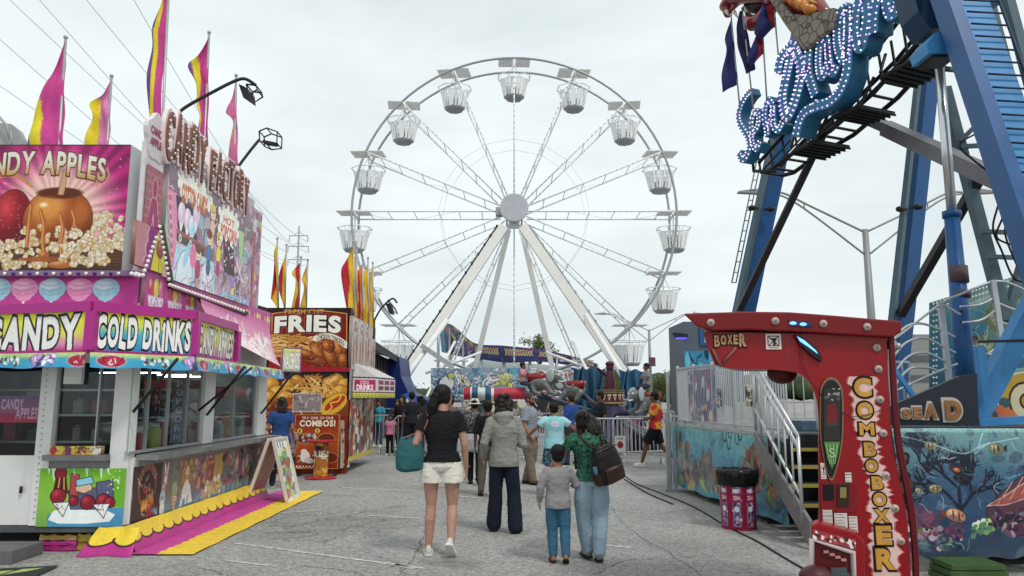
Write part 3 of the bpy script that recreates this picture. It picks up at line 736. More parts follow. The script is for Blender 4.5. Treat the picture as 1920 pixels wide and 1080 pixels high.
# low green-brown woods on the horizon
def far_woods():
 rg = random.Random(3); b = MB()
 for i in range(420):
  X = rg.uniform(-140, 190); Y = rg.uniform(228, 250); h = rg.uniform(5, 9) if X > 20 else rg.uniform(3, 5)
  c = Vector((X, Y, h*rg.uniform(.3, .85)))
  for k in range(14):
   p = c+Vector((rg.gauss(0, 2), rg.gauss(0, 1.5), rg.gauss(0, 1.2))); q = [p+Vector((rg.uniform(-.8, .8), rg.uniform(-.5, .5), rg.uniform(-.8, .8))) for _ in range(3)]
   b.add(q, [(0, 1, 2)])
  b.ball(c, h*.42, 7, 5, (1.3, 1, .9))
 o = b.build('far_woods', mat('far_foliage', (.05, .075, .035), .8, 0, .5, .5)); o['kind'] = 'stuff'; tag(o, 'low dark line of woods on the horizon beyond the rides', 'woods')
far_woods()
# ---------------- ferris wheel
def ferris():
 hc = at(964, 403, 50); hx_, hz = hc.x, hc.z; RR = 11.05; Yf, Yb = 49.0, 51.3
 root = thing('ferris_wheel', 'tall white ferris wheel with sixteen open gondolas standing at the end of the lane', 'ferris wheel', (hx_, 50, 0))
 st = mat('wheel_grey_steel', (.36, .37, .38), .4, .4, .1, 2); wh = mat('wheel_white_paint', (.86, .87, .87), .4, 0, .08, 2); led = mat('led_strip_white', (.62, .62, .66), .3, 0, .2, 30)
 def pt(a, r, Y): return Vector((hx_+r*math.cos(a), Y, hz+r*math.sin(a)))
 for Y, rad, nm in ((Yf, .085, 'front'), (Yb, .085, 'rear')):
  b = MB(); N = 96
  b.tube([pt(2*math.pi*k/N, RR, Y) for k in range(N)], rad, 8, closed=True)
  b.build('rim', st, root)
  b = MB(); b.tube([pt(2*math.pi*k/16, RR*.465, Y) for k in range(16)], .02, 4, closed=True); b.build('inner_ring', wh, root)
 for k in range(16):
  b = MB(); a = 2*math.pi*k/16
  for Y in (Yf, Yb):
   b.tube([pt(a, .9, Y), pt(a, RR, Y)], .058, 6)
   for j in range(24):
    r = 1.1+j*(RR-1.3)/24; b.ball(pt(a, r, Y-.06), .06, 5, 4)
  for r in (RR*.2, RR*.34, RR*.465, RR*.62, RR*.78, RR*.9, RR): b.tube([pt(a, r, Yf), pt(a, r, Yb)], .035 if r < RR else .07, 6)
  b.tube([pt(a, RR*.34, Yf), pt(a, RR*.62, Yb)], .016, 4); b.tube([pt(a, RR*.78, Yb), pt(a, RR*.99, Yf)], .016, 4)
  b.build('spoke', wh, root)
 b = MB(); b.smooth = False
 n = 48; fr = [Vector((hx_+.95*math.cos(2*math.pi*k/n), Yf-1.1, hz+.95*math.sin(2*math.pi*k/n))) for k in range(n)]
 b.prism(fr, (0, .3, 0)); hub = b.build('hub_disc', mat('hub_lilac', (.50, .50, .58), .4, 0, .25, 14), root)
 bulbs([(hx_+g_*.073*math.cos(2*math.pi*k/(g_*6)), Yf-1.11, hz+g_*.073*math.sin(2*math.pi*k/(g_*6))) for g_ in range(12, 0, -1) for k in range(g_*6)], .024, M_BULB, hub, 80)
 b = MB(); b.tube([(hx_, Yf, hz), (hx_, Yb+.8, hz)], .42, 16); b.box(hx_-.55, Yf-.9, hz-1.35, hx_+.55, Yf-.6, hz-1.15)
 b.tube([(hx_-.5, Yf-.8, hz-.3), (hx_-.5, Yf-.8, hz-1.2)], .06); b.tube([(hx_+.5, Yf-.8, hz-.3), (hx_+.5, Yf-.8, hz-1.2)], .06)
 b.box(hx_-1.25, Yf-.4, hz-.35, hx_-.7, Yf+.2, hz+.2); b.build('axle', st, root)
 # A-frames, front and rear
 wb = mat('leg_cream_white', (.80, .78, .74), .45, 0, .06, 1, dirt=.2)
 for s, p0, p1 in ((-1, (945, 425), (700, 792)), (1, (980, 425), (1234, 792))):
  A = at(*p0, 48.3); B = at(*p1, 46.8); B.z = 0
  b = MB(); b.bar(A, B, .60, .5, up=(0, 1, 0)); b.build('leg', wb, root)
  b = MB(); off = Vector((s*.47, -.1, 0)); b.tube([A+off, B+off], .06, 6)
  for k in range(20):
   p = A.lerp(B, k/20)+off; b.box(p.x-.07, p.y-.07, p.z-.1, p.x+.07, p.y+.07, p.z+.1)
  b.build('cable_tray', M_BLACK if s < 0 else st, root)
  A2 = at(966+s*12, 430, 52.2); B2 = at(962+s*95, 800, 54.5); B2.z = 0
  b = MB(); b.bar(A2, B2, .35, .4, up=(0, 1, 0)); b.build('leg', wb, root)
  q0 = at(838, 600, 47) if s < 0 else at(1098, 590, 47); q1 = at(700, 792, 44.5) if s < 0 else at(1222, 792, 44.5); q1.z = .1
  b = MB(); b.tube([q0, q1], .17, 8); b.build('strut', M_WHITE, root)
  b = MB(); q0 = at(963+s*110, 640, 48); q1 = at(963+s*190, 800, 44); q1.z = 0; b.tube([q0, q1], .09, 6); b.build('strut', M_WHITE, root)
  b = MB(); q0 = at(963+s*165, 700, 47.3); q1 = at(963+s*60, 660, 47.3); b.tube([q0, q1], .09, 6); b.build('strut', M_WHITE, root)
 # stage of the wheel
 b = MB(); b.box(hx_-6.5, 44.5, 0, hx_+6.5, 55, .9); b.build('platform', mat('wheel_deck', (.1, .12, .2), .6), root)
 # gondola prototype, origin at its axle
 clock = {0: "three o'clock", 1: 'just above three o\'clock', 2: 'half past one', 3: 'just right of the top', 4: "twelve o'clock at the very top", 5: 'just left of the top', 6: 'half past ten', 7: "just above nine o'clock", 8: "nine o'clock", 9: "just below nine o'clock", 10: 'half past seven', 11: 'just left of the bottom', 12: "six o'clock at the very bottom", 13: 'just right of the bottom', 14: 'half past four', 15: "just below three o'clock"}
 cm = mat('gondola_white', (.88, .89, .89), .35, 0, .08, 2); fm = mat('gondola_floor_grey', (.28, .29, .31), .5)
 Ym = (Yf+Yb)/2
 def lab(k): return 'white open gondola hanging at %s on the ferris wheel' % clock[k]
 t = thing('gondola', lab(0), 'gondola', (0, 0, 0), 0, 'gondolas hanging round the ferris wheel')
 b = MB()
 for s in (-1, 1):
  x0, x1 = s*.10, s*1.12
  b.hexa([(min(x0, x1), -.95, .10), (max(x0, x1), -.95, .10), (max(x0, x1), .55, .10), (min(x0, x1), .55, .10), (min(x0, x1), -.95, .16), (max(x0, x1), -.95, .16), (max(x0, x1), .55, .16), (min(x0, x1), .55, .16)])
 for x in (-.75, -.35, .35, .75):
  b.tube([(x, -.5, .07), (x, -.5, .10)], .05, 6)
 b.build('canopy', cm, t)
 b = MB(); b.tube([(0, 0, .1), (0, 0, -2.4)], .045, 8); b.tube([(-.5, 0, .1), (.5, 0, .1)], .04)
 b.tube([(0, 0, 0), (-.45, 0, -.95)], .025, 5); b.tube([(0, 0, 0), (.45, 0, -.95)], .025, 5); b.build('hanger', cm, t)
 def oc(r, z, n=8): return [Vector((1.1*r*math.cos(2*math.pi*(k+.5)/n), r*math.sin(2*math.pi*(k+.5)/n), z)) for k in range(n)]
 b = MB(); b.tube(oc(1.1, -.93), .04, 6, closed=True); b.tube(oc(.92, -1.28), .03, 6, closed=True)
 for p, q in zip(oc(1.1, -.93), oc(.92, -1.28)): b.tube([p, q], .022, 5)
 b.build('rail', cm, t)
 b = MB()
 for k in range(8):
  a0 = 2*math.pi*(k+.5)/8
  for f0, f1 in ((.06, .56), (.70, .94)):
   ps = []
   for fr_, r, z in ((f0, .97, -1.2), (f1, .97, -1.2+.05*math.sin(k)), (f1, .72, -2.4), (f0, .70, -2.45)):
    c0 = Vector((r*1.1*math.cos(a0), r*math.sin(a0), z)); c1 = Vector((r*1.1*math.cos(a0+math.pi/4), r*math.sin(a0+math.pi/4), z)); ps.append(c0.lerp(c1, fr_))
   nn = (ps[0]+ps[1]); nn.z = 0; nn = nn.normalized()*.04
   b.prism(ps, -nn)
 b.build('basket', cm, t)
 b = MB(); b.lathe((0, 0, 0), [(.05, -2.62), (.58, -2.6), (.74, -2.42), (.7, -2.36), (.05, -2.45)], 8); b.lathe((0, 0, 0), [(.2, -1.9), (.24, -1.85), (.05, -1.8)], 8); b.build('floor', fm, t)
 b = MB()
 for k in range(4):
  a = math.pi/2*k+.4; b.ball((.5*math.cos(a), .5*math.sin(a), -2.1), .27, 8, 5, (1, 1, .8))
 b.build('seats', fm, t)
 for k in range(16):
  a = 2*math.pi*k/16; p = pt(a, RR, Ym)
  g_ = t if k == 0 else copy_tree(t); g_['label'] = lab(k); g_.location = p; g_.rotation_euler = (0, 0, .12*math.sin(k*2.3))
 return root
ferris()
# riders in the gondolas at nine and three o'clock come later with the people
# ---------------- double-armed street lights
def street_light(px, py, Y, span, lab, side=1, thick=1):
 top = at(px, py, Y); r = thing('street_light', lab, 'street light', (top.x, Y, 0), 0, 'tall two-armed street lights')
 pm = mat('pole_grey', (.27, .27, .27), .5, .3, .12, 1)
 b = MB(); b.tube([(top.x, Y, 0), (top.x, Y, top.z)], [.22*thick, .13*thick], 12); b.tube([(top.x, Y, 0), (top.x, Y, .3)], .3, 12); b.build('pole', pm, r)
 for s in (-1, 1):
  b = MB(); h = span*.36
  up = spl([(top.x, Y, top.z-.15), (top.x+s*span*.55, Y-.2, top.z-.15+h*.72), (top.x+s*span*.82, Y-.3, top.z+h*.98), (top.x+s*span, Y-.4, top.z+h*.98)], 6)
  lo = spl([(top.x, Y, top.z-1.25), (top.x+s*span*.55, Y-.2, top.z-.15+h*.52), (top.x+s*span*.8, Y-.3, top.z+h*.86), (top.x+s*span*.98, Y-.4, top.z+h*.96)], 6)
  b.tube(up, .05*thick, 6); b.tube(lo, .045*thick, 6); b.tube([up[7], lo[7]], .035, 5); b.build('arm', pm, r)
  b = MB(); e = Vector(up[-1]); b.smooth = False
  b.prism([e+Vector((s*x, -.16, z)) for x, z in ((-.1, .09), (.5, .13), (1.25, .03), (1.25, -.03), (.2, -.09), (-.1, -.06))], (0, .32, 0)); b.tube([e+Vector((s*.2, 0, .1)), e+Vector((s*.2, 0, .28))], .06, 6); b.build('lamp_head', pm, r)
 return r
street_light(1622, 430, 33, 4.6, 'tall grey street light rising above the red boxing machine with two long curved arms')
street_light(1217, 618, 80, 4.7, 'distant grey street light standing right of the ferris wheel')
# ---------------- power pylon and its lines
def pylon():
 Y = 150; t = at(561, 424, Y); r = thing('power_pylon', 'distant grey power line mast with stepped cross arms behind the fries stand', 'pylon', (t.x, Y, 0))
 pm = mat('pylon_grey', (.33, .35, .36), .6, .2, .1, .2); b = MB(); b.tube([(t.x, Y, 0), (t.x, Y, t.z)], [.45, .16], 8); b.build('mast', pm, r)
 ends = []
 for py, hw in ((442, 1.9), (462, 2.1), (487, 2.0)):
  z = at(561, py, Y).z; b = MB(); b.bar((t.x-hw, Y, z), (t.x+hw, Y, z), .16);
  for s in (-1, 1):
   b.tube([(t.x+s*hw, Y, z), (t.x+s*hw, Y, z-1.3)], .09, 5); ends.append(Vector((t.x+s*hw, Y, z-1.3))); b.tube([(t.x, Y, z+.9), (t.x+s*hw*.6, Y, z)], .05, 4)
  b.build('cross_arm', pm, r)
 starts = [(-60, -75), (20, -62), (110, -65), (200, -90), (-60, 20), (-60, 120)]
 wm = mat('power_cable_grey', (.48, .49, .51), .5)
 desc = ['highest', 'second highest', 'third', 'fourth', 'fifth', 'lowest']
 sts = [at(x, y, 26) for x, y in starts]
 order = sorted(range(6), key=lambda i: starts[i][1]-starts[i][0]*.9)
 for n_, (i, e) in enumerate(zip(order, ends)):
  a = sts[i]; pts = [a.lerp(e, k/30)-Vector((0, 0, 1.6*4*(k/30)*(1-k/30))) for k in range(31)]
  b = MB(); b.tube(pts, [.012+.035*k/30 for k in range(31)], 5); o = b.build('power_cable', wm); tag(o, '%s of the thin power cables sloping across the sky at upper left' % desc[n_], 'power cable', 'power cables crossing the sky')
pylon()
def cracks():
 rg = random.Random(21); b = MB()
 for pts in (((742, 1085), (770, 1050), (792, 1010), (800, 985)), ((640, 985), (720, 990), (830, 984), (930, 992)), ((1130, 930), (1180, 990), (1260, 1040), (1330, 1090)), ((560, 1060), (650, 1070), (720, 1090)), ((1110, 1078), (1180, 1050), (1300, 1045)), ((600, 935), (700, 930), (780, 938)), ((360, 1060), (420, 1078), (440, 1095))):
  P = [gr(x, y, .003) for x, y in pts]; P = [Vector(p) for p in spl([tuple(p) for p in P], 9)]
  P = [p+Vector((rg.gauss(0, .014), rg.gauss(0, .02), 0)) for p in P]
  for i in range(len(P)-1):
   d = (P[i+1]-P[i]).normalized(); s = Vector((-d.y, d.x, 0)); w0, w1 = [rg.uniform(.001, .006) for _ in (0, 1)]; b.add([P[i]-s*w0, P[i+1]-s*w1, P[i+1]+s*w1, P[i]+s*w0], [(0, 1, 2, 3)])
 o = b.build('asphalt_cracks', mat('crack_dark', (.09, .086, .08), .95)); o['kind'] = 'structure'
cracks()
XS = -4.05
M_MAG = mat('magenta_enamel', s2l(hx('#b02f86')), .35, 0, .08, 3, dirt=.1)
M_TRAILER = mat('trailer_white', (.72, .72, .70), .45, 0, .06, 2, dirt=.25)
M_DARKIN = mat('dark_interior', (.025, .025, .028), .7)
M_ALU = mat('window_aluminium', (.45, .46, .47), .35, .7, .08, 4)
M_GLASS = glassmat()
def candy_stand():
 T = thing('candy_stand', 'pink and white candy trailer with serving windows and a big cartoon facade', 'food stand', (XS-1.2, 10, 0))
 A0 = atX(240, 985, XS); A0.z = 0           # near lane-side corner of the body
 YN = A0.y; YE = 12.25
 FL = at(0, 700, YN-.05); XW = -7.6
 zb, zc, zt = .27, 1.0, 2.62
 # ---- body walls
 b = MB(); b.box(XS-.06, YN+.02, zb, XS, YE, zc-.04); b.box(XS-.06, YN+.02, 1.98, XS, YE, zt); b.build('side_wall', M_TRAILER, T)
 b = MB(); b.box(XW, YE-.06, zb, XS-.06, YE, zt); b.build('end_wall', M_TRAILER, T)
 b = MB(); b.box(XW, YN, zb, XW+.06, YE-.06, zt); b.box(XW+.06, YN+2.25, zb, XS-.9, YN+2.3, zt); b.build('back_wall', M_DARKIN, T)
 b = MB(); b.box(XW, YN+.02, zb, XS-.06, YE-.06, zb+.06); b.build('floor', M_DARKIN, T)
 b = MB(); b.box(XW, YN-.02, zt, XS, YE, zt+.08); b.build('roof', M_TRAILER, T)
 b = MB(); b.box(XW, YN-.05, .20, XS+.02, YN+.07, zb-.01); b.box(XS-.1, YN+.07, .20, XS, YE, zb-.01); b.build('chassis_rail', mat('rail_grey', (.10, .105, .11), .6, .3, .3, 5), T)
 # front (near) end: door leaf, post, serving window, posts
 def fx(px): return at(px, 800, YN).x
 Yn = YN-.02
 b = MB(); b.box(XW, Yn, zb, fx(76), Yn+.05, .985); b.box(XW, Yn, 1.97, fx(76), Yn+.05, zt); d = b.build('door_panel', M_TRAILER, T)
 b = MB(); b.tube([(fx(56), Yn-.03, .60), (fx(56), Yn-.03, .67)], .016, 6); b.build('latch', M_BLACK, d)
 b = MB(); b.box(fx(76), Yn-.04, zb, fx(104), Yn+.06, zt); p_ = b.build('post', M_TRAILER, T)
 b = MB()
 for k in range(26): b.ball((fx(86), Yn-.045, .35+k*.062), .009, 5, 3)
 b.build('rivets', M_ALU, p_)
 b = MB(); b.box(fx(214), Yn-.03, zb, fx(246)+.02, Yn+.1, zt); b.build('post', M_TRAILER, T)
 b = MB(); b.box(fx(104), Yn, 1.97, fx(214), Yn+.06, zt); b.box(fx(104), Yn, zb, fx(214), Yn+.06, .94); b.build('front_wall', M_TRAILER, T)
 PB_ = []
 b = MB(); b.box(fx(0)-.9, Yn+.02, .985, fx(76), Yn+.03, 1.97); b.build('window_glass', M_GLASS, T)
 b = MB(); b.box(fx(100), Yn-.13, .94, fx(216), Yn+.06, 1.0); b.box(fx(100), Yn-.03, .86, fx(216), Yn, .94); b.build('window_sill', mat('sill_steel', (.22, .22, .22), .4, .6, .2, 8), T)
 b = MB(); b.box(fx(104), Yn+.03, 1.0, fx(214), Yn+.035, 1.97); w = b.build('window_glass', M_GLASS, T)
 b = MB()
 for px in (182,): b.box(fx(px)-.007, Yn, 1.0, fx(px)+.007, Yn+.05, 1.97)
 b.build('mullions', M_ALU, w)
 b = MB(); b.box(fx(117), Yn-.04, 1.74, fx(151), Yn+.02, 1.99); b.build('switch_box', M_WHITE, T, bevel=.01)
 # ---- side windows
 def sy(px): return atX(px, 780, XS).y
 for a, c in ((380, 399), (481, 497)):
  b = MB(); b.box(XS-.06, sy(a), zc, XS+.015, sy(c), 1.98); b.build('post', M_TRAILER, T)
 for a, c, ms in ((247, 380, (278, 316, 351)), (399, 481, (439,))):
  b = MB(); b.box(XS-.035, sy(a)+.01, zc+.03, XS-.03, sy(c)-.01, 1.96); w = b.build('window_glass', M_GLASS, T)
  for m_ in ms:
   b = MB(); b.box(XS-.04, sy(m_)-.007, zc+.02, XS+.0, sy(m_)+.007, 1.97); b.build('mullion', M_ALU, w)
  for z in (zc, 1.95): b = MB(); b.box(XS-.05, sy(a), z, XS+.005, sy(c), z+.03); b.build('frame', M_ALU, w)
 b = MB(); b.box(XS, YN+.06, .93, XS+.24, sy(502), .985); b.box(XS, YN+.06, .86, XS+.03, sy(500), .93); b.build('counter_ledge', mat('ledge_steel', (.30, .30, .30), .4, .6, .25, 6), T)
 # black struts under the hood
 for (x0, y0, x1, y1) in ((292, 600, 250, 772), (428, 702, 388, 778), (341, 700, 372, 770), (510, 712, 490, 775)):
  b = MB(); p = atX(x1, y1, XS+.03); q = at(x0, max(y0, 692), p.y-.35 if x0 != 341 else p.y+.2); b.tube([p, (XS+.62, q.y, 1.99)], .017, 6); b.build('strut', M_BLACK, T)
 # fluorescent tubes and back shelves inside
 b = MB()
 for y in (YN+1.75, YN+2.7, YN+3.6): b.tube([(XS-1.4, y, 1.92), (XS-.6, y, 1.92)], .008, 6)
 b.build('tube_lights', mat('fluorescent_tube', (1, 1, .97), .4, emit=12), T)
 b = MB()
 for z in (1.0, 1.35, 1.68): b.box(XS-2.9, YN+1.9, z, XS-1.0, YN+2.2, z+.03)
 for z in (.95, 1.4): b.box(XS-1.55, YN+2.7, z, XS-1.25, YE-.2, z+.03)
 b.build('shelves', M_ALU, T)
 # ---- lane-side mural
 tl = Vector((XS+.004, YN+.03, .86)); tr = Vector((XS+.004, YE, .86)); bl = Vector((XS+.004, YN+.03, zb))
 c = metric(tl, tr, bl, 330, '#7d5a5c'); rg = random.Random(5)
 W_, H_ = c.w, c.h
 c.grad([(0, '#8a6a66'), (.6, '#93726d'), (1, '#6f93a8')])
 c.rect(0, 0, W_*.16, H_, '#463238'); c.ell(W_*.08, H_*.38, 22, 26, '#8e4a34', ol='#2a1a1a', lw=1); c.ell(W_*.08, H_*.42, 17, 20, '#4a2626')
 for k in range(9): c.line([(W_*.08+21*math.cos(3.3+k*.32), H_*.36+24*math.sin(3.3+k*.32)), (W_*.08+15*math.cos(3.3+k*.32), H_*.4+18*math.sin(3.3+k*.32))], 1.6, '#c98a6a')
 c.ell(W_*.08, H_*.48, 9, 3, '#c23a3a'); c.blobs(W_*.055, H_*.62, W_*.11, H_*.8, 14, 3, 6, ['#d8812f', '#e8a13d', '#b95a2a'], 1)
 for k in range(3): c.ell(W_*(.09+k*.017), H_*.9, 2.6, 6.5, '#b03040', ol='#601a22', lw=.6)
 # rabbit-like figure and cones, cakes, sweets: generic cartoon kitchen
 c.ell(W_*.185, H_*.35, 4, 9, '#ece8e4', .2, ol='#3a2a2a', lw=.6); c.ell(W_*.195, H_*.15, 2, 8, '#ece8e4', .2, ol='#3a2a2a', lw=.5); c.ell(W_*.18, H_*.15, 2, 8, '#ece8e4', -.1, ol='#3a2a2a', lw=.5)
 c.ell(W_*.175, H_*.55, 5, 8, '#d9b79a', ol='#3a2a2a', lw=.6); c.ell(W_*.172, H_*.72, 7, 11, '#b9d3dc', ol='#33424a', lw=.6); c.ell(W_*.172, H_*.9, 6, 10, '#f0eeea', ol='#555', lw=.5) if False else c.ell(W_*.172, H_*.9, 6, 10, '#f0eeea', ol='#555555', lw=.5)
 c.rect(W_*.225, H_*.02, W_*.26, H_, '#6f8f7a', .8); c.ell(W_*.245, H_*.62, 7, 12, '#9cc08e', ol='#3d5a44', lw=.8)
 for k in range(4): c.ell(W_*.245, H_*(.76+k*.07), 7-k, 3, '#d8b58c', ol='#6a4a3a', lw=.5)
 c.poly([(W_*.29, H_*.1), (W_*.37, H_*.1), (W_*.36, H_*.5), (W_*.29, H_*.55)], '#b88a3c'); c.blobs(W_*.29, H_*.08, W_*.37, H_*.3, 10, 3, 6, ['#d8b45a', '#8e9c4a', '#b06a3a'], 4, ol='#5a3a2a', lw=.5)
 c.poly([(W_*.28, H_*.98), (W_*.30, H_*.6), (W_*.325, H_*.42), (W_*.35, H_*.6), (W_*.37, H_*.95)], '#e9e6e2'); c.ell(W_*.325, H_*.3, 6, 8, '#e6c3a0', ol='#4a3030', lw=.6)
 c.blobs(W_*.38, H_*.1, W_*.55, H_*.92, 46, 3, 8, ['#b77a86', '#c99aa0', '#a1475a', '#d9b4a0', '#8a4a5a', '#c8a05a'], 7, ol='#5a3038', lw=.5, asp=(.9, 2))
 c.rect(W_*.47, H_*.12, W_*.53, H_*.62, '#a34b3c'); c.rect(W_*.475, H_*.16, W_*.525, H_*.26, '#c9775a'); c.rect(W_*.53, H_*.05, W_*.60, H_*.55, '#c39a4c'); c.line([(W_*.565, H_*.05), (W_*.565, H_*.55)], 1, '#7c5a2a')
 c.blobs(W_*.46, H_*.6, W_*.6, H_*.95, 26, 3, 7, ['#e2d39a', '#d8bf6a', '#cfa07a', '#efe6c8'], 9, ol='#8a6a4a', lw=.4)
 c.rect(W_*.64, 0, W_*.7, H_, '#5e8a66', .75); c.rect(W_*.66, H_*.15, W_*.672, H_*.9, '#5b3a34')
 c.blobs(W_*.6, H_*.1, W_*.78, H_*.9, 34, 3, 7, ['#8fae7c', '#b05a6a', '#7a5a7a', '#c7a0a6', '#5e6c78', '#3d3340'], 11, ol='#3c3038', lw=.5, asp=(.8, 2.2))
 for fx_, fy in ((.73, .35), (.80, .5), (.88, .35)): c.ell(W_*fx_, H_*fy, 9, 15, '#a8707c', ol='#4e3040', lw=.8); c.ell(W_*fx_, H_*fy, 5, 10, '#c99aa4')
 c.blobs(W_*.83, H_*.1, W_, H_*.95, 30, 3, 7, ['#b06a72', '#cdb59a', '#7f5a5a', '#a3a0a8', '#6b8a6a', '#d5c8b8'], 12, ol='#443038', lw=.5, asp=(.8, 2))
 c.squig(0, H_*.1, W_, H_*.95, 120, .7, ['#2e2226', '#4a3036', '#e6dcd4', '#efe9e2'], 5, 9, .75)
 c.blobs(W_*.1, H_*.86, W_*.9, H_*.99, 30, 4, 10, ['#6f9cb6', '#86adc0', '#5a86a2'], 13, asp=(.3, .5))
 c.tone(1.0, .82); c.noise(.07); c.mesh('mural_panel', c.quad, T)
 # ---- near-end mural (snow cones in ice)
 tl = Vector((fx(90), Yn-.045, .855)); tr = Vector((fx(249), Yn-.045, .855)); bl = Vector((fx(90), Yn-.045, zb-.01))
 c = metric(tl, tr, bl, 190, '#7fb83a'); q = c.q; c.grad([(0, '#74b42c'), (.6, '#8cbf4a'), (1, '#7aa54a')])
 for x, l in ((92, 890), (101, 905), (112, 885), (122, 895), (137, 880), (150, 878), (163, 896), (178, 882), (190, 900), (203, 890), (212, 880)):
  c.poly(Q(c, (x-7, 855), (x+7, 855), (x, l)), '#dff0ec')
 c.poly(Q(c, (212, 855), (240, 855), (240, 950), (214, 950)), '#6fae2e')
 c.poly(Q(c, (88, 965), (110, 958), (150, 950), (200, 953), (240, 950), (240, 990), (88, 990)), '#4f93b8')
 c.poly(Q(c, (90, 975), (98, 960), (120, 948), (150, 952), (185, 950), (216, 965), (205, 978), (160, 982), (110, 982)), '#eef3f2')
 for x0, y0, x1, y1 in ((128, 920, 183, 955), (180, 905, 212, 950)): c.poly(Q(c, (x0, y0), (x1, y0-6), (x1+2, y1), (x0+4, y1)), '#5a5f7c', ol='#2c2c40', lw=.8)
 c.poly(Q(c, (133, 888), (150, 890), (146, 930), (130, 928)), '#b04a4a', ol='#3a2024', lw=.7)
 c.ell(*q(157, 915), 8.5, 6, '#d8b49a', ol='#2c2030', lw=.7); c.poly(Q(c, (142, 900), (172, 893), (176, 906), (144, 912)), '#8cc8dc', ol='#2c3c50', lw=.8); c.line(Q(c, (146, 922), (158, 926), (168, 920)), 1, '#302028')
 c.ell(*q(114, 888), 6, 7, '#8e2030', ol='#301018', lw=.8); c.poly(Q(c, (105, 895), (124, 895), (128, 925), (98, 925)), '#6a1a28');
 for k in range(5): c.line(Q(c, (108+k*4, 896), (102+k*6, 925)), 1.1, '#d9c24a' if k % 2 else '#2a1a20')
 for x, y, r in ((109, 930, 13), (138, 939, 8), (164, 942, 12), (194, 940, 13), (205, 942, 9)):
  s_ = r*.60; c.ell(*q(x, y), s_, s_*.95, '#8c1c30', ol='#280c18', lw=.9, hi='#c04054')
 for x, y in ((114, 955), (190, 958)): c.poly(Q(c, (x-16, y-12), (x+16, y-14), (x+4, y+14)), '#eceae8', ol='#3c3c4c', lw=.8); c.squig(*q(x-10, y-8), *q(x+8, y+2), 6, .6, ['#8a2a4a', '#555577'], x, 3)
 c.blobs(*q(204, 882), *q(222, 930), 22, .5, 1.1, ['#f2f7f2'], 3); c.line(Q(c, (118, 878), (127, 868), (138, 876), (140, 890)), 1.2, '#9fd0dc')
 c.noise(.04); c.mesh('mural_panel', c.quad, T)
 # ---- skirt on the lane side
 nseg = 15
 def scal(c, n):
  c.grad([(0, '#e3c338'), (1, '#e8cc3c')]); base = c.h*.42; c.rect(0, base, c.w, c.h, '#b52f83')
  for k in range(n):
   x = c.w*(k+.5)/n; pts = [(x+c.w/n*.52*math.cos(t), base+c.h*.22*math.sin(t)-(.5)) for t in np.linspace(0, math.pi, 14)]
   c.poly(pts, '#e6c83a'); c.line(pts, 2.1, '#2a1420')
  c.grad([(0, '#b52f83'), (1, '#9c2a78')], 0, c.h*.84, c.w, c.h); return c
 def sk(tx, ty):
  z = .27*(1-ty)-.004*math.sin(tx*60)*ty+.004; x = XS+.03+ty*.13+.006*math.sin(tx*37+ty*2)+.004*math.sin(tx*61)
  return Vector((x, YN-.12+tx*(YE-YN+.12), max(z, .006)))
 c = scal(Canvas(430, 36, 360), 17); c.noise(.04); c.mesh('skirt', sk, T)
 def sk2(tx, ty):
  x0 = lerp(fx(214), fx(188), ty); x1 = XS+.20
  return Vector((x0+tx*(x1-x0), YN-.14-.03*math.sin(tx*9)-ty*.14, max(.27*(1-ty)-.01*ty, .006)))
 c = scal(Canvas(50, 36, 60), 2); c.noise(.04); c.mesh('skirt', sk2, T)
 # ---- hood: sign band z 2.05-2.44, valance 1.92-2.05
 def hz(px, py, z):
  d = ray(px, py); t = (z-CH)/d.z; return Vector((d.x*t, d.y*t, z))
 zt2, zb2, zv = 2.46, 2.07, 1.925
 P = [at(-60, 598, 7.85), at(172, 588, 7.42), at(366, 598, 8.25), at(528, 655, 12.25), at(566, 655, 12.75)]
 for p in P: p.z = 0
 def up(p, z): return Vector((p.x, p.y, z))
 def seg(p, q_, t0, t1, z): return up(p.lerp(q_, t0), z)
 def nrm(p, q_):
  d = (q_-p).normalized(); return Vector((d.y, -d.x, 0))
 # frame of the hood
 b = MB()
 for i in range(3):
  p, q_ = P[i], P[i+1]; e = q_ if i < 2 else p.lerp(q_, .38); n_ = nrm(p, q_)
  b.hexa([up(p, zt2)-n_*.07, up(p, zt2)+n_*.03, up(e, zt2)+n_*.03, up(e, zt2)-n_*.07, up(p, zt2+.10)-n_*.07, up(p, zt2+.10)+n_*.03, up(e, zt2+.10)+n_*.03, up(e, zt2+.10)-n_*.07])
  b.hexa([up(p, zb2-.03)-n_*.05, up(p, zb2-.03)+n_*.02, up(e, zb2-.03)+n_*.02, up(e, zb2-.03)-n_*.05, up(p, zb2)-n_*.05, up(p, zb2)+n_*.02, up(e, zb2)+n_*.02, up(e, zb2)-n_*.05])
  for t in ((p, e) if i == 2 else (p,)): b.box(t.x-.05, t.y-.025, zb2, t.x+.05, t.y+.06, zt2)
 b.build('sign_frame', M_MAG, T)
 b = MB(); b.add([up(P[0], zt2+.05), up(P[1], zt2+.05), up(P[2], zt2+.05), up(P[2].lerp(P[3], .38), zt2+.05), Vector((XS-.05, P[2].lerp(P[3], .38).y, 2.55)), Vector((XS-.05, YN, 2.55)), Vector((P[0].x, YN, 2.55))], [(0, 1, 2, 3, 4, 5, 6)]); b.build('hood_top', M_MAG, T)
 b = MB(); b.add([up(P[0], 2.04), up(P[1], 2.04), up(P[2], 2.04), up(P[3], 2.04), Vector((XS-.02, P[3].y, 2.04)), Vector((XS-.02, YN, 2.04)), Vector((P[0].x, YN, 2.04))], [(6, 5, 4, 3, 2, 1, 0)]); b.build('hood_soffit', M_TRAILER, T)
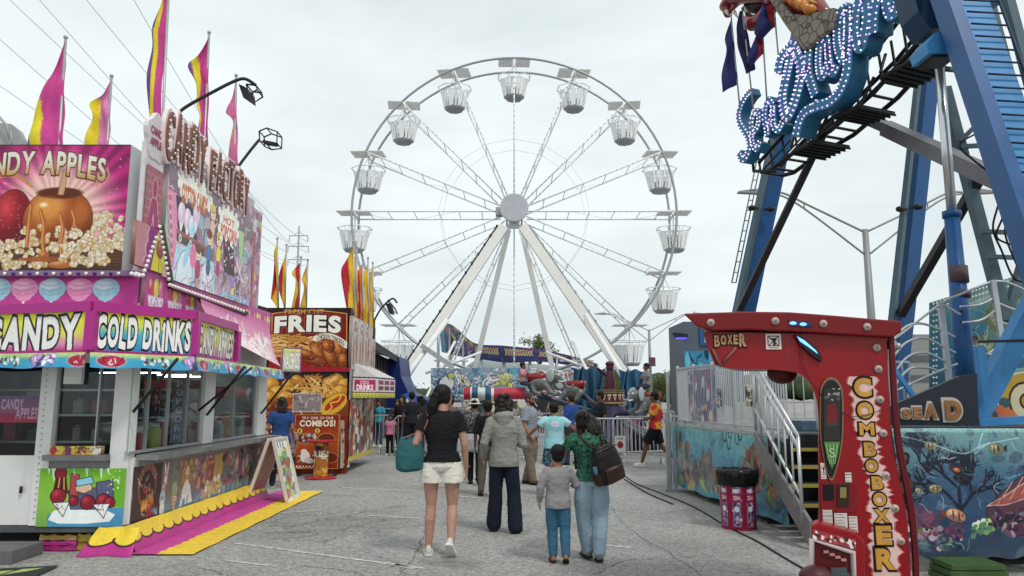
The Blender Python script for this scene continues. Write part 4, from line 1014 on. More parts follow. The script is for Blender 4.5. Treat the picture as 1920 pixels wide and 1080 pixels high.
 def sign(p, q_, t0, t1, txt, name, stops, bold, jit, res=170, out=.0, x0=.03, x1=.97, y0=.14, y1=.86, warp=None, ow=.035):
  n_ = nrm(p, q_)*out; tl = seg(p, q_, t0, t1, zt2)+n_; tr = up(p.lerp(q_, t1), zt2)+n_; bl = seg(p, q_, t0, t1, zb2)+n_
  c = metric(tl, tr, bl, res); c.grad(stops); w, h = c.w, c.h
  c.text(txt, w*x0, h*y0, w*x1, h*y1, '#eceae6', bold, '#1c1626', ow+.03, jit=jit*1.5, warp=warp, dy=0)
  c.noise(.03); return c.mesh(name, c.quad, T)
 # CANDY: only the right part of the board is in frame; the board runs on to the left
 sign(P[0], P[1], .0, .955, 'CANDY', 'candy_sign', [(0, '#dfe02a'), (.55, '#e4da5c'), (.85, '#d98ab8'), (1, '#c0407e')], .05, .07, 230, x0=.175, x1=.97, y0=.10, y1=.92)
 sign(P[1], P[2], .035, .99, 'COLD DRiNKS', 'cold_drinks_sign', [(0, '#e2dd2e'), (.3, '#d9d95a'), (.55, '#4fb0c4'), (1, '#2f86b4')], .05, .07, 240, x0=.02, x1=.985, y0=.10, y1=.88)
 sign(P[2], P[3], .015, .36, 'CANDY APPLES', 'candy_apples_sign', [(0, '#d8d642'), (.5, '#d0c860'), (1, '#b8559a')], .04, .06, 220, x0=.08, x1=.98, y0=.12, y1=.9)
 # far end sign
 tl = at(530, 651, 12.3); tr = at(566, 653, 12.5); bl = at(530, 697, 12.3); c = metric(tl, tr, bl, 60, '#d9d25c'); c.grad([(0, '#dbe07c'), (1, '#a9c9a0')])
 c.text('NACHOS', c.w*.06, c.h*.2, c.w*.94, c.h*.85, '#eceae6', .04, '#4a3048', .03, jit=.05); c.line([(0, 0), (c.w, 0), (c.w, c.h), (0, c.h), (0, 0)], 4, '#8a4a8a'); c.mesh('nachos_sign', c.quad, T, thick=.06)
 # valance
 runs = [(P[0], P[1]), (P[1], P[2]), (P[2], P[3])]
 for i, (p, q_) in enumerate(runs):
  ln = (q_-p).length; n_ = nrm(p, q_); c = Canvas(ln*100, 15, int(90*ln)); c.grad([(0, '#c8cf7a'), (.22, '#a9c48a'), (.4, '#3f9fb4'), (1, '#3a96c6')])
  rg = random.Random(i)
  for k in range(int(ln*2.2)+1):
   x = (k+.45)*45
   if k % 3 == 0: c.ell(x, 8, 14, 5.5, '#a8233c', ol='#dfe6ea', lw=.6); c.squig(x-10, 5, x+10, 11, 7, .9, ['#f0d8dc', '#5c0c1c'], k, 5)
   elif k % 3 == 1: c.blobs(x-14, 4, x+14, 11, 26, 1, 3, ['#e9e4d8', '#4a4030', '#cfc4a0', '#f4f2ec'], k)
   else: c.blobs(x-15, 3, x+15, 12, 20, 2, 4, ['#b99acb', '#8a5aa0', '#e6e0ec', '#3a3468'], k, ol='#3a3468', lw=.4); c.squig(x-12, 5, x+12, 10, 8, .8, ['#ffffff'], k, 5)
  c.noise(.04)
  c.mesh('valance', (lambda p, q_, n_, ln: (lambda tx, ty: up(p.lerp(q_, tx), zb2-.025-ty*(.15+.008*math.sin(tx*ln*9)))+n_*(.035+ty*(.03+.02*math.sin(tx*ln*7)))))(p, q_, n_, ln), T)
 # sloping pink awning behind the candy apples sign
 a0, a1 = P[2].lerp(P[3], .12), P[3]
 tl = Vector((XS+.03, YN+1.35, 2.93)); tr = Vector((XS+.03, YE-.1, 2.82)); bl = up(a0, 2.40); br = up(a1, 2.10)
 c = Canvas(330, 110, 240); c.grad([(0, '#d06a9c'), (.35, '#dd93b4'), (1, '#e9c0cc')]); c.grad([(0, '#c55a94'), (1, '#d88cb0')], 0, 0, c.w, 26)
 for k in range(9): c.poly([(k*40-10, 26), (k*40+30, 26), (k*40+10, 44)], '#d98cb0')
 c.curve([(60, 50), (100, 40), (150, 70), (210, 50)], 8, '#f2ecec'); c.blobs(70, 40, 290, 95, 60, 4, 12, ['#f3efee', '#f7f5f2', '#e8d0d4', '#f0dcc0'], 5, asp=(.3, .6))
 c.blobs(30, 34, 310, 104, 40, 10, 26, ['#f1e6e4', '#ecd4d6', '#f4efe6'], 15, a=.7, asp=(.25, .5)); c.squig(60, 34, 300, 100, 60, 3, ['#f8f6f4', '#e4b4c4', '#d08ca0', '#f3e6d2'], 6, 26)
 TL, TR, BL, BR = [np.array(v) for v in (tl, tr, bl, br)]
 c.mesh('pink_awning', lambda tx, ty: Vector((TL*(1-tx)+TR*tx)*(1-ty)+(BL*(1-tx)+BR*tx)*ty)-Vector((0, 0, .12*math.sin(ty*3.14))), T)
 b = MB(); k0 = at(330, 578, 8.0); b.add([up(P[2], 2.5), up(P[2].lerp(P[3], .12), 2.5), Vector((XS+.02, YN+1.3, 2.86))], [(0, 1, 2)]); b.build('awning_gusset', mat('dark_plum', (.12, .02, .05), .7), T)
 # ---- fascia above the hood (z 2.6-2.95) with cotton candy and tulips
 Yf_ = YN-.06
 tl = at(-40, 512, Yf_); tr = at(262, 512, Yf_); bl = at(-40, 585, Yf_); c = metric(tl, tr, bl, 260, '#bd3a92'); c.grad([(0, '#b5338a'), (1, '#c04a98')])
 for i, x in enumerate((-4, 46, 98, 150, 199)):
  X, Y = c.q(x, 541); k = '#9fd3dc' if i % 2 == 0 else '#e59ac0'; k2 = '#d7eef0' if i % 2 == 0 else '#f3c6dc'; s_ = c.w/302
  c.ell(X, Y, 25.5*s_, 20*s_, k, ol='#7c2a6a', lw=.5); c.ell(X, Y+15*s_, 15*s_, 9*s_, k); c.ell(X-4, Y-6*s_, 17*s_, 9*s_, k2, soft=.6)
  for t in range(3): c.curve([(X-20*s_, Y-9*s_+t*9*s_), (X-5*s_, Y-5*s_+t*9*s_), (X+20*s_, Y-10*s_+t*9*s_)], .8, '#7fb6c4' if i % 2 == 0 else '#c8749c', .8)
  c.poly([(X-3*s_, Y+24*s_), (X+3*s_, Y+24*s_), (X, Y+33*s_)], '#f2e8ee')
 c.mesh('cotton_candy_fascia', c.quad, T, thick=.05)
 tl = Vector((XS+.03, Yf_, 2.99)); tr = Vector((XS+.03, YE, 2.99)); bl = Vector((XS+.03, Yf_, 2.55)); c = metric(tl, tr, bl, 260, '#c04a98'); c.grad([(0, '#c2559c'), (1, '#b9408c')])
 for k in range(9):
  x = 25+k*48
  for dx, cl in ((-12, '#c83a5c'), (0, '#d8d648'), (12, '#d86aa8')): c.ell(x+dx, 17, 6.5, 11, cl, ol='#7a2a60', lw=.5, hi='#f2e6b0')
  c.poly([(x-19, 27), (x+19, 27), (x+14, 42), (x-14, 42)], '#e9e6ec'); c.squig(x-13, 29, x+13, 40, 9, .9, ['#6a5a80', '#8a7a90'], k, 6)
 c.mesh('tulip_fascia', c.quad, T, thick=.05)
 # ---- candy apples billboard box over the near end
 Yb_ = YN-.10
 tl = at(-260, 271, Yb_); tr = at(246, 271, Yb_); bl = at(-260, 507, Yb_)
 z0, z1 = bl.z, tl.z; b = MB(); b.box(tl.x, Yb_+.012, z0, tr.x, Yb_+.30, z1); b.build('billboard_box', mat('box_pale_grey', (.68, .72, .73), .5, 0, .05, 2), T)
 c = metric(tl, tr, bl, 380, '#b0287c'); q = c.q; u = c.w/506  # cm per photo pixel
 X = c.X; Yy = c.Y; cx, cy = q(105, 400); ang = np.arctan2(Yy-cy, X-cx); rr = np.sqrt((X-cx)**2+(Yy-cy)**2)/u
 rays = .5+.5*np.sin(ang*31+2*np.sin(ang*7)); base = np.stack([np.interp(rr, [0, 75, 130, 210, 300], v) for v in ([.98, .95, .70, .52, .34], [.93, .74, .16, .08, .05], [.80, .72, .46, .34, .24])], -1)
 c.a[:] = np.clip(base*(1+.35*(rays[..., None]-.5)*np.clip(rr/120, 0, 1)[..., None]), 0, 1)
 rg = random.Random(2)
 for k in range(70): c.ell(*q(rg.uniform(-250, 245), rg.uniform(275, 420)), rg.uniform(.5, 1.3), rg.uniform(.5, 1.3), '#f3b8d8', a=.8)
 c.grad([(0, '#4a2c22'), (.5, '#5d3a28'), (1, '#3a241c')], *q(-258, 462), *q(246, 508))
 for k in range(7): yy = 466+k*6; c.curve(Q(c, (-250, yy), (-60, yy+3), (120, yy-1), (245, yy+2)), 1.0, '#7c5438', .6)
 def popcorn(x0, y0, x1, y1, n, seed, clip=None):
  rg = random.Random(seed); its = sorted([(rg.uniform(y0, y1), rg.uniform(x0, x1)) for _ in range(n)])
  for y, x in its:
   if clip and not clip(x, y): continue
   for k in range(4):
    X_, Y_ = q(x+rg.uniform(-5, 5), y+rg.uniform(-4, 4)); r = rg.uniform(3.2, 5.6)*u
    c.ell(X_, Y_, r, r*rg.uniform(.7, 1), rg.choice(['#e9d9b4', '#f2e8cf', '#dcc08a', '#f6efdd', '#cfa868']), rg.uniform(0, 3), ol='#8a6236', lw=.35*u, hi='#fdf8ea')
 popcorn(150, 390, 245, 470, 75, 1, lambda x, y: (x-150) > (420-y)*.7 and y > 400+(x-190)**2*.004)
 # apples
 c.ell(*q(22, 412), 36*u, 58*u, '#8c1220', ol='#3c0810', lw=.6, hi='#e04a50', lo='#4a0a14')
 for k in range(26): c.ell(*q(22+rg.uniform(-30, 30), 412+rg.uniform(-45, 45)), .8, .8, '#c98a90')
 popcorn(-40, 455, 90, 500, 70, 4)
 c.ell(*q(108, 412), 64*u, 60*u, '#a8501c', ol='#4a200c', lw=.8, hi='#f4b45c', lo='#5a2410')
 popcorn(40, 415, 172, 470, 60, 3, lambda x, y: ((x-106)/64)**2+((y-412)/60)**2 < 1.02 and y > 428+6*math.sin(x*.2))
 c.ell(*q(112, 362), 42*u, 11*u, '#5e2612', soft=.2); c.ell(*q(92, 388), 24*u, 17*u, '#e89a48', soft=.8, a=.8); c.ell(*q(150, 400), 14*u, 24*u, '#c97838', soft=.8, a=.6)
 c.ell(*q(82, 384), 7*u, 4*u, '#fff0c8', soft=.8)
 for pts in (((58, 385), (55, 410), (52, 440), (50, 462)), ((76, 395), (82, 420), (80, 450), (82, 478)), ((112, 400), (118, 430), (114, 455), (116, 488)), ((135, 395), (140, 412), (139, 425))):
  c.curve(Q(c, *pts), 7.5*u, '#b0602a'); c.curve(Q(c, *[(x-1, y) for x, y in pts]), 2.2*u, '#f0a868')
 for x, y in ((82, 478), (116, 490)): c.ell(*q(x, y), 10*u, 7*u, '#b4642c', hi='#f2b070')
 c.ell(*q(90, 486), 55*u, 5*u, '#a8562a', a=.9); c.ell(*q(114, 496), 24*u, 7*u, '#b86a34', ol='#6a3012', lw=.5, hi='#f0b078')
 c.poly(Q(c, (108, 365), (120, 318), (129, 320), (119, 366)), '#d9a880', ol='#8a5030', lw=.6)
 popcorn(118, 455, 200, 496, 55, 6)
 for k in range(2): c.curve(Q(c, (60, 350), (20, 330-k*5), (-60, 352)), 4*u, '#d08a5c')
 c.curve(Q(c, (150, 322), (190, 338), (204, 330), (200, 312)), 3*u, '#c89a6a', .9); c.curve(Q(c, (181, 332), (182, 352)), 2*u, '#c89a6a')
 for col_, dd, bo in (('#2a1218', 2.5, .1),):
  pass
 wp = lambda t: -6+10*(2*t-1)**2
 x0, y0 = q(-66, 292); x1, y1 = q(200, 334)
 c.text('CANDY APPLES', x0, y0, x1, y1, [(0, '#f2efe6'), (.5, '#e9e0c4'), (1, '#c99a5c')], .035, '#3a1a20', .03, jit=.03, warp=wp, ol2='#9a5a4a', ow2=.045)
 c.ell(*q(-60, 425), 40*u, 52*u, '#7a1420', hi='#d84a50', lo='#3c0a12'); c.ell(*q(-150, 430), 52*u, 50*u, '#a8501c', hi='#f4b45c', lo='#5a2410'); popcorn(-240, 440, -90, 500, 50, 9)
 c.rect(0, 0, c.w, 1.3, '#3c2a34'); c.tone(.93, 1.02); c.noise(.03); c.mesh('candy_apples_billboard', c.quad, T, m=colmat('printed_board_gloss', .25, .04))
 # bulb strip beneath it
 b = MB(); p0 = at(-260, 508, Yb_-.02); p1 = at(247, 508, Yb_-.02); p2 = at(247, 518, Yb_-.02); b.box(p0.x, Yb_-.06, p2.z, p1.x, Yb_+.3, p1.z-.002); st_ = b.build('bulb_strip', sm('strip_lilac', '#8a7090', .5), T)
 PP = [at(9-3*30.5+k*15.25, 513, Yb_-.075) for k in range(21)]; bulbs(PP[::2], .021, M_BULB, st_); bulbs(PP[1::2], .021, sm('bulb_violet', '#4a3080', .2), st_)
 # ---- wing beside the billboard: brick, purple curtain, caramel apple
 tl = Vector((XS-.42, YN+.25, 3.75)); tr = Vector((XS+.03, YN+.80, 3.75)); bl = Vector((XS-.42, YN+.25, 2.98))
 tl = atX(258, 412, XS+.07); tr = atX(312, 425, XS+.07); bl = Vector((tl.x, tl.y, 2.99)); tr.z = tl.z
 c = metric(tl, tr, bl, 90, '#c98a92')
 for i in range(12):
  for j in range(7): c.rect(j*9+(i % 2)*4.5, i*8, j*9+8+(i % 2)*4.5, i*8+6.8, '#c0838c', ol=None)
 W_, H_ = c.w, c.h; c.poly([(W_*.42, 0), (W_, 0), (W_, H_), (W_*.3, H_)], '#93307e'); c.line([(W_*.42, H_*.05), (W_*.36, H_*.2), (W_*.40, H_*.35), (W_*.3, H_*.5), (W_*.36, H_*.7), (W_*.26, H_*.85)], 2, '#e0a8c4')
 c.poly([(W_*.72, H_*.05), (W_, H_*.3), (W_, H_), (W_*.55, H_)], '#dcd23c'); c.ell(W_*.83, H_*.45, W_*.12, H_*.2, '#9a4a4a', ol='#4a2020', lw=1, hi='#d8908a'); c.line([(W_*.83, H_*.65), (W_*.82, H_)], 1.3, '#8a8030')
 c.mesh('wing_panel', c.quad, T, thick=.05)
 PP = []
 for (x0, y0, x1, y1, n) in ((247, 513, 268, 518, 3), (268, 516, 296, 437, 9), (299, 425, 318, 533, 11), (318, 534, 462, 585, 27)):
  for k in range(n):
   px_, py_ = lerp(x0, x1, k/n), lerp(y0, y1, k/n)
   p = atX(px_, py_, XS+.12)
   PP.append(p)
 bulbs(PP, .023, M_BULB, T, n=7)
 b = MB(); b.bar(atX(300, 425, XS+.05), atX(319, 535, XS+.05), .07); b.bar(atX(319, 537, XS+.05), atX(463, 588, XS+.05), .05); b.build('bulb_rail', mat('rail_brown', (.1, .06, .06), .6), T)
 # ---- big facade: candy factory
 y0_, y1_ = sy(303)-.0, sy(466); y0_ = atX(303, 400, XS).y; y1_ = atX(470, 400, XS).y
 zt_, zb_ = 4.62, 2.97
 tl = Vector((XS+.05, y0_, zt_)); tr = Vector((XS+.05, y1_, zt_)); bl = Vector((XS+.05, y0_, zb_)); c = metric(tl, tr, bl, 340, '#54464f'); q = c.q; W_, H_ = c.w, c.h
 c.grad([(0, '#8c7c84'), (.35, '#786a72'), (1, '#b394ac')])
 c.blobs(0, 0, W_, H_, 90, 5, 16, ['#8c7a84', '#c8a8b4', '#a07e90', '#d8b0c0', '#665860', '#c9bac0', '#a4c4d0'], 77, a=.75, ol='#46363e', lw=.5, asp=(.5, 1.6)); c.squig(0, 0, W_, H_, 150, 1.1, ['#3c3038', '#d8c0c8', '#e6dade', '#a8607c'], 78, 16, .7)
 c.poly(Q(c, (303, 300), (316, 300), (322, 570), (303, 570)), '#c9a0b0'); c.poly(Q(c, (308, 330), (314, 332), (320, 560), (312, 560)), '#8fb59c')
 c.poly(Q(c, (313, 350), (333, 362), (332, 520), (320, 515)), '#cf86a6', ol='#6a3050', lw=1)
 for k in range(7): c.ell(*q(319+k*.6, 370+k*18), 5, 4, '#b86a78', ol='#e8c0c8', lw=.9)
 c.poly(Q(c, (330, 365), (365, 385), (372, 480), (336, 455)), '#3f3440')
 for x, y in ((341, 400), (352, 412), (360, 425), (369, 400)): c.ell(*q(x, y), 10, 14, random.Random(x).choice(['#a9cede', '#d8b8cc']), ol='#70808a', lw=.8, hi='#eef4f6'); c.poly([(q(x, y)[0]-5, q(x, y)[1]+12), (q(x, y)[0]+5, q(x, y)[1]+12), (q(x, y)[0], q(x, y)[1]+28)], '#e6e0dc')
 c.poly(Q(c, (331, 428), (400, 470), (400, 490), (331, 452)), '#9a5a60'); c.poly(Q(c, (331, 436), (383, 466), (383, 483), (331, 456)), '#4a5048')
 for x, y in ((338, 446), (357, 457), (375, 468)): c.ell(*q(x, y), 4, 5, '#d8ccb8'); c.ell(*q(x, y), 1.5, 2, '#5a4a40')
 c.line(Q(c, (310, 440), (460, 530)), 2, '#d8a0b8')
 c.poly(Q(c, (331, 455), (400, 492), (404, 590), (320, 540)), '#a9cdd8')
 c.ell(*q(345, 525), 22, 36, '#cfe0e6', ol='#50607a', lw=1); c.ell(*q(386, 540), 20, 34, '#d8d4e0', ol='#50607a', lw=1); c.ell(*q(362, 480), 9, 16, '#d87aa0'); c.ell(*q(350, 478), 6, 18, '#9ac4dc', .4)
 # cartoon children (plain, generic)
 for x, y, hair, shirt, leg in ((399, 420, '#d8b860', '#d9b5a0', '#d9b5a0'), (410, 470, '#d4a848', '#d8cc48', '#a83a78'), (392, 468, '#7a3a3a', '#4a7aa0', '#506080'), (371, 497, '#6a4a3a', '#b03a5a', '#c08a90'), (437, 520, '#8a5aa0', '#9a7ab8', '#d8cc58')):
  X_, Y_ = q(x, y); c.ell(X_, Y_-14, 8, 10, '#e8cdb0', ol='#5a4040', lw=.8); c.ell(X_-1, Y_-21, 8.5, 5.5, hair, ol='#5a4040', lw=.6); c.ell(X_, Y_+6, 7.5, 12, shirt, ol='#4a3038', lw=.8); c.ell(X_, Y_+25, 6, 10, leg, ol='#4a3038', lw=.7)
  c.ell(X_-2.5, Y_-15, 1, 1.6, '#302020'); c.ell(X_+2.5, Y_-15, 1, 1.6, '#302020'); c.line([(X_-2.5, Y_-10), (X_+3, Y_-10.5)], .8, '#8a3030'); c.line([(X_+6, Y_+2), (X_+15, Y_-4)], 2.2, shirt)
 c.poly(Q(c, (418, 445), (438, 455), (440, 520), (420, 510)), '#40343c'); c.blobs(*q(421, 455), *q(437, 505), 18, 1.6, 3.4, ['#e8e0e0', '#d86a7a', '#f0e8d8', '#b03a4a'], 8, ol='#30202a', lw=.5)
 c.poly(Q(c, (448, 430), (458, 436), (456, 470), (452, 500), (448, 470)), '#9fc08a', ol='#4a6a4a', lw=.8); c.line(Q(c, (444, 490), (455, 530)), 2, '#e6e0e0'); c.line(Q(c, (455, 490), (444, 530)), 2, '#e6e0e0')
 c.grad([(0, '#86b0cc'), (.5, '#9a80b8'), (1, '#5aa0c4')], *q(415, 545), *q(462, 590)); c.squig(*q(325, 500), *q(460, 575), 90, 1.1, ['#b8d4dc', '#a06a90', '#4f90b0', '#d8cc60', '#e6e2e4', '#3c3040'], 3, 16, .8)
 for k in range(5): c.ell(*q(424+k*8, 566+k*3), 5, 8, ['#d8cc50', '#9ad0d8', '#b06ab0'][k % 3], ol='#50406a', lw=.7)
 # cloud name boards
 for pts, txt, bx in (([(337, 325), (350, 322), (362, 338), (376, 345), (393, 358), (395, 385), (382, 392), (366, 376), (350, 372), (338, 352)], 'COTTON CANDY', (341, 345, 391, 372)), ([(412, 395), (424, 390), (436, 400), (445, 412), (446, 440), (438, 458), (424, 446), (412, 440)], 'HOT|POPCORN', (414, 402, 445, 440))):
  P_ = Q(c, *pts); P2 = spl(P_+[P_[0]], 6); c.poly(P2, '#eadfd2', ol='#6a4a50', lw=1.6)
  for p in P2[::4]: c.ell(*p, 5, 6, '#eadfd2')
  if '|' not in txt: c.text(txt, c.q(bx[0], bx[1])[0]+2, c.q(bx[0], bx[1])[1]-2, c.q(bx[2], bx[3]-15)[0], c.q(bx[0], bx[1])[1]+20, '#c0683c', .045, '#7a3a2a', .02, jit=.04)
  else:
   xa, ya = c.q(bx[0], bx[1]); xb = c.q(bx[2], bx[3])[0]; c.text('HOT', xa+10, ya-2, xb-12, ya+8, '#b8584a', .03); c.text('POPCORN', xa+3, ya+11, xb-3, ya+29, '#c04a3c', .04, jit=.04)
 for k in range(12): c.ell(12+k*26, 2+3*math.sin(k*2), 13, 9, '#a8a0a4', ol='#605860', lw=.8)
 c.tone(1.13, 1.0); c.noise(.05); c.mesh('candy_factory_facade', c.quad, T, thick=.12)
 # raised, bulb-studded lettering
 mb_ = mat('letter_border', s2l(hx('#ecdad8')), .5); mf_ = mat('letter_face', s2l(hx('#86584c')), .5)
 LB = []
 for txt, pa, pb, za, zb3 in (('CANDY', 302, 383, 4.29, 4.96), ('FACTORY', 391, 467, 4.27, 4.90)):
  ya = atX(pa, 300, XS+.06).y; yb = atX(pb, 300, XS+.06).y; n = len(txt); wl = (yb-ya)/n
  for i, ch in enumerate(txt):
   o = Vector((XS+.02, ya+wl*i+.01, za)); dz = (.06 if i % 2 else 0)
   L1 = text3d('letter', ch, o+Vector((0, 0, dz-.02)), (0, 1, 0), (0, 0, 1), wl*1.02, zb3-za, .05, mb_, T, bold=.14)
   L1['label'] = 'marquee letter %s' % ch
   text3d('letter_face', ch, o+Vector((.052, .03, dz+.02)), (0, 1, 0), (0, 0, 1), wl*.86, zb3-za-.08, .02, mf_, L1, bold=.02)
   v, t = text_tris(ch, .02); mn = v.min(0); sp = np.ptp(v, axis=0); vv = (v-mn)/sp*np.array([wl*.86, zb3-za-.08]); b = MB()
   gx = np.arange(.03, wl*.86, .082); gz = np.arange(.03, zb3-za-.1, .085)
   for x in gx:
    for z in gz:
     for tr_ in t:
      (ax, ay), (bx_, by), (cx_, cy_) = vv[tr_]; e0 = (bx_-ax)*(z-ay)-(by-ay)*(x-ax); e1 = (cx_-bx_)*(z-by)-(cy_-by)*(x-bx_); e2 = (ax-cx_)*(z-cy_)-(ay-cy_)*(x-cx_)
      if (e0 >= 0 and e1 >= 0 and e2 >= 0) or (e0 <= 0 and e1 <= 0 and e2 <= 0):
       LB.append(o+Vector((.085, .03+x, dz+.02+z))); break
 bulbs(LB, .0155, M_BULB, T, 12, 6, 'letter_bulb')
 b = MB(); ye = atX(487, 500, XS).y; b.box(XS-.1, y1_+.01, 2.97, XS+.0, ye, 4.55); b.build('end_column', sm('column_pale', '#c4b4bc', .5, var=.2), T)
 c = Canvas(50, 150, 50, '#b8a0ac'); c.blobs(0, 0, 50, 150, 60, 3, 8, ['#c87a9a', '#e0d4d8', '#8a7080', '#d8c860', '#a0c0cc', '#9c5a6c'], 6, ol='#5a4450', lw=.6, asp=(.6, 2)); c.mesh('column_art', [Vector((XS+.005, y1_+.02, 4.5)), Vector((XS+.005, ye-.01, 4.5)), Vector((XS+.005, ye-.01, 3.0)), Vector((XS+.005, y1_+.02, 3.0))], T)
 # cut-out apple figures at both ends
 for px0, zc_, yy, s_, txt in ((272, 4.5, atX(285, 300, XS).y+.02, .78, True), (474, 4.1, atX(478, 300, XS).y-.08, .8, False)):
  b = MB(); pts = []
  for k in range(26):
   a = 2*math.pi*k/26; r = .26*s_*(1+.10*math.sin(5*a)); pts.append((XS-.02, yy+r*math.cos(a)*1.05, zc_+r*1.35*math.sin(a)))
  b.prism(pts, (.05, 0, 0)); b.box(XS-.03, yy-.2, 2.95, XS+.02, yy+.22, zc_-.1); ap = b.build('apple_cutout', sm('cutout_pale', '#d8d0d4', .5), T)
  if txt:
   for i, w_ in enumerate(('CANDY', 'APPLES')): text3d('lettering', w_, (XS+.032, yy-.15, zc_+.02-i*.13), (0, 1, 0), (0, 0, 1), .30, .09, .006, sm('lettering_rose', '#a8566a', .5), ap)
  c = Canvas(40, 100, 50, '#a8838c')
  for i in range(12):
   for j in range(5): c.rect(j*9+(i % 2)*4.5-4, i*8.4, j*9+4+(i % 2)*4.5, i*8.4+7, '#a85a60')
  c.ell(22, 70, 14, 24, '#a03a64', ol='#e0a8c0', lw=1.4); c.ell(22, 42, 9, 14, '#a03a64', ol='#e0a8c0', lw=1.4); c.ell(22, 20, 5, 9, '#a03a64', ol='#e0a8c0', lw=1.2); c.ell(22, 60, 13, 22, '#a03a64'); c.poly([(22, 45), (29, 88), (15, 88)], '#6a4060', ol='#e8c0d0', lw=1.4)
  c.mesh('brick_panel', [Vector((XS+.035, yy-.18, 4.15)), Vector((XS+.035, yy+.2, 4.15)), Vector((XS+.035, yy+.2, 2.99)), Vector((XS+.035, yy-.18, 2.99))], T)
 # neon board behind the door glass
 tl = at(-70, 742, YN+.12); tr = at(75, 742, YN+.12); bl = at(-70, 792, YN+.12); c = metric(tl, tr, bl, 110, '#5a2048'); c.grad([(0, '#3e2050'), (1, '#a02040')])
 c.text('CANDY', c.q(2, 765)[0], c.h*.12, c.q(44, 765)[0], c.h*.5, '#a88098', .03, jit=.03); c.text('APPLES', c.q(30, 765)[0], c.h*.45, c.q(72, 765)[0], c.h*.86, '#a88098', .03, jit=.03); c.mesh('menu_board', c.quad, T, thick=.03, m=colmat('backlit_sign', .4, 0, emit=.5))
 # red plaque boards hung inside the side windows
 for px, py0, py1, w_, col_ in ((415, 725, 748, .3, '#8a2030'), (262, 745, 765, .3, '#6a4438'), (300, 742, 762, .25, '#6a4438')):
  p = atX(px, py0, XS-.25); q_ = atX(px, py1, XS-.25); tl = Vector((XS-.25, p.y-w_/2, p.z)); tr = tl+Vector((0, w_, 0)); bl = Vector((XS-.25, p.y-w_/2, q_.z)); c = metric(tl, tr, bl, 40, col_)
  c.blobs(0, 0, c.w, c.h, 40, 1, 3, ['#c8c0c4', '#605058', '#a8304a', '#e0dcd8'], px); c.mesh('menu_board', c.quad, T, thick=.02)
 y0 = atX(323, 760, XS-.1).y; y1 = atX(349, 760, XS-.1).y; z0 = 1.05; z1 = 1.84; c = Canvas(30, 79, 44, '#6a6068'); c.grad([(0, '#7a6a72'), (1, '#8a8c94')])
 for k, ch in enumerate('POPCORN'): c.text(ch, 7, 3+k*10.8, 23, 11+k*10.8, [(0, '#c8a0b0'), (1, '#e0e4e8')], .05, '#3a3038', .04)
 c.mesh('popcorn_sign', [Vector((XS-.1, y0, z1)), Vector((XS-.1, y1, z1)), Vector((XS-.1, y1, z0)), Vector((XS-.1, y0, z0))], T, thick=.01)
 return T, fx, sy, YN, Yn
candy_T, fx, sy, YN, Yn = candy_stand()
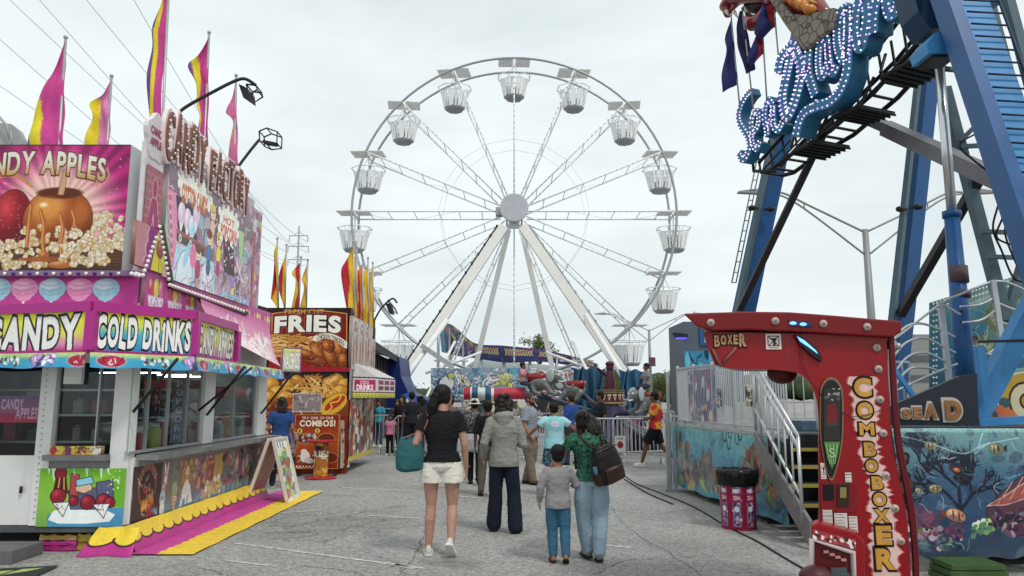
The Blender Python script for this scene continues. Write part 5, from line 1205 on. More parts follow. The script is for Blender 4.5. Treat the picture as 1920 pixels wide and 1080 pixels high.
# ---- goods inside the stand
def goods():
 jar_m = [sm('goods_%s' % n, h, .4) for n, h in (('amber', '#d08a3c'), ('cream', '#e8e0d0'), ('yellow', '#c8cc6a'), ('red', '#c03040'), ('blue', '#6a9aba'), ('grey', '#a8a8a8'))]
 rg = random.Random(12); names = ['amber', 'cream', 'yellow', 'red', 'blue', 'grey']
 ORD = 'first second third fourth fifth sixth seventh eighth ninth tenth eleventh last'.split()
 for i, px in enumerate((258, 268, 290, 302, 326, 343, 362, 372, 408, 420, 450, 466)):
  y = atX(px, 800, XS-.17).y; k = rg.randrange(6); h = rg.uniform(.16, .42); r = rg.uniform(.05, .09)
  t = thing('storage_jar', '%s jar behind the side serving glass, %s from the near end' % (names[k], ORD[i]), 'jar', (XS-.17, y, 1.0), 0, 'jars lined up behind the serving glass')
  b = MB(); b.lathe((0, 0, 0), [(r*.9, 0), (r, .02), (r, h*.8), (r*.7, h*.9), (r*.1, h*.9)], 12); b.build('jar', jar_m[k], t, world=False)
  b = MB(); b.lathe((0, 0, 0), [(r*.72, h*.9), (r*.72, h), (.01, h+.005)], 12); b.build('lid', M_WHITE, t, world=False)
 b = MB(); b.box(-.3, -.2, 0, .3, .2, .06)
 t = thing('popcorn_machine', 'glass popcorn cabinet with red top inside the candy stand', 'popcorn machine', (XS-.7, YN+2.4, 1.02))
 b.build('base', sm('machine_red', '#a02028', .35), t, world=False); b = MB(); b.box(-.32, -.22, .7, .32, .22, .82); b.build('top', sm('machine_red', '#a02028'), t, world=False)
 b = MB()
 for x in (-.29, .29):
  for y in (-.19, .19): b.box(x-.015, y-.015, .06, x+.015, y+.015, .7)
 b.build('frame', M_ALU, t, world=False); b = MB()
 for k in range(60): b.ball((rg.uniform(-.26, .26), rg.uniform(-.17, .17), .08+rg.random()*.2), .04, 5, 4)
 b.build('popcorn', sm('popcorn_cream', '#e0cc98'), t, world=False)
 # small pack row on the near sill
 tl = (fx(113), Yn-.1, 1.0)
 c = Canvas(48, 8, 60, '#d8c030'); c.grad([(0, '#c8b83a'), (1, '#d8a83a')]); c.ell(3, 4, 3, 4, '#b03040'); c.rect(14, 0, 20, 8, '#7a4060'); c.rect(26, 1, 34, 7, '#8a4a3a'); c.rect(38, 0, 48, 8, '#cfc6b8'); c.squig(0, 0, 48, 8, 20, .6, ['#3a2a30', '#f0e8d0'], 2, 5)
 x0, x1 = fx(112), fx(205); o = c.mesh('candy_box', [Vector((x0, Yn-.11, 1.09)), Vector((x1, Yn-.11, 1.09)), Vector((x1, Yn-.11, 1.002)), Vector((x0, Yn-.11, 1.002))], None, thick=.07); tag(o, 'yellow and red candy carton lying on the sill of the near serving window', 'carton')
 t = thing('cotton_candy_machine', 'dark steel cotton candy machine seen through the near window', 'machine', (fx(165), YN+.9, .33)); b = MB(); b.box(-.3, -.25, 0, .3, .25, .75); b.build('cabinet', M_BLACK, t, world=False)
 b = MB(); b.lathe((0, 0, .75), [(.1, 0), (.32, .05), (.36, .22), (.34, .22), (.1, .08)], 20); b.build('bowl', M_ALU, t, world=False); b = MB(); b.lathe((0, 0, .8), [(.05, 0), (.06, .18), (.0, .2)], 12); b.build('spinner', M_STEEL, t, world=False)
goods()
def stock():
 rg = random.Random(44); cols = ['#7a2028', '#b8b0a4', '#34506a', '#8a7a30', '#c8c4bc', '#3a3a3e', '#a85a70', '#5a6a4a', '#d0a060', '#60342a']; k = 0
 what = {'#7a2028': 'dark red', '#b8b0a4': 'beige', '#34506a': 'slate blue', '#8a7a30': 'mustard', '#c8c4bc': 'off-white', '#3a3a3e': 'charcoal', '#a85a70': 'dusty pink', '#5a6a4a': 'olive', '#d0a060': 'caramel', '#60342a': 'brown'}
 for (ya, yb, x, zs) in ((YN+2.75, 12.0, XS-1.4, (.98, 1.43)), (0, 0, 0, (1.03, 1.38, 1.71))):
  for zi, z in enumerate(zs):
   n = 9 if ya else 6
   for i in range(n):
    cl = rg.choice(cols); h = rg.uniform(.12, .3); w = rg.uniform(.1, .19)
    if ya: X, Y = x+rg.uniform(-.04, .04), lerp(ya, yb, (i+.5)/n)
    else: X, Y = lerp(XS-2.8, XS-1.05, (i+.5)/n), YN+2.03
    b = MB(); b.box(X-w/2, Y-w/2, z, X+w/2, Y+w/2, z+h); b.box(X-w*.3, Y-w*.3, z+h, X+w*.3, Y+w*.3, z+h+.03)
    o = b.build('goods_box', sm('goods_'+cl.strip('#'), cl, .5), None, bevel=.008); tag(o, '%s goods boxes standing on the dim shelves inside the candy stand' % what[cl], 'box', 'goods on the shelves inside the candy stand')
stock()
# ---- pink and yellow rubber walkway
def walkway():
 P0, P1, P2, P3 = gr(215, 1043), gr(362, 1042), gr(606, 922), gr(500, 924)
 P0.x = XS+.0; P3 = Vector((XS+.05, P2.y, 0)); P0.y = P1.y
 A, B, C_, D = [np.array(p) for p in (P0, P1, P2, P3)]
 def s(tx, ty):
  p = (A*(1-ty)+B*ty)*(1-tx)+(D*(1-ty)+C_*ty)*tx; return Vector((p[0], p[1], .016+.003*math.sin(tx*38)*(ty > .02)))
 c = Canvas(480, 100, 330, '#cf4a9a'); c.grad([(0, '#b8428e'), (1, '#cc4c9c')]);
 pts = [(480*k/90, 52+2.5*math.sin(k*2.1)) for k in range(91)]; c.poly(pts+[(480, 100), (0, 100)], '#e6c63c')
 for k in range(48):
  x = k*10; c.line([(x, 0), (x+9, 100)], 1.6, '#8a3a70' if False else '#9c3c80', .35); c.line([(x+5, 55), (x+9.5, 100)], 1.2, '#b89428', .4)
 c.noise(.06); t = c.mesh('walkway_mat', s, None, m=colmat('rubber_mat', .75, .3)); tag(t, 'pink and yellow striped rubber mat along the foot of the candy stand', 'floor mat')
walkway()
# ---------------- flags
def flag(label, pole, Y, free, bands, hem=None, group='tall candy-coloured flags behind the candy stand', bands_c=None, zb=None, seed=0, fold=.06, res=26):
 """pole: ((x0,y0) top,(x1,y1) bottom) in photo pixels; free: outer edge points from top to bottom"""
 A = at(*pole[0], Y); B = at(*pole[1], Y); base = Vector((B.x, B.y, B.z if zb is None else zb))
 t = thing('flag', label, 'flag', tuple(base), 0, group)
 d = (A-B).normalized(); b = MB(); b.tube([base, A+d*.05], .018, 8); b.ball(A+d*.06, .03, 8, 5); b.build('pole', mat('flagpole_grey', (.4, .4, .42), .4, .4), t)
 fr = spl(free, 6); rg = random.Random(seed+len(free)); ph = rg.uniform(0, 6)
 E = [at(x, y, Y-.02) for x, y in fr]; n = len(E)
 p1 = at(*(hem or pole[1]), Y)
 def s(tx, ty):
  k = ty*(n-1); i = min(int(k), n-2); e = E[i].lerp(E[i+1], k-i); p = A.lerp(p1, ty); q = p.lerp(e, tx)
  w = (e-p).length
  return q+Vector((0, fold*w*2*math.sin(tx*7+ty*5+ph)*tx-.02*math.sin(ty*14+ph), 0))
 c = Canvas(100, 100, res, bands[0], ny=int(res*1.6)); x = 0; yy = c.Y/100; w_ = np.array([(E[int(t*(n-1))]-A.lerp(p1, t)).length for t in np.linspace(0, 1, 40)]); ab = c.X/100*np.interp(yy, np.linspace(0, 1, 40), w_)/w_.max()
 for wd, cl in bands_c: c.a[ab >= x] = hx(cl); x += wd
 c.noise(.04); c.mesh('cloth', s, t, m=colmat('flag_cloth', .75, .3))
 return t
PK, YL, PU = '#c2448a', '#d9c832', '#6f4488'
flag('large pink and yellow flag leftmost behind the candy apples billboard', ((123, 78), (119, 285)), 9.2, [(122, 82), (100, 132), (86, 165), (66, 212), (56, 245), (44, 275)], [PK], bands_c=[(.52, PK), (.34, YL), (.14, PU)], zb=2.7, seed=1)
flag('small pale pink and yellow flag with twisted purple tip behind the billboard', ((209, 150), (205, 285)), 10.2, [(208, 153), (192, 175), (174, 196), (178, 220), (164, 248), (153, 275)], [PK], bands_c=[(.42, '#cf7fae'), (.38, YL), (.2, PU)], zb=2.7, seed=2, fold=.15)
flag('tallest purple, yellow and pink flag above the letter C of the candy sign', ((318, -50), (314, 218)), 9.15, [(316, -45), (300, 15), (287, 55), (284, 85), (274, 135), (277, 190), (280, 240)], [PK], hem=(300, 236), bands_c=[(.42, PK), (.24, YL), (.34, PU)], zb=2.7, seed=3)
flag('pink and yellow flag with folded purple corner above the gap in the candy sign', ((392, 68), (390, 275)), 10.3, [(391, 72), (372, 105), (357, 128), (368, 156), (366, 192), (372, 215), (360, 262)], [PK], bands_c=[(.5, PK), (.28, YL), (.22, PU)], zb=2.7, seed=4, fold=.15)
flag('narrow faded pink flag rightmost of the candy stand flags', ((443, 148), (449, 318)), 11.3, [(442, 152), (434, 185), (425, 212), (436, 225), (430, 270), (424, 318)], [PK], hem=(447, 325), bands_c=[(.7, '#c96a98'), (.3, '#cfa840')], zb=2.7, seed=5)
# ---------------- floodlights on arms
def floodlight(label, pts, Y, cage, Y2=None, plate=None):
 t = thing('floodlight', label, 'floodlight', tuple(at(*pts[0], Y)), 0, 'floodlights on bent arms over the candy stand')
 P = [at(x, y, Y+(k/(len(pts)-1))*((Y2 or Y)-Y)) for k, (x, y) in enumerate(pts)]; b = MB(); b.tube(spl([tuple(p) for p in P], 6), .022, 8); b.tube([P[0], P[0]-Vector((0, 0, .45))], .022, 8); b.build('arm', M_BLACK, t)
 Ye = Y2 or Y; b = MB(); c = [at(x, y, Ye) for x, y in cage]; c2 = [p+Vector((.02, .18, -.03)) for p in c]
 for q in (c, c2): b.tube(q+[q[0]], .012, 6)
 for p, q in zip(c, c2): b.tube([p, q], .010, 6)
 b.build('lamp_cage', M_BLACK, t)
 if plate:
  b = MB(); b.prism([at(x, y, Ye-.02) for x, y in plate], (.03, .12, 0)); b.build('lamp_housing', M_BLACK, t)
 return t
floodlight('black floodlight on a long bent arm reaching right above the candy sign', [(330, 222), (345, 203), (400, 172), (440, 152), (460, 148), (480, 160)], 9.3, [(462, 158), (480, 160), (482, 168), (466, 178)], 9.6, [(447, 157), (458, 162), (468, 176), (470, 193), (456, 183)])
floodlight('black caged floodlight on a straight arm at the far end of the candy sign', [(428, 345), (438, 325), (465, 288), (486, 262)], 11.0, [(486, 246), (500, 240), (520, 247), (519, 268), (500, 270), (487, 264)], 11.2, [(492, 262), (514, 266), (513, 271), (493, 268)])
b = MB(); p = [at(x, y, 9.8) for x, y in ((-30, 228), (20, 232), (36, 245), (44, 262), (44, 285), (-30, 285))]; b.prism(p, (0, .08, 0)); b.tube([at(-5, 215, 9.7), at(12, 235, 9.7), at(20, 262, 9.7)], .02, 6); b.tube([at(20, 245, 9.7), at(22, 275, 9.7)], .015, 6); o = b.build('sign_back', sm('sign_back_grey', '#a4a6a6', .6), None); tag(o, 'pale grey back of a cut-out sign at the far left edge above the billboard', 'sign')
# ---------------- fries stand
def fries():
 YF = 16.0; x0 = at(505, 700, YF).x; x1 = at(656, 700, YF).x; T = thing('fries_stand', 'fries stand with big food photo boards and red trim beyond the candy stand', 'food stand', ((x0+x1)/2-.5, YF+2, 0))
 xl = at(492, 700, YF).x; zt = zat(577, YF)
 XF = x1
 b = MB(); b.box(xl, YF+.01, .1, XF-.02, YF+.25, zt); b.build('front_wall', sm('fries_wall_dark', '#3a1a14', .5), T)
 YE2 = atX(701, 700, XF).y
 b = MB(); b.box(XF-2.4, YF+.25, .25, XF-.02, YE2, 2.75); b.build('body', sm('fries_body', '#8a8684', .5), T)
 tl = at(505, 577, YF); tr = at(656, 577, YF); bl = at(505, 692, YF); c = metric(tl, tr, bl, 220, '#7a1c14'); q = c.q; u = c.w/151
 c.rect(0, 0, c.w, c.h, '#241010'); c.ell(*q(580, 640), 78*u, 50*u, '#8c1e14'); c.rect(*q(508, 592), *q(653, 692), '#8c1e14')
 arch = [(510, 600)]+[(510+140*t, 588-6*math.sin(t*3.14)) for t in np.linspace(0, 1, 14)]+[(650, 640), (510, 640)]
 c.poly(Q(c, *arch), '#701410', ol='#d8a050', lw=1.6*u)
 x_, y_ = q(534, 578); x2, y2 = q(608, 588); c.text('FRESH CUT', x_, y_+2*u, x2, y2+1*u, '#c89858', .03, '#3a1c10', .02)
 x_, y_ = q(516, 594); x2, y2 = q(643, 620); c.text('FRIES', x_, y_-1*u, x2, y2+2*u, '#ebe6dc', .055, '#1c0c08', .05, warp=lambda t: (-3*math.sin(t*3.14)+1)*u, ol2='#a83a24', ow2=.09)
 rg = random.Random(6)
 for k in range(60):
  X_, Y_ = rg.uniform(505, 582), rg.uniform(628, 668); a = rg.uniform(-.8, .8); l = rg.uniform(9, 19)
  c.line(Q(c, (X_-l*math.cos(a), Y_-l*math.sin(a)*.6), (X_+l*math.cos(a), Y_+l*math.sin(a)*.6)), 5*u, '#7c4418'); c.line(Q(c, (X_-l*math.cos(a), Y_-l*math.sin(a)*.6), (X_+l*math.cos(a), Y_+l*math.sin(a)*.6)), 3.4*u, rg.choice(['#d8a050', '#e3b46a', '#c48838', '#ecc684']))
 for X_, Y_, rx, ry, a in ((600, 660, 13, 24, -.7), (622, 668, 12, 26, -.5), (638, 655, 11, 22, -.4), (590, 676, 22, 9, .3), (644, 676, 10, 14, 0), (575, 665, 20, 8, .3), (616, 648, 10, 14, -.6)):
  c.ell(*q(X_, Y_), rx*u, ry*u, '#8c441c', a, ol='#3c1a0c', lw=.8*u, hi='#d8904a', lo='#50220e')
 for k in range(50): c.ell(*q(rg.uniform(575, 650), rg.uniform(640, 690)), rg.uniform(.8, 2)*u, rg.uniform(.6, 1.4)*u, rg.choice(['#c47a38', '#5e2a10', '#e0a460']), a=.7)
 arch2 = [(592+58*t, 640-14*math.sin(t*2.6+.4)+10*t) for t in np.linspace(0, 1, 12)]; c.line(Q(c, *arch2), 11*u, '#e3dccb'); x_, y_ = q(594, 628); x2, y2 = q(646, 640); c.text('CHICKEN TENDERS', x_, y_+3*u, x2, y2, '#4a3a30', .02, warp=lambda t: (-8*math.sin(t*2.6+.4)+10*t)*u)
 c.rect(0, q(0, 688)[1], c.w, c.h, '#a3182a'); c.noise(.04); c.mesh('fries_board', c.quad, T, m=colmat('printed_board_gloss', .25, .04))
 tl = at(492, 694, YF); tr = at(656, 694, YF); bl = at(492, 888, YF); c = metric(tl, tr, bl, 230, '#7a3218'); q = c.q; u = c.w/164
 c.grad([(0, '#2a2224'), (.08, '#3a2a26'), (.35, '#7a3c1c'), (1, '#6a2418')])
 for X_, Y_, r in ((508, 722, 15), (520, 738, 16), (505, 745, 12), (540, 722, 12), (535, 748, 15), (618, 722, 14), (632, 712, 12), (645, 722, 13), (638, 735, 14), (622, 742, 12), (556, 712, 10)): c.ell(*q(X_, Y_), r*u, r*u*.95, '#c8862c', ol='#5a300e', lw=.8*u, hi='#f0c468', lo='#8a5018')
 for k in range(44):
  X_, Y_ = rg.uniform(545, 625), rg.uniform(705, 745); a = rg.uniform(-1.2, 1.2); l = rg.uniform(8, 15); c.line(Q(c, (X_-l*math.cos(a), Y_-l*math.sin(a)), (X_+l*math.cos(a), Y_+l*math.sin(a))), 3.2*u, rg.choice(['#d8a050', '#e3b46a', '#b87a30', '#ecc684']))
 c.blobs(*q(497, 752), *q(548, 800), 30, 5*u, 10*u, ['#8c3418', '#a8481c', '#6a2010', '#c8702c'], 3, ol='#3a140a', lw=.6*u)
 c.ell(*q(626, 758), 28*u, 16*u, '#d8a838', -.6, ol='#6a4010', lw=u); c.ell(*q(628, 756), 22*u, 8*u, '#b03020', -.6); c.curve(Q(c, (610, 775), (622, 764), (620, 756), (634, 752), (640, 742)), 2.4*u, '#e8c040')
 c.rect(*q(492, 780), *q(656, 888), '#7a2418'); c.rect(*q(497, 783), *q(552, 886), '#a04424')
 for k in range(9): c.rect(*q(499, 786+k*11), *q(520+(k*7) % 24, 791+k*11), '#e8dccc', .9)
 c.blobs(*q(510, 800), *q(552, 885), 20, 3*u, 6*u, ['#c8862c', '#8c441c', '#d8c8b0', '#a02820'], 9, ol='#3a140a', lw=.5*u)
 c.line(Q(c, (533, 728), (607, 728), (607, 745)), 3.2*u, '#d0a050'); c.line(Q(c, (533, 728), (533, 790)), 3.2*u, '#d0a050'); c.rect(*q(550, 738), *q(602, 772), '#8a7a7c', ol='#c8c0b4', lw=1.5*u); c.squig(*q(552, 740), *q(598, 770), 20, 1.6*u, ['#d8d0cc', '#6a5858', '#b8a8a4'], 4, 10*u)
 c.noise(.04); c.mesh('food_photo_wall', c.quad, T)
 b = MB(); b.box(x0, YF-.06, zat(690, YF), XF, YF-.005, zat(697, YF)); b.build('red_trim', sm('trim_red', '#a3182a', .4), T)
 # lane side: tall swirl board, hood and side wall
 def ys(px): return atX(px, 700, XF).y
 tl = Vector((XF+.02, YF, zat(592, YF))); tr = Vector((XF+.02, YE2, tl.z)); bl = Vector((XF+.02, YF, 2.2)); c = metric(tl, tr, bl, 120, '#b8aca6'); W_, H_ = c.w, c.h
 for i in range(4):
  X_ = W_*(i+.5)/4
  for r in (22, 17, 12, 7): c.ell(X_, H_*.26, r*1.3, r*1.3, ['#d8d2cc', '#a07068', '#c8beb8', '#8a5a54'][(22-r)//5]);
  c.rect(X_-28, H_*.28, X_+28, H_, '#bfb3ad');
  for k in range(5): c.ell(X_-20+k*10, H_*.62+8*math.sin(k), 4, 34, ['#c89a60', '#8a5a50', '#d8cab8', '#a86a4a', '#7a6a68'][k % 5], .1*math.sin(k*3), ol='#6a4a44', lw=.8)
 c.squig(0, H_*.1, W_, H_, 60, 1.6, ['#6a4a48', '#e6e0da', '#b08a50', '#9a3a34'], 2, 20); c.noise(.06); c.mesh('swirl_board', c.quad, T, thick=.1)
 zq = 2.2; tl = Vector((XF+.02, YF, 1.55)); tr = Vector((XF+.02, YE2, 1.55)); bl = Vector((XF+.02, YF, .25)); c = metric(tl, tr, bl, 130, '#a09088'); W_, H_ = c.w, c.h
 c.blobs(0, 0, W_, H_, 130, 4, 12, ['#b83a2c', '#c8a060', '#d8cfc4', '#5a3a34', '#8a4a3a', '#6a6460', '#e0d8d0'], 5, ol='#3a2a28', lw=.7, asp=(.8, 2.5)); c.squig(0, 0, W_, H_, 60, 1.4, ['#2c2020', '#f0e8e0', '#c8302c'], 3, 18); c.grad([(0, '#c8b040'), (1, '#d0b850')], 0, H_*.93, W_, H_); c.mesh('side_mural', c.quad, T)
 b = MB(); b.box(XF-.05, YF, 1.55, XF+.0, YE2, 2.2); b.build('window_strip', mat('dark_window', (.05, .05, .055), .2), T)
 for i in range(6): b = MB(); y = lerp(YF, YE2, i/5); b.box(XF+.0, y-.03, 1.55, XF+.03, y+.03, 2.2); b.build('window_post', M_ALU, T)
 # hood with the cold drinks sign
 hx0 = at(675, 715, 16.6); zt_, zb_ = hx0.z+.12, zat(737, 16.6)
 A = at(674, 715, 16.4); B = at(707, 715, 16.9); C_ = at(741, 715, 18.4);
 for p in (A, B, C_): p.z = 0
 def V(p, z): return Vector((p.x, p.y, z))
 zt_, zb_ = 2.02, 1.72
 c = Canvas(120, 40, 90, '#d8d0d0'); c.rect(0, 0, 120, 40, '#cfc6c8'); c.rect(7, 5, 113, 36, '#b02a5c'); c.text('COLD', 35, 7, 80, 17, '#e8d8dc', .03); c.text('DRINKS', 18, 19, 102, 34, '#f2eaec', .05)
 A2 = at(662, 715, 16.35); A2.z = 0; c.mesh('cold_drinks_sign', [V(A2, zt_), V(B, zt_), V(B, zb_), V(A2, zb_)], T, thick=.05)
 c = Canvas(90, 40, 40, '#cfc6c8');
 for k in range(3): c.rect(8+k*28, 6, 30+k*28, 18, '#8a2a50'); c.rect(8+k*28, 22, 30+k*28, 34, '#6a3a44')
 c.mesh('price_sign', [V(B, zt_), V(C_, zt_), V(C_, zb_), V(B, zb_)], T, thick=.05)
 b = MB(); b.add([V(A2, zt_+.03), V(B, zt_+.03), V(C_, zt_+.03), Vector((XF, C_.y, 2.35)), Vector((XF, A.y, 2.35))], [(0, 1, 2, 3, 4)]); b.build('hood_roof', sm('hood_pale', '#c8c0bc', .5), T)
 def val(p, q_):
  c = Canvas(90, 14, 50, '#c8b84a')
  for k in range(8): c.ell(k*12+6, 6, 6, 7, '#8a8a3a'); c.ell(k*12+6, 4, 5, 6, '#d0c058')
  c.mesh('valance', lambda tx, ty: V(p.lerp(q_, tx), zb_-.02-ty*(.10+.02*abs(math.sin(tx*20)))), T)
 val(A2, B); val(B, C_)
 # tower of floodlights on the roof
 for px in (722, 735, 748):
  pass
 return T
fries()
RD, OR, Y2_ = '#b02838', '#cf7a2c', '#d6b02c'
fg = 'red and yellow pennant flags on the fries stand'
flag('thin yellow and red pennant leftmost above the fries stand', ((520, 452), (522, 582)), 16.4, [(520, 456), (512, 478), (515, 495), (509, 560)], [RD], group=fg, bands_c=[(.5, Y2_), (.5, RD)], seed=11)
flag('red-centred yellow pennant second from left above the fries stand', ((537, 464), (534, 582)), 16.6, [(537, 468), (530, 495), (521, 530), (530, 570)], [RD], group=fg, bands_c=[(.4, Y2_), (.6, RD)], seed=12)
flag('broad yellow pennant with red top in front of the power mast', ((564, 487), (560, 582)), 16.3, [(564, 490), (548, 512), (555, 530), (545, 578)], [RD], group=fg, bands_c=[(.35, RD), (.4, Y2_), (.25, OR)], seed=13)
flag('yellow pennant with orange edge just right of the power mast', ((577, 492), (574, 582)), 16.5, [(577, 495), (566, 520), (570, 540), (562, 580)], [RD], group=fg, bands_c=[(.6, Y2_), (.4, OR)], seed=14)
for i, (x, y0, y1, fr, bc, lb) in enumerate(((663, 458, 600, [(662, 465), (648, 490), (640, 515), (648, 570), (655, 592)], [(.35, Y2_), (.65, RD)], 'large red pennant leftmost of the cluster on the right side of the fries stand'), (669, 468, 605, [(668, 474), (660, 500), (662, 540), (658, 598)], [(.6, Y2_), (.4, OR)], 'yellow pennant behind the large red one on the fries stand'),
              (680, 490, 612, [(679, 494), (668, 520), (672, 560), (668, 600)], [(.4, OR), (.6, RD)], 'dark red pennant in the middle of the right cluster'), (690, 488, 614, [(689, 494), (681, 525), (684, 560), (680, 606)], [(.5, Y2_), (.5, Y2_)], 'plain yellow pennant second from right in the cluster'), (699, 497, 616, [(698, 502), (690, 530), (693, 570), (687, 612)], [(.5, Y2_), (.5, OR)], 'yellow and orange pennant rightmost of the cluster'))):
 flag(lb, ((x, y0), (x+1, y1)), 16.3+i*.5, fr, [RD], group=fg, bands_c=bc, seed=20+i)
t = floodlight('twin floodlight bracket leaning right over the fries stand', [(702, 600), (715, 578), (735, 560), (745, 568)], 17.5, [(727, 562), (738, 575), (742, 585), (735, 582)], 17.6, [(722, 568), (732, 570), (736, 590), (730, 588)])
t['group'] = 'floodlights'
# combos board and standing table
def combos():
 Y = 15.55; tl = at(554, 777, Y); tr = at(637, 777, Y); bl = at(554, 879, Y); c = metric(tl, tr, bl, 150, '#8c2c14'); q = c.q; u = c.w/83
 c.grad([(0, '#7a1a10'), (.5, '#b0501c'), (1, '#8c2414')]); x, y = q(566, 781); x2, y2 = q(626, 786); c.text('TRY ONE OF OUR', x, y, x2, y2, '#e8dcc8', .02); x, y = q(562, 788); x2, y2 = q(630, 799); c.text('COMBOS!', x, y, x2, y2, '#e8dcc0', .05, '#3a100a', .04)
 for i, n in enumerate('12'): X_, Y_ = q(562+i*33, 808); c.ell(X_, Y_, 5*u, 5*u, '#d8b060', ol='#4a1a0c', lw=u); c.text(n, X_-2*u, Y_-3*u, X_+2*u, Y_+3*u, '#3a140c', .02)
 for X_, Y_ in ((572, 822), (612, 822), (618, 858), (598, 862)): c.ell(*q(X_, Y_), 15*u, 9*u, '#6a2818', ol='#d8a060', lw=.8*u); c.blobs(q(X_-12, 0)[0], q(0, Y_-7)[1], q(X_+12, 0)[0], q(0, Y_+6)[1], 16, 2*u, 4*u, ['#c8862c', '#a0a8c0', '#d8cab8', '#8c3a1c'], X_, ol='#3a140a', lw=.4*u)
 c.ell(*q(572, 856), 9*u, 11*u, '#e6dcd0', ol='#4a2a1c', lw=.8*u); c.ell(*q(570, 847), 6*u, 5*u, '#e6dcd0'); c.ell(*q(580, 864), 8*u, 5*u, '#e6dcd0', ol='#4a2a1c', lw=.6*u)
 for k in range(14): c.rect(*q(555+k*3, 873+(k % 2)*3), *q(558+k*3, 876+(k % 2)*3), '#e8e0d8')
 c.line([(0, 0), (c.w, 0), (c.w, c.h), (0, c.h), (0, 0)], 2.4*u, '#c8843c')
 T = thing('combos_board', 'orange and brown combos menu board standing before the fries stand', 'menu board', ((tl.x+tr.x)/2, Y, 0)); c.mesh('board', c.quad, T, thick=.04)
 b = MB();
 for x in (tl.x+.08, tr.x-.08): b.box(x-.02, Y+.045, 0, x+.02, Y+.08, .8); b.box(x-.02, Y-.15, 0, x+.02, Y+.3, .03)
 b.build('foot', M_BLACK, T)
 # narrow side board
 tl = at(640, 788, 15.9); tr = at(657, 788, 16.2); bl = at(640, 878, 15.9); c = metric(tl, tr, bl, 40, '#a89888'); c.blobs(0, 0, c.w, c.h, 40, 2, 5, ['#c0b4a8', '#8c3a2c', '#c8a060', '#5a4a44', '#e0d8d0'], 4, ol='#3a2a28', lw=.4); o = c.mesh('menu_panel', c.quad, None, thick=.03); tag(o, 'narrow pale menu panel between the combos board and the lane side wall', 'menu board')
 g = Vector((at(601, 889, 15.1).x, 15.1, 0)); T = thing('standing_table', 'red topped round standing table with painted post in front of the combos board', 'table', (g.x, g.y, 0)); zt = zat(827, g.y); r = 27/F*g.y
 rm = sm('table_red', '#9c2020', .35); b = MB(); b.lathe((0, 0, zt), [(.01, -.02), (r, -.02), (r+.01, -.01), (r+.01, .01), (r, .02), (.01, .02)], 32); b.build('tabletop', rm, T, world=False)
 c = Canvas(60, 80, 50, '#a86a30'); c.blobs(0, 0, 60, 80, 50, 3, 7, ['#c8862c', '#8c2c1c', '#e0c8a0', '#3a1a10', '#d8a84a'], 8, ol='#2a100a', lw=.6); c.text('FRIES', 12, 20, 48, 34, '#e8dcc8', .04, '#2a100a', .03)
 c.mesh('post', lambda tx, ty: Vector((.14*math.sin((tx-.5)*6.28), -.14*math.cos((tx-.5)*6.28), .05+(zt-.07)*(1-ty))), T, world=False)
 b = MB(); b.lathe((0, 0, 0), [(.01, 0), (r*1.05, 0), (r*1.05, .03), (.16, .05), (.01, .05)], 28); b.build('base', rm, T, world=False)
combos()
# folding A-frame board
def aframe():
 L0, L1 = gr(457, 947), gr(489, 941); R0, R1 = gr(543, 943), gr(564, 936); ap = at(505, 826, (L0.y+R0.y)/2); zt = ap.z
 yn = (L0.y+R0.y)/2; yf = yn+.62; xl = L0.x; xr = R0.x; xm = (xl+xr)/2+.02
 T = thing('folding_menu_board', 'folding A-frame menu board standing on the pink and yellow mat', 'sign', (xm, yn+.3, 0))
 z0 = .016
 c = Canvas(62, 90, 60, '#b08878'); c.grad([(0, '#b89484'), (1, '#a07c70')]); c.squig(4, 6, 58, 84, 60, 1.0, ['#8c6458', '#c8a898', '#9c7468'], 3, 12); c.line([(0, 0), (62, 0), (62, 90), (0, 90), (0, 0)], 6, '#c8b0a4')
 c.mesh('left_leaf', [Vector((xm-.03, yn, zt)), Vector((xm-.03, yf, zt)), Vector((xl, yf, z0)), Vector((xl, yn, z0))], T, thick=.03)
 c = Canvas(62, 90, 70, '#dcd8cc'); c.grad([(0, '#cfe0c8'), (.3, '#bcd47a'), (.55, '#d8c0cc'), (.8, '#8fc0c8'), (1, '#8ab0c0')], 5, 14, 57, 84); c.rect(5, 3, 57, 13, '#e8e4dc')
 for k in range(3): c.rect(14+k*13, 4, 18+k*13, 12, '#3c3438')
 c.blobs(6, 16, 56, 82, 46, 3, 7, ['#d8d06a', '#7fae4a', '#d08aa8', '#6aa8c0', '#8a5a3a', '#e8e0d8', '#c84a5a'], 6, ol='#5a5048', lw=.5, asp=(.6, 1.8))
 c.mesh('right_leaf', [Vector((xm+.03, yn, zt)), Vector((xm+.03, yf, zt)), Vector((xr, yf, z0)), Vector((xr, yn, z0))], T, thick=.03)
 b = MB(); wm = sm('board_cream_frame', '#d8d2c6', .5)
 for s, xb in ((-1, xl), (1, xr)):
  for y in (yn-.012, yf+.012): b.bar((xm+s*.03, y, zt+.03), (xb, y, z0+.01), .05, .025, up=(0, 1, 0))
 b.box(xm-.05, yn, zt-.01, xm+.05, yf, zt+.03); b.build('frame', wm, T)
aframe()
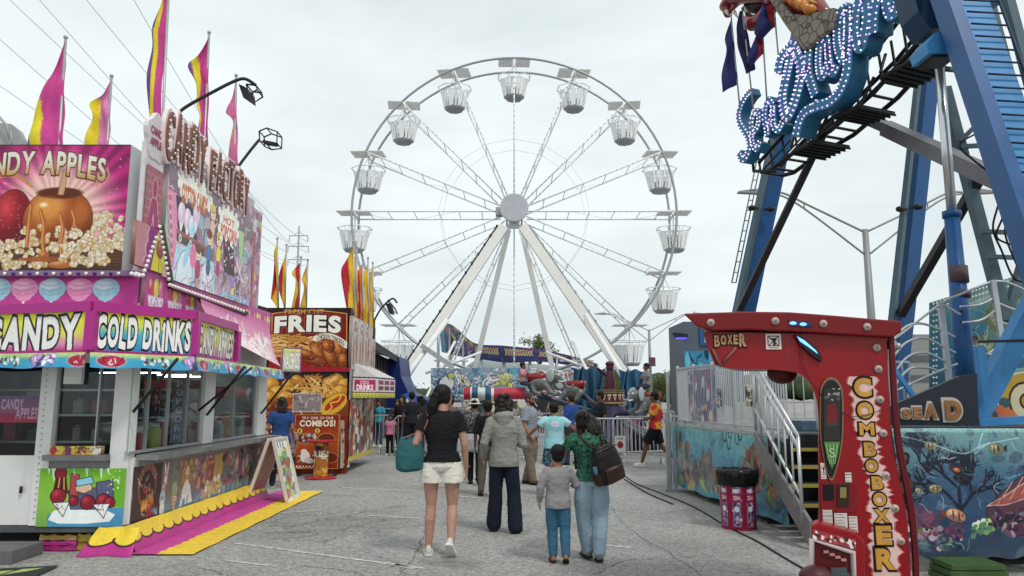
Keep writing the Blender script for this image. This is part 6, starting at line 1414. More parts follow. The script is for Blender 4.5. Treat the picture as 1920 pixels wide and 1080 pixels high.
# bits under and before the candy stand
b = MB(); g0 = at(70, 1000, YN+.05);
def stack(label, px0, px1, ytop, ybot, Y, h1, h2, n=3):
 p0, p1 = at(px0, ybot, Y), at(px1, ybot, Y); zt = zat(ytop, Y); T = thing('folded_awning', label, 'folded vinyl', ((p0.x+p1.x)/2, Y, 0), 0, 'folded pink and yellow skirting under the candy stand')
 rg = random.Random(px0)
 for k in range(n):
  z0 = .01+k*(zt-.02)/n; z1 = z0+(zt-.02)/n*.92; b = MB(); pts = []
  for t in np.linspace(0, 1, 9): pts.append((lerp(p0.x, p1.x, t)+rg.uniform(-.01, .01), t))
  top = [Vector((x, Y-.02+rg.uniform(-.01, .01), z1+.01*math.sin(i*2+k))) for i, (x, t) in enumerate(pts)]; bot = [Vector((v.x, v.y-.01, z0)) for v in top]
  b.prism(bot+top[::-1], (0, .35, 0)); b.build('fold', sm('vinyl_'+(h1 if k < n-1 else h2).strip('#'), h1 if k < n-1 else h2, .35, var=.25), T)
stack('folded magenta skirting roll lying under the candy stand', 74, 143, 1000, 1038, YN+.02, '#a83078', '#b09450')
stack('smaller yellow folded skirting beside the magenta roll', 146, 190, 998, 1030, YN+.05, '#b0982c', '#c0a840', 2)
p = at(-60, 1060, 7.6); q_ = at(42, 1060, 7.6); b = MB(); b.box(p.x, 7.45, .0, q_.x-.02, 7.95, .13); o = b.build('step_box', sm('step_grey', '#6a6668', .6, var=.2, dirt=.4), None, bevel=.01); tag(o, 'weathered grey step box at the bottom left under the door panel', 'box')
b = MB(); P4 = [gr(-120, 1075, .004), gr(112, 1062, .004), gr(30, 1100, .004), gr(-160, 1130, .004)]
c = Canvas(100, 60, 60, '#2c2e2c'); c.poly([(8, 12), (30, 8), (26, 22), (8, 22)], '#a8b878'); c.poly([(36, 10), (66, 8), (44, 34), (20, 36)], '#9cb460'); c.poly([(72, 6), (90, 6), (80, 14), (60, 20)], '#a0b46c'); o = c.mesh('door_mat', [p+Vector((0, 0, .012)) for p in P4], None, m=colmat('rubber_mat', .75, .3)); tag(o, 'black mat with worn green lettering blocks at the bottom left corner', 'mat')
# dark roofed building and distant block behind the fries stand
def shed():
 Y0, Y1 = 21, 34; x1 = at(700, 640, Y0).x; T = thing('long_building', 'long low dark roofed building behind the fries stand', 'building', (x1-3, 28, 0))
 A = at(692, 632, Y0); B = at(748, 690, 33); b = MB();
 zt = A.z; Xr = A.x+.35; Xf = Xr; w = 7
 b.add([(A.x, Y0, zt), (B.x, 36, zt*.98), (B.x-7, 36, zt+2), (A.x-7, Y0, zt+2), (A.x, Y0, zt-.25), (B.x, 36, zt*.98-.25)], [(0, 1, 2, 3), (0, 4, 5, 1)]); b.build('roof', sm('roof_dark', '#3a3634', .7), T)
 b = MB(); b.add([(A.x-.5, Y0, 0), (B.x-.5, 36, 0), (B.x-.5, 36, zt-.1), (A.x-.5, Y0, zt-.1)], [(0, 1, 2, 3)]); wl = b.build('wall', sm('wall_brown_grey', '#7a7068', .8), T)
 b = MB()
 for k in range(16):
  t = k/16; X = lerp(A.x, B.x, t)-.44; Y = lerp(Y0, 36, t); b.box(X, Y, .2, X+.08, Y+.12, zt-.2)
 for z in (1.0, 1.8, 2.6, 3.4, 4.2):
  if z < zt-.3: b.bar((A.x-.42, Y0, z), (B.x-.42, 36, z), .06, .08)
 b.build('slats', sm('slat_dark', '#3c3836', .7), T)
shed()
# ---------------- platform of the swing ride
M_ALW = mat('aluminium_pale', (.55, .56, .57), .35, .5, .08, 4)
ZD = 1.15
def hz(px, py, z):
 d = ray(px, py); t = (z-CH)/d.z; return Vector((d.x*t, d.y*t, z))
def coral(c, q, x, y, r, col, seed=0, lw=1.6, depth=4):
 rg = random.Random(seed)
 def br(X, Y, a, l, d):
  X2, Y2 = X+math.cos(a)*l, Y-math.sin(a)*l; c.line([(X, Y), (X2, Y2)], lw*(d*.45+.4), col)
  if d > 0:
   for k in range(3 if d > 1 else 2): br(X2, Y2, a+rg.uniform(-.9, .9), l*rg.uniform(.6, .85), d-1)
 X, Y = q(x, y);
 for k in range(3): br(X, Y, 1.57+(k-1)*.7, r*.42, depth)
def fish(c, q, x, y, s, col, stripe, flip=1):
 s *= .8
 X, Y = q(x, y); c.poly([(X-flip*s*.8, Y), (X-flip*s*1.5, Y-s*.6), (X-flip*s*1.35, Y+s*.5)], stripe); c.poly([(X, Y-s*.5), (X-flip*s*.7, Y-s*1.1), (X+flip*s*.3, Y-s*.4)], col); c.poly([(X, Y+s*.5), (X-flip*s*.6, Y+s*1.15), (X+flip*s*.3, Y+s*.4)], col)
 c.ell(X, Y, s, s*.68, col, ol='#2a2420', lw=s*.06, hi='#f0e0b8'); c.ell(X+flip*s*.3, Y, s*.09, s*.62, stripe); c.ell(X-flip*s*.3, Y, s*.1, s*.55, stripe); c.ell(X+flip*s*.68, Y-s*.12, s*.09, s*.09, '#101010')
def platform():
 A = hz(1265, 907, .1); Bc = hz(1483, 985, .1); T = thing('ride_platform', 'swing ride platform with underwater mural skirts and barred fence on the right', 'ride platform', (4.5, 11, 0))
 dirx = (Bc-A).normalized()
 bk = Vector((2.6, .9, 0))
 b = MB(); pl = [A, Bc, Vector((Bc.x+.0, 9.88, 0)), Vector((Bc.x+1.1, 9.88, 0)), Bc+Vector((1.1, .3, 0)), Bc+Vector((3.2, .35, 0)), A+Vector((5.5, 1.5, 0))]
 b.prism([Vector((p.x+.03, p.y+.02, ZD-.1)) for p in pl], (0, 0, .09)); b.prism([Vector((p.x+.1, p.y+.1, .25)) for p in pl], (0, 0, ZD-.36)); b.build('deck', mat('deck_grey', (.2, .205, .21), .55, .3, .15, 3, dirt=.3), T)
 # far-left end post and edge trim
 b = MB(); b.bar((A.x, A.y, ZD-.02), (Bc.x, Bc.y, ZD-.02), .05, .05)
 for k in range(9): p = A.lerp(Bc, k/8.5); b.box(p.x-.04, p.y-.03, ZD-.06, p.x+.02, p.y+.03, ZD+.03)
 b.build('deck_edge', M_ALW, T)
 tl = Vector((A.x, A.y, ZD-.05)); tr = Vector((Bc.x, Bc.y, ZD-.05)); bl = Vector((A.x, A.y, .10)); c = metric(tl, tr, bl, 330, '#4a8a98'); q = c.q; W_, H_ = c.w, c.h
 c.grad([(0, '#6fa8ac'), (.5, '#4f86a0'), (1, '#3c6480')]); c.grad([(0, '#7ab4b4'), (.5, '#5a90b0'), (1, '#4a6a90')], *q(1330, 800), *q(1400, 960)) if False else None
 rg = random.Random(8)
 for px, w_, hh, cl in ((1272, 5, .8, '#5a5c54'), (1280, 9, .95, '#4a4c48'), (1290, 10, .8, '#6a5850'), (1300, 9, .6, '#54504c'), (1312, 12, .55, '#4a5658'), (1322, 10, .7, '#66564c'), (1334, 10, .75, '#50555a'), (1342, 8, .5, '#7a5a4c')):
  X_, _ = q(px, 850); c.poly([(X_-w_*1.6, H_), (X_-w_*.7, H_*(1-hh)+6), (X_, H_*(1-hh)), (X_+w_*.7, H_*(1-hh)+8), (X_+w_*1.6, H_)], cl); c.blobs(X_-w_, H_*(1-hh)+8, X_+w_, H_, 16, 2, 7, ['#7a6a5c', '#3c4448', '#8c5c4c', '#5a7a80', '#a08070'], px, a=.8, asp=(1, 2.4))
 for px, py in ((1362, 818), (1370, 832), (1372, 812), (1386, 824), (1391, 815)): X_, Y_ = q(px, py); c.curve([(X_-7, Y_-6), (X_-5, Y_+5), (X_+4, Y_+6), (X_+6, Y_-5)], 2.2, '#2a2c2c')
 c.poly([q(1400, 900), q(1402, 862), q(1412, 838), q(1420, 826), q(1428, 845), q(1436, 880), q(1440, 905), q(1425, 925)], '#6a3438', ol='#2c1618', lw=1); c.blobs(*q(1402, 850), *q(1434, 915), 30, 3, 9, ['#8c4a40', '#b8685a', '#4a2024', '#a08070', '#5c6a48'], 9, asp=(1, 3)); c.poly([q(1416, 838), q(1420, 822), q(1424, 838)], '#7a8a54')
 c.blobs(*q(1396, 880), *q(1416, 920), 14, 4, 8, ['#c87850', '#a85a48', '#d89a70'], 2)
 c.poly([q(1442, 815), q(1452, 812), (W_, H_*.05), (W_, H_), q(1450, 960)], '#24343c'); c.blobs(*q(1442, 880), *q(1476, 960), 44, 4, 10, ['#4a8a3c', '#7a9a34', '#2c4a50', '#c86a3c', '#8a3a2c', '#3a6a80', '#1c2a30'], 5, ol='#142024', lw=.8); c.curve([q(1452, 820), q(1448, 850), q(1456, 880), q(1452, 910)], 6, '#3c2420')
 c.grad([(0, '#3a7a96'), (1, '#4a88a0')], 0, H_*.9, W_, H_); c.blobs(0, H_*.82, W_, H_, 40, 6, 16, ['#3c6a86', '#5a90a4', '#2c4a60', '#6a9a5a', '#c0a060'], 6, a=.7, asp=(.3, .6))
 c.squig(0, 0, W_, H_, 50, .9, ['#2a3c44', '#8ac0c4'], 9, 16, .5); c.blobs(0, 0, W_, H_, 70, 5, 16, ['#16202c', '#2c5068', '#9ac0c4', '#5a4a48'], 45, a=.18, asp=(.4, 2)); c.tone(1.08, 1.0); c.noise(.09); c.mesh('mural_skirt', lambda tx, ty: tl.lerp(tr, tx)+Vector((0, 0, -(ZD-.15)*ty+.012*math.sin(tx*30)*ty))+Vector((-.03, -.01, 0))*(1+math.sin(tx*23)*.3*ty), T, m=colmat('vinyl_banner', .3, .35))
 # fence on the deck
 def bars(P0, P1, n, name, h=.95, z=ZD, rad=.011):
  b = MB()
  for k in range(n+1): p = P0.lerp(P1, k/n); b.bar((p.x, p.y, z+.04), (p.x, p.y, z+h), rad*2, rad*1.6)
  for zz in (.05, h): b.bar((P0.x, P0.y, z+zz), (P1.x, P1.y, z+zz), .03, .03)
  return b.build(name, M_ALW, T)
 F0, F1 = A.lerp(Bc, .02)+Vector((.08, 0, 0)), A.lerp(Bc, .98)+Vector((.08, 0, 0))
 for i in range(5):
  P0, P1 = F0.lerp(F1, i/5+.006), F0.lerp(F1, (i+1)/5-.006); bars(P0, P1, 11, 'fence_panel', rad=.009)
  b = MB(); b.bar((P0.x, P0.y, ZD), (P0.x, P0.y, ZD+1.0), .045, .045); b.build('fence_post', M_ALW, T)
 G0 = Bc+Vector((.75, .9, 0)); G1 = Bc+Vector((2.4, 1.6, 0)); bars(G0, G1, 13, 'fence_panel', rad=.009); G0 = A+Vector((.6, .5, 0)); G1 = A+Vector((3.6, 1.2, 0)); bars(G0, G1, 14, 'fence_panel', rad=.009)
 # posters hung on the fence
 for x0, x1, y0, y1, Yo, cols, nm in ((1292, 1345, 690, 787, -.03, ['#5a5c8a', '#a8485a', '#d8d4d0', '#8a8c98', '#3c3c58', '#c07a5a'], 1), (1400, 1413, 715, 762, .02, ['#8a8c50', '#4c4c40', '#c8c4b0'], 2), (1347, 1356, 722, 765, .02, ['#8a9098', '#505860', '#b8a8a0'], 3)):
  def on(px, py):
   n = Vector((dirx.y, -dirx.x, 0)); return atP(px, py, F0+n*Yo*(-1 if n.x > 0 else 1), n)
  tl2, tr2, bl2 = on(x0, y0+6), on(x1, y0), on(x0, y1); tr2.z = tl2.z; bl2.x, bl2.y = tl2.x, tl2.y
  off = Vector((-.03, -.01, 0)); c = metric(tl2+off, tr2+off, bl2+off, 60, cols[0]); c.blobs(0, 0, c.w, c.h, 60, 3, 9, cols, nm, asp=(.6, 2)); c.squig(0, 0, c.w, c.h, 16, 1.4, ['#e8e4e0', '#2a2a38'], nm, 20); c.mesh('poster', c.quad, T, m=colmat('vinyl_banner', .3, .35))
 # end frame of the fence at the lane corner
 b = MB(); P0 = A+Vector((-.05, .1, 0)); b.bar((P0.x, P0.y, .05), (P0.x, P0.y, 2.05), .05); b.bar((P0.x-.1, P0.y-.35, .0), (P0.x-.1, P0.y-.35, 1.35), .07); b.bar((P0.x+.02, P0.y-.35, .0), (P0.x+.02, P0.y-.35, 1.35), .04); b.bar((P0.x-.1, P0.y-.35, 1.35), (P0.x+.02, P0.y-.35, 1.35), .05); b.box(P0.x-.16, P0.y-.42, 0, P0.x+.08, P0.y-.28, .05); b.build('gate_frame', M_STEEL, T)
 # red and white marker on the deck behind the stairs
 b = MB(); p = at(1572, 792, 10.2); b.box(p.x-.5, 10.2, ZD, p.x+.6, 10.6, ZD+.13); b.build('kerb_box', sm('kerb_slate', '#4a6478', .5), T); b = MB(); b.box(p.x-.2, 10.19, ZD+.04, p.x, 10.199, ZD+.10); b.build('reflector', sm('reflector_red', '#a83a34', .3), T)
 # front banner to the right with its own frame
 YB = 7.1; zt = zat(803, YB)
 tl = at(1672, 803, YB); tr = at(2010, 803, YB-.1); bl = at(1672, 1036, YB); tr.z = tl.z; bl.x = tl.x; zb = .13
 bl.z = zb; c = metric(tl, tr, bl, 360, '#4a7a9a'); q = c.q; W_, H_ = c.w, c.h; u = W_/338
 c.grad([(0, '#8fc4bc'), (.12, '#6aa4b4'), (.4, '#3f6f9c'), (.75, '#3a5c88'), (1, '#4a6078')])
 for X_, Y_, r in ((1690, 860, 60), (1900, 840, 70), (1800, 830, 60)): c.ell(*q(X_, Y_), r*u, r*.6*u, '#8fc8c8', a=.35, soft=.9)
 c.poly([q(1850, 812), q(1870, 812), q(1900, 930), q(1860, 930)], '#5a94ac', .4)
 coral(c, q, 1740, 885, 60*u, '#2c3650', 1, 2.2*u); coral(c, q, 1795, 950, 90*u, '#20263c', 2, 2.8*u); coral(c, q, 1715, 850, 40*u, '#3a3c5c', 5, 1.8*u); coral(c, q, 1700, 1010, 50*u, '#7a3a5c', 3, 2.4*u); coral(c, q, 1750, 1015, 50*u, '#8a5a7a', 4, 2.2*u); coral(c, q, 1720, 1000, 40*u, '#a85a78', 7, 2*u)
 c.blobs(*q(1780, 850), *q(1820, 900), 50, 3*u, 8*u, ['#20263c', '#2c3048', '#4a3a4c', '#1a1e30'], 6); c.tone(.8, .85); c.blobs(*q(1690, 985), *q(1800, 1030), 90, 2*u, 6*u, ['#6a8a3c', '#8a3a5c', '#3c2a4a', '#c8b8c0', '#4a6a4a', '#a07090', '#2a3040'], 8)
 c.poly([q(1850, 955), q(1880, 920), q(1930, 880), q(2010, 850), q(2010, 1010), q(1900, 1008), q(1850, 985)], '#5a3a48', ol='#2a1c28', lw=1.5*u); c.poly([q(1850, 952), q(1900, 918), q(1960, 880), q(2010, 862), q(2010, 900), q(1930, 935), q(1880, 948)], '#a0524e', ol='#e0c0b0', lw=1.5*u)
 for k in range(7): c.line([q(1870+k*20, 945-k*8), q(1895+k*18, 905-k*8)], 1.5*u, '#d8a890')
 c.blobs(*q(1860, 960), *q(2000, 1005), 50, 4*u, 12*u, ['#3c2c44', '#6a5068', '#8a7a90', '#2a2434', '#a89098'], 9, asp=(.3, .6)); c.blobs(*q(1820, 975), *q(1860, 1000), 26, 3*u, 7*u, ['#8aa85a', '#c8d890', '#5a8a6a', '#e0e8d8'], 10)
 for x, y, s, cl, st_ in ((1745, 835, 15, '#9a8448', '#2c2c30'), (1868, 842, 18, '#7c7458', '#2a2c30'), (1787, 962, 22, '#c08a6a', '#8a3c34'), (1752, 915, 14, '#86825a', '#2c2c3c'), (1722, 922, 10, '#98885a', '#2c2c30'), (1790, 878, 7, '#c86a38', '#8a3a28')): fish(c, q, x, y, s*u, cl, st_, 1 if x != 1868 else -1)
 c.curve([q(1672, 815), q(1740, 830), q(1800, 848), q(1840, 835), q(1910, 822)], 2*u, '#b8dcdc', .7); c.curve([q(1840, 812), q(1832, 840), q(1855, 830)], 2.5*u, '#c8e4e0', .6); c.blobs(*q(1676, 850), *q(1704, 965), 26, 6*u, 12*u, ['#1a1214', '#2c1c1c', '#3a2c28', '#100c10', '#4a3a34'], 12, asp=(.6, 1.4)); c.grad([(0, '#a8ccc8'), (1, '#7ab0b8')], 0, 0, c.w, H_*.03); c.squig(0, H_*.05, W_, H_, 90, 1.2*u, ['#9cc8d0', '#1c2c48', '#5a8ab0', '#d0e0e0', '#4a3a5a'], 4, 26*u, .55)
 c.blobs(0, 0, W_, H_, 90, 4*u, 16*u, ['#141a28', '#2a3a5c', '#8ab0bc', '#4a3858', '#181c2c'], 44, a=.28, asp=(.3, 1)); c.noise(.09); c.mesh('mural_skirt', lambda tx, ty: tl.lerp(tr, tx)+Vector((0, -.03*math.sin(ty*3.1)-.02*math.sin(tx*17+ty*4), (zb-tl.z)*ty+.035*math.sin(tx*11+1)*ty+.02*math.sin(tx*29)*ty)), T, m=colmat('vinyl_banner', .3, .35))
 b = MB(); b.box(tl.x, YB+.04, zt-.03, tr.x+.6, YB+.12, zt+.015); b.box(4.2, YB+.3, .12, 9.5, 10.2, ZD+.1); b.build('deck', mat('deck_dark', (.05, .06, .07), .6), T)
 return T, A, Bc
plat, PA, PB = platform()
# ---------------- stairs
def stairs():
 xl = PB.x-.12; yt = 9.55; yb = 8.45; n = 5; T = thing('stair', 'steel stairs with yellow edged treads and silver handrails up to the swing ride', 'stairs', (xl+.3, 9, 0))
 dk = sm('tread_dark', '#1c1c1e', .8); ye = sm('tread_edge_yellow', '#a8954c', .6)
 for i in range(n):
  z = .2+i*.19; y = lerp(yb, yt, i/(n-1)); b = MB(); b.box(xl+.02, y, z-.03, xl+.95, y+.26, z); t_ = b.build('tread', dk, T); b = MB(); b.box(xl+.02, y-.02, z-.035, xl+.95, y-.001, z+.006); b.build('tread_edge', ye, t_)
 b = MB(); b.box(xl+.1, yt+.27, .0, xl+1.2, yt+.30, ZD-.03); b.build('riser', M_BLACK, T)
 for x in (xl-.02, xl+.98):
  b = MB(); p = [(x, yt+.28, ZD), (x, yt+.28, ZD-.28), (x, yb-.30, -.0), (x, yb-.34, .0), (x, yb-.30, .30)]; b.prism([Vector(v) for v in p], (.035, 0, 0)); b.build('stringer', mat('stringer_steel', (.24, .235, .23), .45, .4, .15, 5), T)
  b = MB(); a0 = Vector((x, yt+.2, ZD+.0)); a1 = Vector((x, yb-.12, .22))
  for h in (.95, .82, .30): b.tube([a0+Vector((0, 0, h)), a1+Vector((0, 0, h))], .022 if h > .5 else .018, 8)
  for k in range(8): p = a0.lerp(a1, k/7); b.tube([p+Vector((0, 0, .02)), p+Vector((0, 0, .95))], .012 if k not in (0, 7) else .02, 6)
  b.build('handrail', M_ALW, T)
stairs()
# ---------------- litter bin
def bin_():
 g = gr(1386, 990); Y = g.y; r = .225; T = thing('litter_bin', 'red litter bin with blue white panels and black bag standing before the stairs', 'litter bin', tuple(g));
 c = Canvas(142, 62, 160, '#841638'); rg = random.Random(3)
 for k in range(8):
  x = k*17.75; c.rect(x+4.5, 3, x+14.5, 59, '#8c7a92'); c.blobs(x+5, 4, x+14, 58, 44, 1, 2.6, ['#3a2a58', '#c0b8c8', '#8a2448', '#5c4a7c', '#3a2a58'], k); c.rect(x+4.5, 20, x+14.5, 30, '#8c2048'); c.text('KEEP', x+5.3, 8, x+13.8, 12, '#f0ecf0', .03); c.text('AMERICA', x+5, 14, x+14.2, 18.5, '#f0ecf0', .03); c.text('CLEAN', x+5.3, 22, x+13.8, 27, '#f0ecf0', .03); c.ell(x+9.5, 38, 3.6, 3.6, '#d8d4e0', ol='#3a2a58', lw=.8)
 c.mesh('barrel', lambda tx, ty: Vector((r*(1.0-.06*ty)*math.sin(tx*6.2832), -r*(1.0-.06*ty)*math.cos(tx*6.2832), .62*(1-ty)+.012)), T, m=colmat('printed_board_gloss', .25, .04), world=False)
 b = MB(); b.lathe((0, 0, 0), [(.01, .0), (r*.95, .0), (r*.96, .015), (.01, .02)], 28); b.lathe((0, 0, 0), [(r*1.0, .60), (r*1.04, .61), (r*1.04, .65), (r*.9, .655)], 28); b.build('rim', sm('bin_red', '#8c1c38', .4), T, world=False)
 rings = []
 for z, rr in ((.52, 1.03), (.56, 1.10), (.62, 1.12), (.68, 1.14), (.715, 1.08), (.72, .95), (.66, .85), (.5, .75)): rings.append([Vector((r*rr*(1+.035*math.sin(k*2.7+z*40)+.02*math.sin(k*5.1))*math.cos(k*6.2832/48), r*rr*(1+.035*math.sin(k*2.7+z*40))*math.sin(k*6.2832/48), z+.007*math.sin(k*1.3)+.006*math.sin(k*2.9))) for k in range(48)])
 b = MB(); b.smooth = True; b.loft(rings); b.build('bin_bag', sm('bag_black', '#101012', .22, var=.1), T, world=False)
bin_()
def cable():
 pts = [gr(x, y, .012) for x, y in ((1150, 872), (1185, 902), (1240, 925), (1300, 950), (1360, 985), (1420, 1015), (1475, 1048), (1540, 1085))]; b = MB(); b.tube(spl([tuple(p) for p in pts], 6), .009, 6); o = b.build('power_lead', M_RUBBER); tag(o, 'black power lead snaking over the asphalt beside the mural skirt', 'cable')
 pts = [gr(x, y, .012) for x, y in ((1170, 898), (1215, 925), (1262, 945))]; b = MB(); b.tube(spl([tuple(p) for p in pts], 6), .010, 6); o = b.build('power_lead', M_RUBBER); tag(o, 'short second black lead left of the fence corner on the asphalt', 'cable')
cable()
b = MB()
T = thing('block_stack', 'stack of green plastic blocks under the turtle mural at bottom right', 'blocks', tuple(gr(1820, 1072)))
for k in range(3):
 z = .012+k*.055; p0 = at(1764+k*3, 1060, 6.78); p1 = at(1878-k*4, 1060, 6.78); b = MB(); b.box(p0.x, 6.66, z, p1.x, 7.0, z+.048); b.build('block', sm('block_green', '#3f5a30', .6, var=.3, dirt=.4), T, bevel=.006)
# ---------------- boxing machine
def boxer():
 YB = 5.75; TH = .55; T = thing('boxing_machine', 'red arcade boxing machine with gold COMBO BOXER lettering and white knobs, right foreground', 'arcade machine', tuple(at(1640, 1110, YB).xy)+(0,))
 red = sm('machine_gloss_red', '#8c0812', .3, coat=.12, var=.12, dirt=.3, scale=4); dred = sm('machine_dark_red', '#5c0a10', .4, var=.1)
 def A_(x, y, Y=YB): return at(x, y, Y)
 def prism(pts, name, m, Y0=YB, th=TH, par=T, bev=.012):
  b = MB(); b.prism([A_(x, y, Y0) for x, y in pts], (th*.40, th, 0)); return b.build(name, m, par, bevel=bev)
 # body outline: arm, shoulder, column, base
 inner = spl([(1340, 684), (1372, 691), (1430, 692), (1478, 696), (1503, 703), (1520, 722), (1531, 750), (1535, 790), (1535, 860), (1536, 960), (1534, 1010)], 5)
 outer = spl([(1662, 628), (1665, 700), (1668, 770), (1673, 830), (1683, 885), (1695, 940), (1703, 1000), (1707, 1060), (1708, 1150)], 5)
 body = [(1318, 622)]+[(1326, 650), (1340, 684)]+inner[1:]+[(1534, 1150)]+outer[::-1]
 prism(body, 'body', red)
 rim = spl([(1669, 628), (1673, 700), (1677, 770), (1684, 830), (1694, 885), (1705, 940), (1712, 1000), (1716, 1060), (1717, 1150)], 5)
 ri2 = spl([(1690, 628), (1692, 700), (1694, 770), (1700, 830), (1708, 885), (1716, 940), (1720, 1000), (1722, 1060), (1723, 1150)], 5)
 prism(spl([(1667, 628), (1670, 700), (1674, 770), (1680, 830), (1690, 885), (1701, 940), (1709, 1000), (1713, 1060), (1714, 1150)], 5)+[(x+8, y) for x, y in reversed(rim)], 'edge_trim', dred, YB-.02, .10)
 cap = [(1281, 588), (1330, 586), (1400, 584), (1480, 585), (1560, 591), (1640, 598), (1691, 602), (1690, 622), (1676, 632), (1600, 628), (1500, 622), (1400, 618), (1335, 620), (1306, 612)]
 prism(cap, 'canopy', sm('canopy_red', '#74080f', .38, coat=.08, var=.08), YB-.07, TH+.14)
 # ball holder under the arm
 b = MB(); c0 = A_(1466, 700, YB+TH/2); b.ball(c0, .115, 16, 8, (1, 1, .75)); b.build('ball_holder', sm('holder_dark_red', '#4a1014', .5), T)
 # column window: arched top, pointed foot
 wnd = spl([(1540, 770), (1541, 735), (1549, 717), (1560, 712), (1571, 720), (1578, 740), (1579, 790), (1577, 830), (1570, 868), (1560, 896), (1551, 880), (1544, 845), (1540, 810), (1540, 770)], 5)
 def outl(pts, cx, cy, k): return [(cx+(x-cx)*k, cy+(y-cy)*(1+(k-1)*.4)) for x, y in pts]
 prism(outl(wnd, 1560, 800, 1.14), 'window_rim', sm('rim_gold_brown', '#8a6a4c', .4), YB-.014, .013, bev=0)
 b = MB(); b.prism([A_(x, y, YB-.02) for x, y in wnd[:-1]], (0, .005, 0)); b.build('window_panel', sm('panel_dark', '#1c1c1c', .2), T)
 tl, tr, bl = A_(1541, 722, YB-.024), A_(1577, 722, YB-.024), A_(1541, 880, YB-.024)
 c = metric(tl, tr, bl, 60, '#2c2a28'); W_, H_ = c.w, c.h; c.blobs(0, 0, W_, H_*.3, 26, .8, 2, ['#8a8a84', '#4a4a48', '#b8b0a0', '#2a2a28'], 3); c.poly([(W_*.25, H_*.3), (W_*.75, H_*.3), (W_*.85, H_*.68), (W_*.15, H_*.68)], '#6a1c20'); c.rect(W_*.1, H_*.66, W_*.9, H_*.72, '#3a3a38')
 # glass disc display with a green target tapering down
 c.noise(.05); q2 = [A_(1545, 728, YB-.024), A_(1575, 728, YB-.024), A_(1575, 826, YB-.024), A_(1545, 826, YB-.024)]; c.mesh('window_art', q2, T)
 b = MB(); b.prism([A_(x, y, YB-.028) for x, y in ((1545, 828), (1575, 828), (1570, 856), (1560, 880), (1552, 862))], (0, .004, 0)); tg = b.build('score_target', sm('target_green', '#4c7a38', .4), T)
 b = MB();
 for k in range(4): b.prism([A_(x, y, YB-.031) for x, y in ((1548+k*7, 832), (1550+k*7, 832), (1557+k*3, 870), (1556+k*3, 870))], (0, .002, 0))
 b.build('target_stripes', sm('target_pale', '#9ab88a', .4), tg); text3d('target_mark', 'S', A_(1555, 858, YB-.032), (1, 0, 0), (0, 0, 1), .045, .07, .003, sm('target_pale', '#9ab88a'), tg)
 # coin panel, stickers, slots
 def plate(x0, y0, x1, y1, h, name, par=T, d=.01, sk=0, rough=.4, bev=.003):
  return prism([(x0, y0), (x1, y0+sk), (x1, y1+sk), (x0, y1)], name, sm(name+'_'+h.strip('#'), h, rough), YB-d, d-.001, par, bev)
 plate(1538, 902, 1606, 958, '#7a1018', 'coin_panel', d=.006, sk=4); plate(1544, 908, 1564, 938, '#0c0c0c', 'coin_slot', d=.012); cp = plate(1570, 908, 1592, 950, '#2c2416', 'coin_mechanism', d=.016); plate(1575, 914, 1587, 934, '#8a7a48', 'coin_flap', cp, .022)
 def stick(x0, y0, x1, y1, lines, name, sk=0, bg='#c8c2bc'):
  tl, tr, bl = A_(x0, y0, YB-.0075), A_(x1, y0, YB-.0075), A_(x0, y1, YB-.0075); c = metric(tl, tr, bl, 60, bg); rg = random.Random(x0)
  for k in range(lines):
   y = c.h*(k+.6)/lines; c.line([(c.w*.06, y), (c.w*rg.uniform(.6, .95), y)], c.h/lines*.34, rg.choice(['#8a8480', '#6a6460', '#a09890']))
  c.mesh(name, [v+Vector((0, 0, -sk*.004*(i in (1, 2)))) for i, v in enumerate(c.quad)], T); return c
 stick(1542, 956, 1560, 992, 5, 'notice_sticker', bg='#b8b2b0'); stick(1564, 962, 1588, 1004, 8, 'notice_sticker'); stick(1591, 968, 1607, 1008, 7, 'notice_sticker'); stick(1584, 886, 1596, 904, 3, 'notice_sticker')
 def nosign(x0, y0, x1, y1):
  tl, tr, bl = A_(x0, y0, YB-.008), A_(x1, y0, YB-.008), A_(x0, y1, YB-.008); c = metric(tl, tr, bl, 60, '#d8c8c4'); W_, H_ = c.w, c.h
  c.rect(W_*.15, H_*.15, W_*.85, H_*.78, '#d8ccc8', ol='#241c1c', lw=W_*.05); c.ell(W_*.6, H_*.34, W_*.11, H_*.09, '#241c1c'); c.poly([(W_*.36, H_*.24), (W_*.66, H_*.4), (W_*.62, H_*.75), (W_*.46, H_*.75), (W_*.5, H_*.5), (W_*.34, H_*.34)], '#241c1c'); c.line([(W_*.2, H_*.2), (W_*.8, H_*.75)], W_*.06, '#241c1c'); c.line([(W_*.8, H_*.18), (W_*.2, H_*.76)], W_*.06, '#241c1c'); c.line([(W_*.2, H_*.9), (W_*.8, H_*.9)], H_*.05, '#6a5c5c'); c.mesh('warning_sticker', c.quad, T)
 nosign(1435, 626, 1464, 655); nosign(1538, 868, 1548, 898)
 # knobs
 km = sm('knob_ivory', '#b8a8a0', .3); kr = sm('knob_ring', '#8a7a72', .35)
 for x, y in ((1332, 605), (1453, 602), (1543, 607), (1625, 613), (1643, 652), (1646, 692), (1649, 749), (1655, 812), (1660, 891), (1677, 953), (1688, 1014)):
  Yk = YB-.07 if y < 620 else YB; p = A_(x, y, Yk); b = MB(); R_ = .029
  def cyl(r, d0, d1): b.tube([p-Vector((0, d0, 0)), p-Vector((0, d1, 0))], r, 18)
  cyl(R_, 0, .014); cyl(R_*.8, .013, .019); o = b.build('knob', km, T); b = MB(); b.tube([p-Vector((0, .0195, 0)), p-Vector((0, .022, 0))], R_*.42, 12); b.build('knob_centre', kr, o)
 # blue lit strips
 le = mat('led_blue', s2l(hx('#6ab8f0')), .3, emit=1.3); b = MB()
